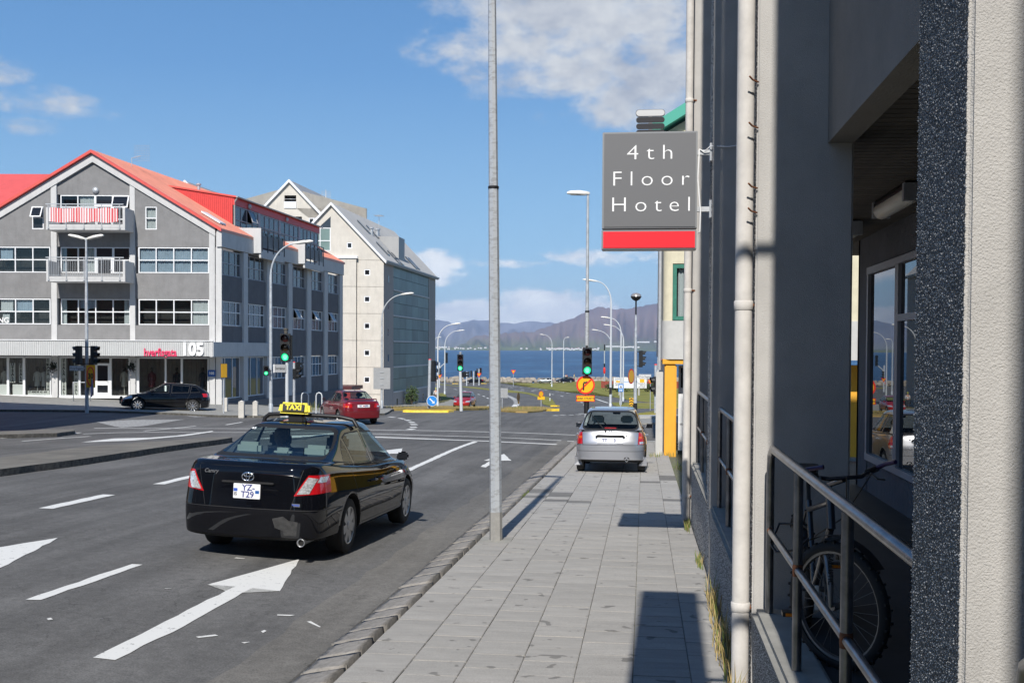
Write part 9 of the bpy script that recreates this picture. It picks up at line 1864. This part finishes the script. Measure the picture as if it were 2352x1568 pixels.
# ------------------------------------------------------------------ sea
def sea_material():
 m = material('sea_water', (.012, .055, .12), rough=.35, spec=.22); t = m.node_tree; b = t.nodes['Principled BSDF']; tc = t.nodes.new('ShaderNodeTexCoord')
 mp = t.nodes.new('ShaderNodeMapping'); mp.inputs['Scale'].default_value = (1.0, .28, 1); t.links.new(tc.outputs['Object'], mp.inputs[0])
 hs_ = []
 for sc, dt in ((.07, 6), (.016, 6), (.004, 4)):
  n = t.nodes.new('ShaderNodeTexNoise'); n.inputs['Scale'].default_value = sc; n.inputs['Detail'].default_value = dt; n.inputs['Roughness'].default_value = .62; t.links.new(mp.outputs[0], n.inputs['Vector']); hs_.append(n.outputs['Fac'])
 a = t.nodes.new('ShaderNodeMath'); a.operation = 'ADD'; t.links.new(hs_[0], a.inputs[0]); t.links.new(hs_[1], a.inputs[1])
 bp = t.nodes.new('ShaderNodeBump'); bp.inputs['Strength'].default_value = 1.0; bp.inputs['Distance'].default_value = 6.0; t.links.new(a.outputs[0], bp.inputs['Height']); t.links.new(bp.outputs[0], b.inputs['Normal'])
 s = t.nodes.new('ShaderNodeMath'); s.operation = 'MULTIPLY_ADD'; s.inputs[1].default_value = .5; t.links.new(hs_[1], s.inputs[0])
 s2_ = t.nodes.new('ShaderNodeMath'); s2_.operation = 'MULTIPLY'; s2_.inputs[1].default_value = .5; t.links.new(hs_[0], s2_.inputs[0]); t.links.new(s2_.outputs[0], s.inputs[2])
 r = t.nodes.new('ShaderNodeValToRGB'); r.color_ramp.elements[0].position = .43; r.color_ramp.elements[0].color = (.006, .042, .115, 1); r.color_ramp.elements[1].position = .56; r.color_ramp.elements[1].color = (.016, .08, .18, 1)
 e = r.color_ramp.elements.new(.64); e.color = (.08, .19, .31, 1)
 t.links.new(s.outputs[0], r.inputs[0]); t.links.new(r.outputs[0], b.inputs['Base Color']); return m
M['sea'] = sea_material()
me = bpy.data.meshes.new('sea'); me.from_pydata([(-9000, 296, -9.2), (7000, 296, -9.2), (9000, 16500, -9.2), (-16000, 16500, -9.2)], [], [(0, 1, 2, 3)]); me.materials.append(M['sea']); link('sea', me, kind='structure')
# ------------------------------------------------------------------ mountains across the bay
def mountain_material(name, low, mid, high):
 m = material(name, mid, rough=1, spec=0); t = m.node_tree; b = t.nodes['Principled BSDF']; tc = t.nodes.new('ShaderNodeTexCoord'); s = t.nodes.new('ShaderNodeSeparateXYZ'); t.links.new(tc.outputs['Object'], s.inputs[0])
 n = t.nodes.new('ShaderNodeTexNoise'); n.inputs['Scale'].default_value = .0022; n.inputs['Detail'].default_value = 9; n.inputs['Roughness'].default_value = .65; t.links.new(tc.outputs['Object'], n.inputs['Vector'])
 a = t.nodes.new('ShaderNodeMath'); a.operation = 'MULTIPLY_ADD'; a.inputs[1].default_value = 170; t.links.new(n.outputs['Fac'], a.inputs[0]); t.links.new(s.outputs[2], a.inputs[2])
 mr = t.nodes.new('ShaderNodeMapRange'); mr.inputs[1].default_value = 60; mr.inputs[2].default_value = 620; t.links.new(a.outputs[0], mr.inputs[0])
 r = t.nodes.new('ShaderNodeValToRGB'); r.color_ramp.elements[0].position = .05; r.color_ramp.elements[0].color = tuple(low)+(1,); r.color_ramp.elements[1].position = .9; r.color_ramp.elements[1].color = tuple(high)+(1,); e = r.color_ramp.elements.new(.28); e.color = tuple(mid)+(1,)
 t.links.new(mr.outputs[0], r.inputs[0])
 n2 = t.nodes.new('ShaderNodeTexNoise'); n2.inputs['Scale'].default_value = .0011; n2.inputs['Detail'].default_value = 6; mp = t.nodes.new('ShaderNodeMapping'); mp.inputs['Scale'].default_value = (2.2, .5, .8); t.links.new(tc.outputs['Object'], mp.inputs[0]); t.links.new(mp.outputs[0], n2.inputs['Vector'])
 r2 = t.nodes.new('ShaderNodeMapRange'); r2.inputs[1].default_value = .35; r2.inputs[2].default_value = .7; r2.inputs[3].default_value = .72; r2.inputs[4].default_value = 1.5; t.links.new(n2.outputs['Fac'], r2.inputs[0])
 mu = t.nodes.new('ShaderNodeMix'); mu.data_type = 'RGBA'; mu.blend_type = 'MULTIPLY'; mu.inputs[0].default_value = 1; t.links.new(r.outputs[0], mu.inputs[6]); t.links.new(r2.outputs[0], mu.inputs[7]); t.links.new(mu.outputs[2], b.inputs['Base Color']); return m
M['mountain'] = mountain_material('mountain_slope', (.15, .165, .06), (.18, .13, .105), (.165, .115, .105)); M['far_mountain'] = mountain_material('hazed_mountain_slope', (.19, .19, .15), (.20, .19, .21), (.20, .20, .235))  # far slopes paler and bluer: part of the haze painted into their colour
def mountain(name, prof_, r0, r1, mat, amp, seed, ext_l, ext_r, ny=34, shelf=.16, shelf_h=18.):
 us = [ext_l[0]]+[p[0] for p in prof_]+[ext_r[0]]; vs_ = [ext_l[1]]+[p[1] for p in prof_]+[ext_r[1]]
 n = 260; U_ = np.linspace(us[0], us[-1], n); verts = []; off = Vector((seed*13.7, seed*5.1, 0))
 for i, u in enumerate(U_):
  v = float(np.interp(u, us, vs_)); d = ray(u, 803); d = Vector((d[0], d[1], 0)).normalized(); zr = (802.5+.0053*(u-1176)-v)/FPX*r1
  for j in range(ny+1):
   t = j/ny; r = r0+(r1-r0)*t*1.0; p = d*r
   z = shelf_h*min(1, t/shelf)+max(0, zr-shelf_h)*max(0, (t-shelf)/(1-shelf))**1.25
   g = mnoise.noise(Vector((u*.035, t*1.2, 0))+off)*.55+mnoise.noise(Vector((u*.11, t*2.0, 3))+off)*.35+mnoise.noise(Vector((u*.3, t*5, 7))+off)*.15
   z += g*amp*max(0, (t-shelf))*(1-t)*3.2*min(1, zr/300+.15)+mnoise.noise(Vector((u*.25, 9, 1))+off)*amp*.05*t
   verts.append((p.x, p.y, z-9+mnoise.noise(Vector((u*.5, t*20, 2)))*1.5*(1-t)))
  p = d*(r1*1.12); verts.append((p.x, p.y, zr*.55-9))
 w_ = ny+2; fs = [(i*w_+j, (i+1)*w_+j, (i+1)*w_+j+1, i*w_+j+1) for i in range(n-1) for j in range(w_-1)]
 me = bpy.data.meshes.new(name); me.from_pydata(verts, [], fs); me.materials.append(M[mat]); me.polygons.foreach_set('use_smooth', [True]*len(fs)); return link(name, me, kind='structure')
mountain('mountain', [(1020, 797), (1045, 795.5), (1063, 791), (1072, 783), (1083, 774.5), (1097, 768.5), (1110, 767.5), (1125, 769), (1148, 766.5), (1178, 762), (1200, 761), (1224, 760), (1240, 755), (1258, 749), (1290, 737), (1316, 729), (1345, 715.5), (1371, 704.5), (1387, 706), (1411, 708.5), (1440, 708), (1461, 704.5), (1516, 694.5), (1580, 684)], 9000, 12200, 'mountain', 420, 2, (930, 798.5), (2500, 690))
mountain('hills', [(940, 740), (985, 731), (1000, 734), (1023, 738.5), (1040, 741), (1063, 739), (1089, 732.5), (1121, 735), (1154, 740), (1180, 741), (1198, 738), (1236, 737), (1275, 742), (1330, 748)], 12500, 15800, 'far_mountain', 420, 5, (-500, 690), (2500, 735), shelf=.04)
# far shore: fields, white houses
M['house_white'] = material('far_house', (.72, .72, .70), rough=.8); M['house_roof'] = material('far_roof', (.25, .10, .08), rough=.8); rh = random.Random(8); m = MB()
def far_house(u, v, w_, h, dp=9100):
 d = ray(u, 803); s = dp/math.hypot(d[0], d[1]); p = Vector((d[0]*s, d[1]*s, 0)); z = zat(v, dp*.99, u); m.m = Matrix.Translation((p.x, p.y, z)) @ Matrix.Rotation(YAW+rh.uniform(-.3, .3), 4, 'Z'); m.cur = 0; m.box(-w_/2, w_/2, -8, 8, -6, h); m.cur = 1; m.prism([(-w_/2-.5, h), (w_/2+.5, h), (0, h+3.5)] if w_ < 22 else [(-w_/2, h), (w_/2, h), (w_/2, h+.6), (-w_/2, h+.6)], 1, -8.5, 8.5)
for k in range(22): far_house(rh.uniform(1000, 1130), rh.uniform(797, 801), rh.uniform(8, 18), rh.uniform(2, 4))
for k in range(70): far_house(rh.gauss(1310, 42), rh.uniform(798.5, 802.5), rh.uniform(8, 20), rh.uniform(2, 4.5))
for u, v, w_ in ((1408, 795, 120), (1440, 796.5, 90), (1460, 797, 60), (1563/1, 792, 60), (1475, 785, 110), (1483, 785, 60), (1508, 784, 40), (1014, 797, 90), (1450, 795.8, 60)): far_house(u, v, w_, 4)
m.build('far_town', [M['house_white'], M['house_roof']], kind='stuff', clean=False)
# ------------------------------------------------------------------ houses outside the frame (their shade and mirror images reach into it)
def plain_house(label, x0, x1, y0, y1, z0, z1, mat, roofmat, nx_=4, gable=True, fy=1):
 t = thing('house', label, 'building', ((x0+x1)/2, (y0+y1)/2, z0)); T = Matrix.Translation((-(x0+x1)/2, -(y0+y1)/2, -z0)); m = MB(T); m.box(x0, x1, y0, y1, z0-1, z1); m.build('wall', M[mat], t)
 m = MB(T); m.prism([(y0-.3, z1), (y1+.3, z1), ((y0+y1)/2, z1+2.6)] if gable else [(y0-.2, z1), (y1+.2, z1), (y1+.2, z1+.3), (y0-.2, z1+.3)], 0, x0-.3, x1+.3); m.build('roof', M[roofmat], t)
 nfl = max(1, int((z1-z0)/3)); F = frame((0, y1 if fy > 0 else y0, 0), Vector((1, 0, 0)), Vector((0, fy, 0)))
 for i in range(nx_):
  for j in range(nfl): a = x0+(x1-x0)*(i+.5)/nx_; window(T @ F, a-.7, a+.7, z0+1+3*j, z0+2.5+3*j, 2, 1, t, y=.03)
 return t
M['tan_render'] = material('tan_render', (.42, .33, .22), rough=.9, vary=.08)
hs2 = thing('house', 'house to the left of the view whose shade falls across the side road', 'building', (-34, 30, -1.0)); m = MB(); m.box(-6.2, 10.7, -12, 7.0, -1, 14.2); m.build('wall', M['tan_render'], hs2); m = MB(); m.box(-6.4, 10.8, -12.2, 7.1, 14.2, 14.5); m.build('roof', M['zinc'], hs2)
for k in range(4): window(frame((10.7, 0, 0), Vector((0, 1, 0)), Vector((1, 0, 0))), -10+4.4*k, -7.6+4.4*k, 4.0, 5.8, 2, 1, hs2, y=.03)
plain_house('tan three storey house behind the camera across the street', -17, -4, -34, -24, 1.0, 8.5, 'tan_render', 'red_roof')
plain_house('grey house behind the camera at the left', -34, -19, -34, -24, 1.0, 9.5, 'pale_render', 'zinc'); plain_house('cream house behind the camera at the right', -3, 12, -38, -26, 1.0, 8.0, 'cream', 'green_roof')
plain_house('beige row house left of the road behind the camera', -46, -28, -16, -2, .5, 9.0, 'beige', 'red_roof')
# ------------------------------------------------------------------ air
hz = MB(); hz.box(-17000, 9500, -120, 17900, -14.5, 640); ho = hz.build('haze', [], kind='stuff')
mh = bpy.data.materials.new('haze'); mh.use_nodes = True; t = mh.node_tree; t.nodes.clear(); oo = t.nodes.new('ShaderNodeOutputMaterial'); pv = t.nodes.new('ShaderNodeVolumePrincipled'); pv.inputs['Color'].default_value = (.58, .76, 1.0, 1); pv.inputs['Density'].default_value = 5e-5; pv.inputs['Anisotropy'].default_value = .2
t.links.new(pv.outputs[0], oo.inputs['Volume']); ho.data.materials.append(mh)
vg = [ground(u, v, -.05) for u, v in ((915, 938), (935, 938), (960, 937), (985, 936.5), (1010, 936.5), (1035, 937), (1060, 937.5), (1085, 937.5), (1110, 937.5), (1130, 936.5))]
tufts('dry_grass', [(p[0], p[1], .7, .7) for p in vg], 90, .22, ['blade_dry', 'blade_green'], seed=31)
vg = [ground(*c9(x, y), -.03) for x, y in ((150, 1465), (300, 1450), (450, 1450), (600, 1450), (750, 1450), (900, 1445), (1050, 1430), (350, 1430), (550, 1420), (700, 1420), (850, 1420))]
tufts('dry_grass', [(p[0], p[1], 1.3, 2.5) for p in vg], 110, .22, ['blade_dry', 'blade_green'], seed=32)
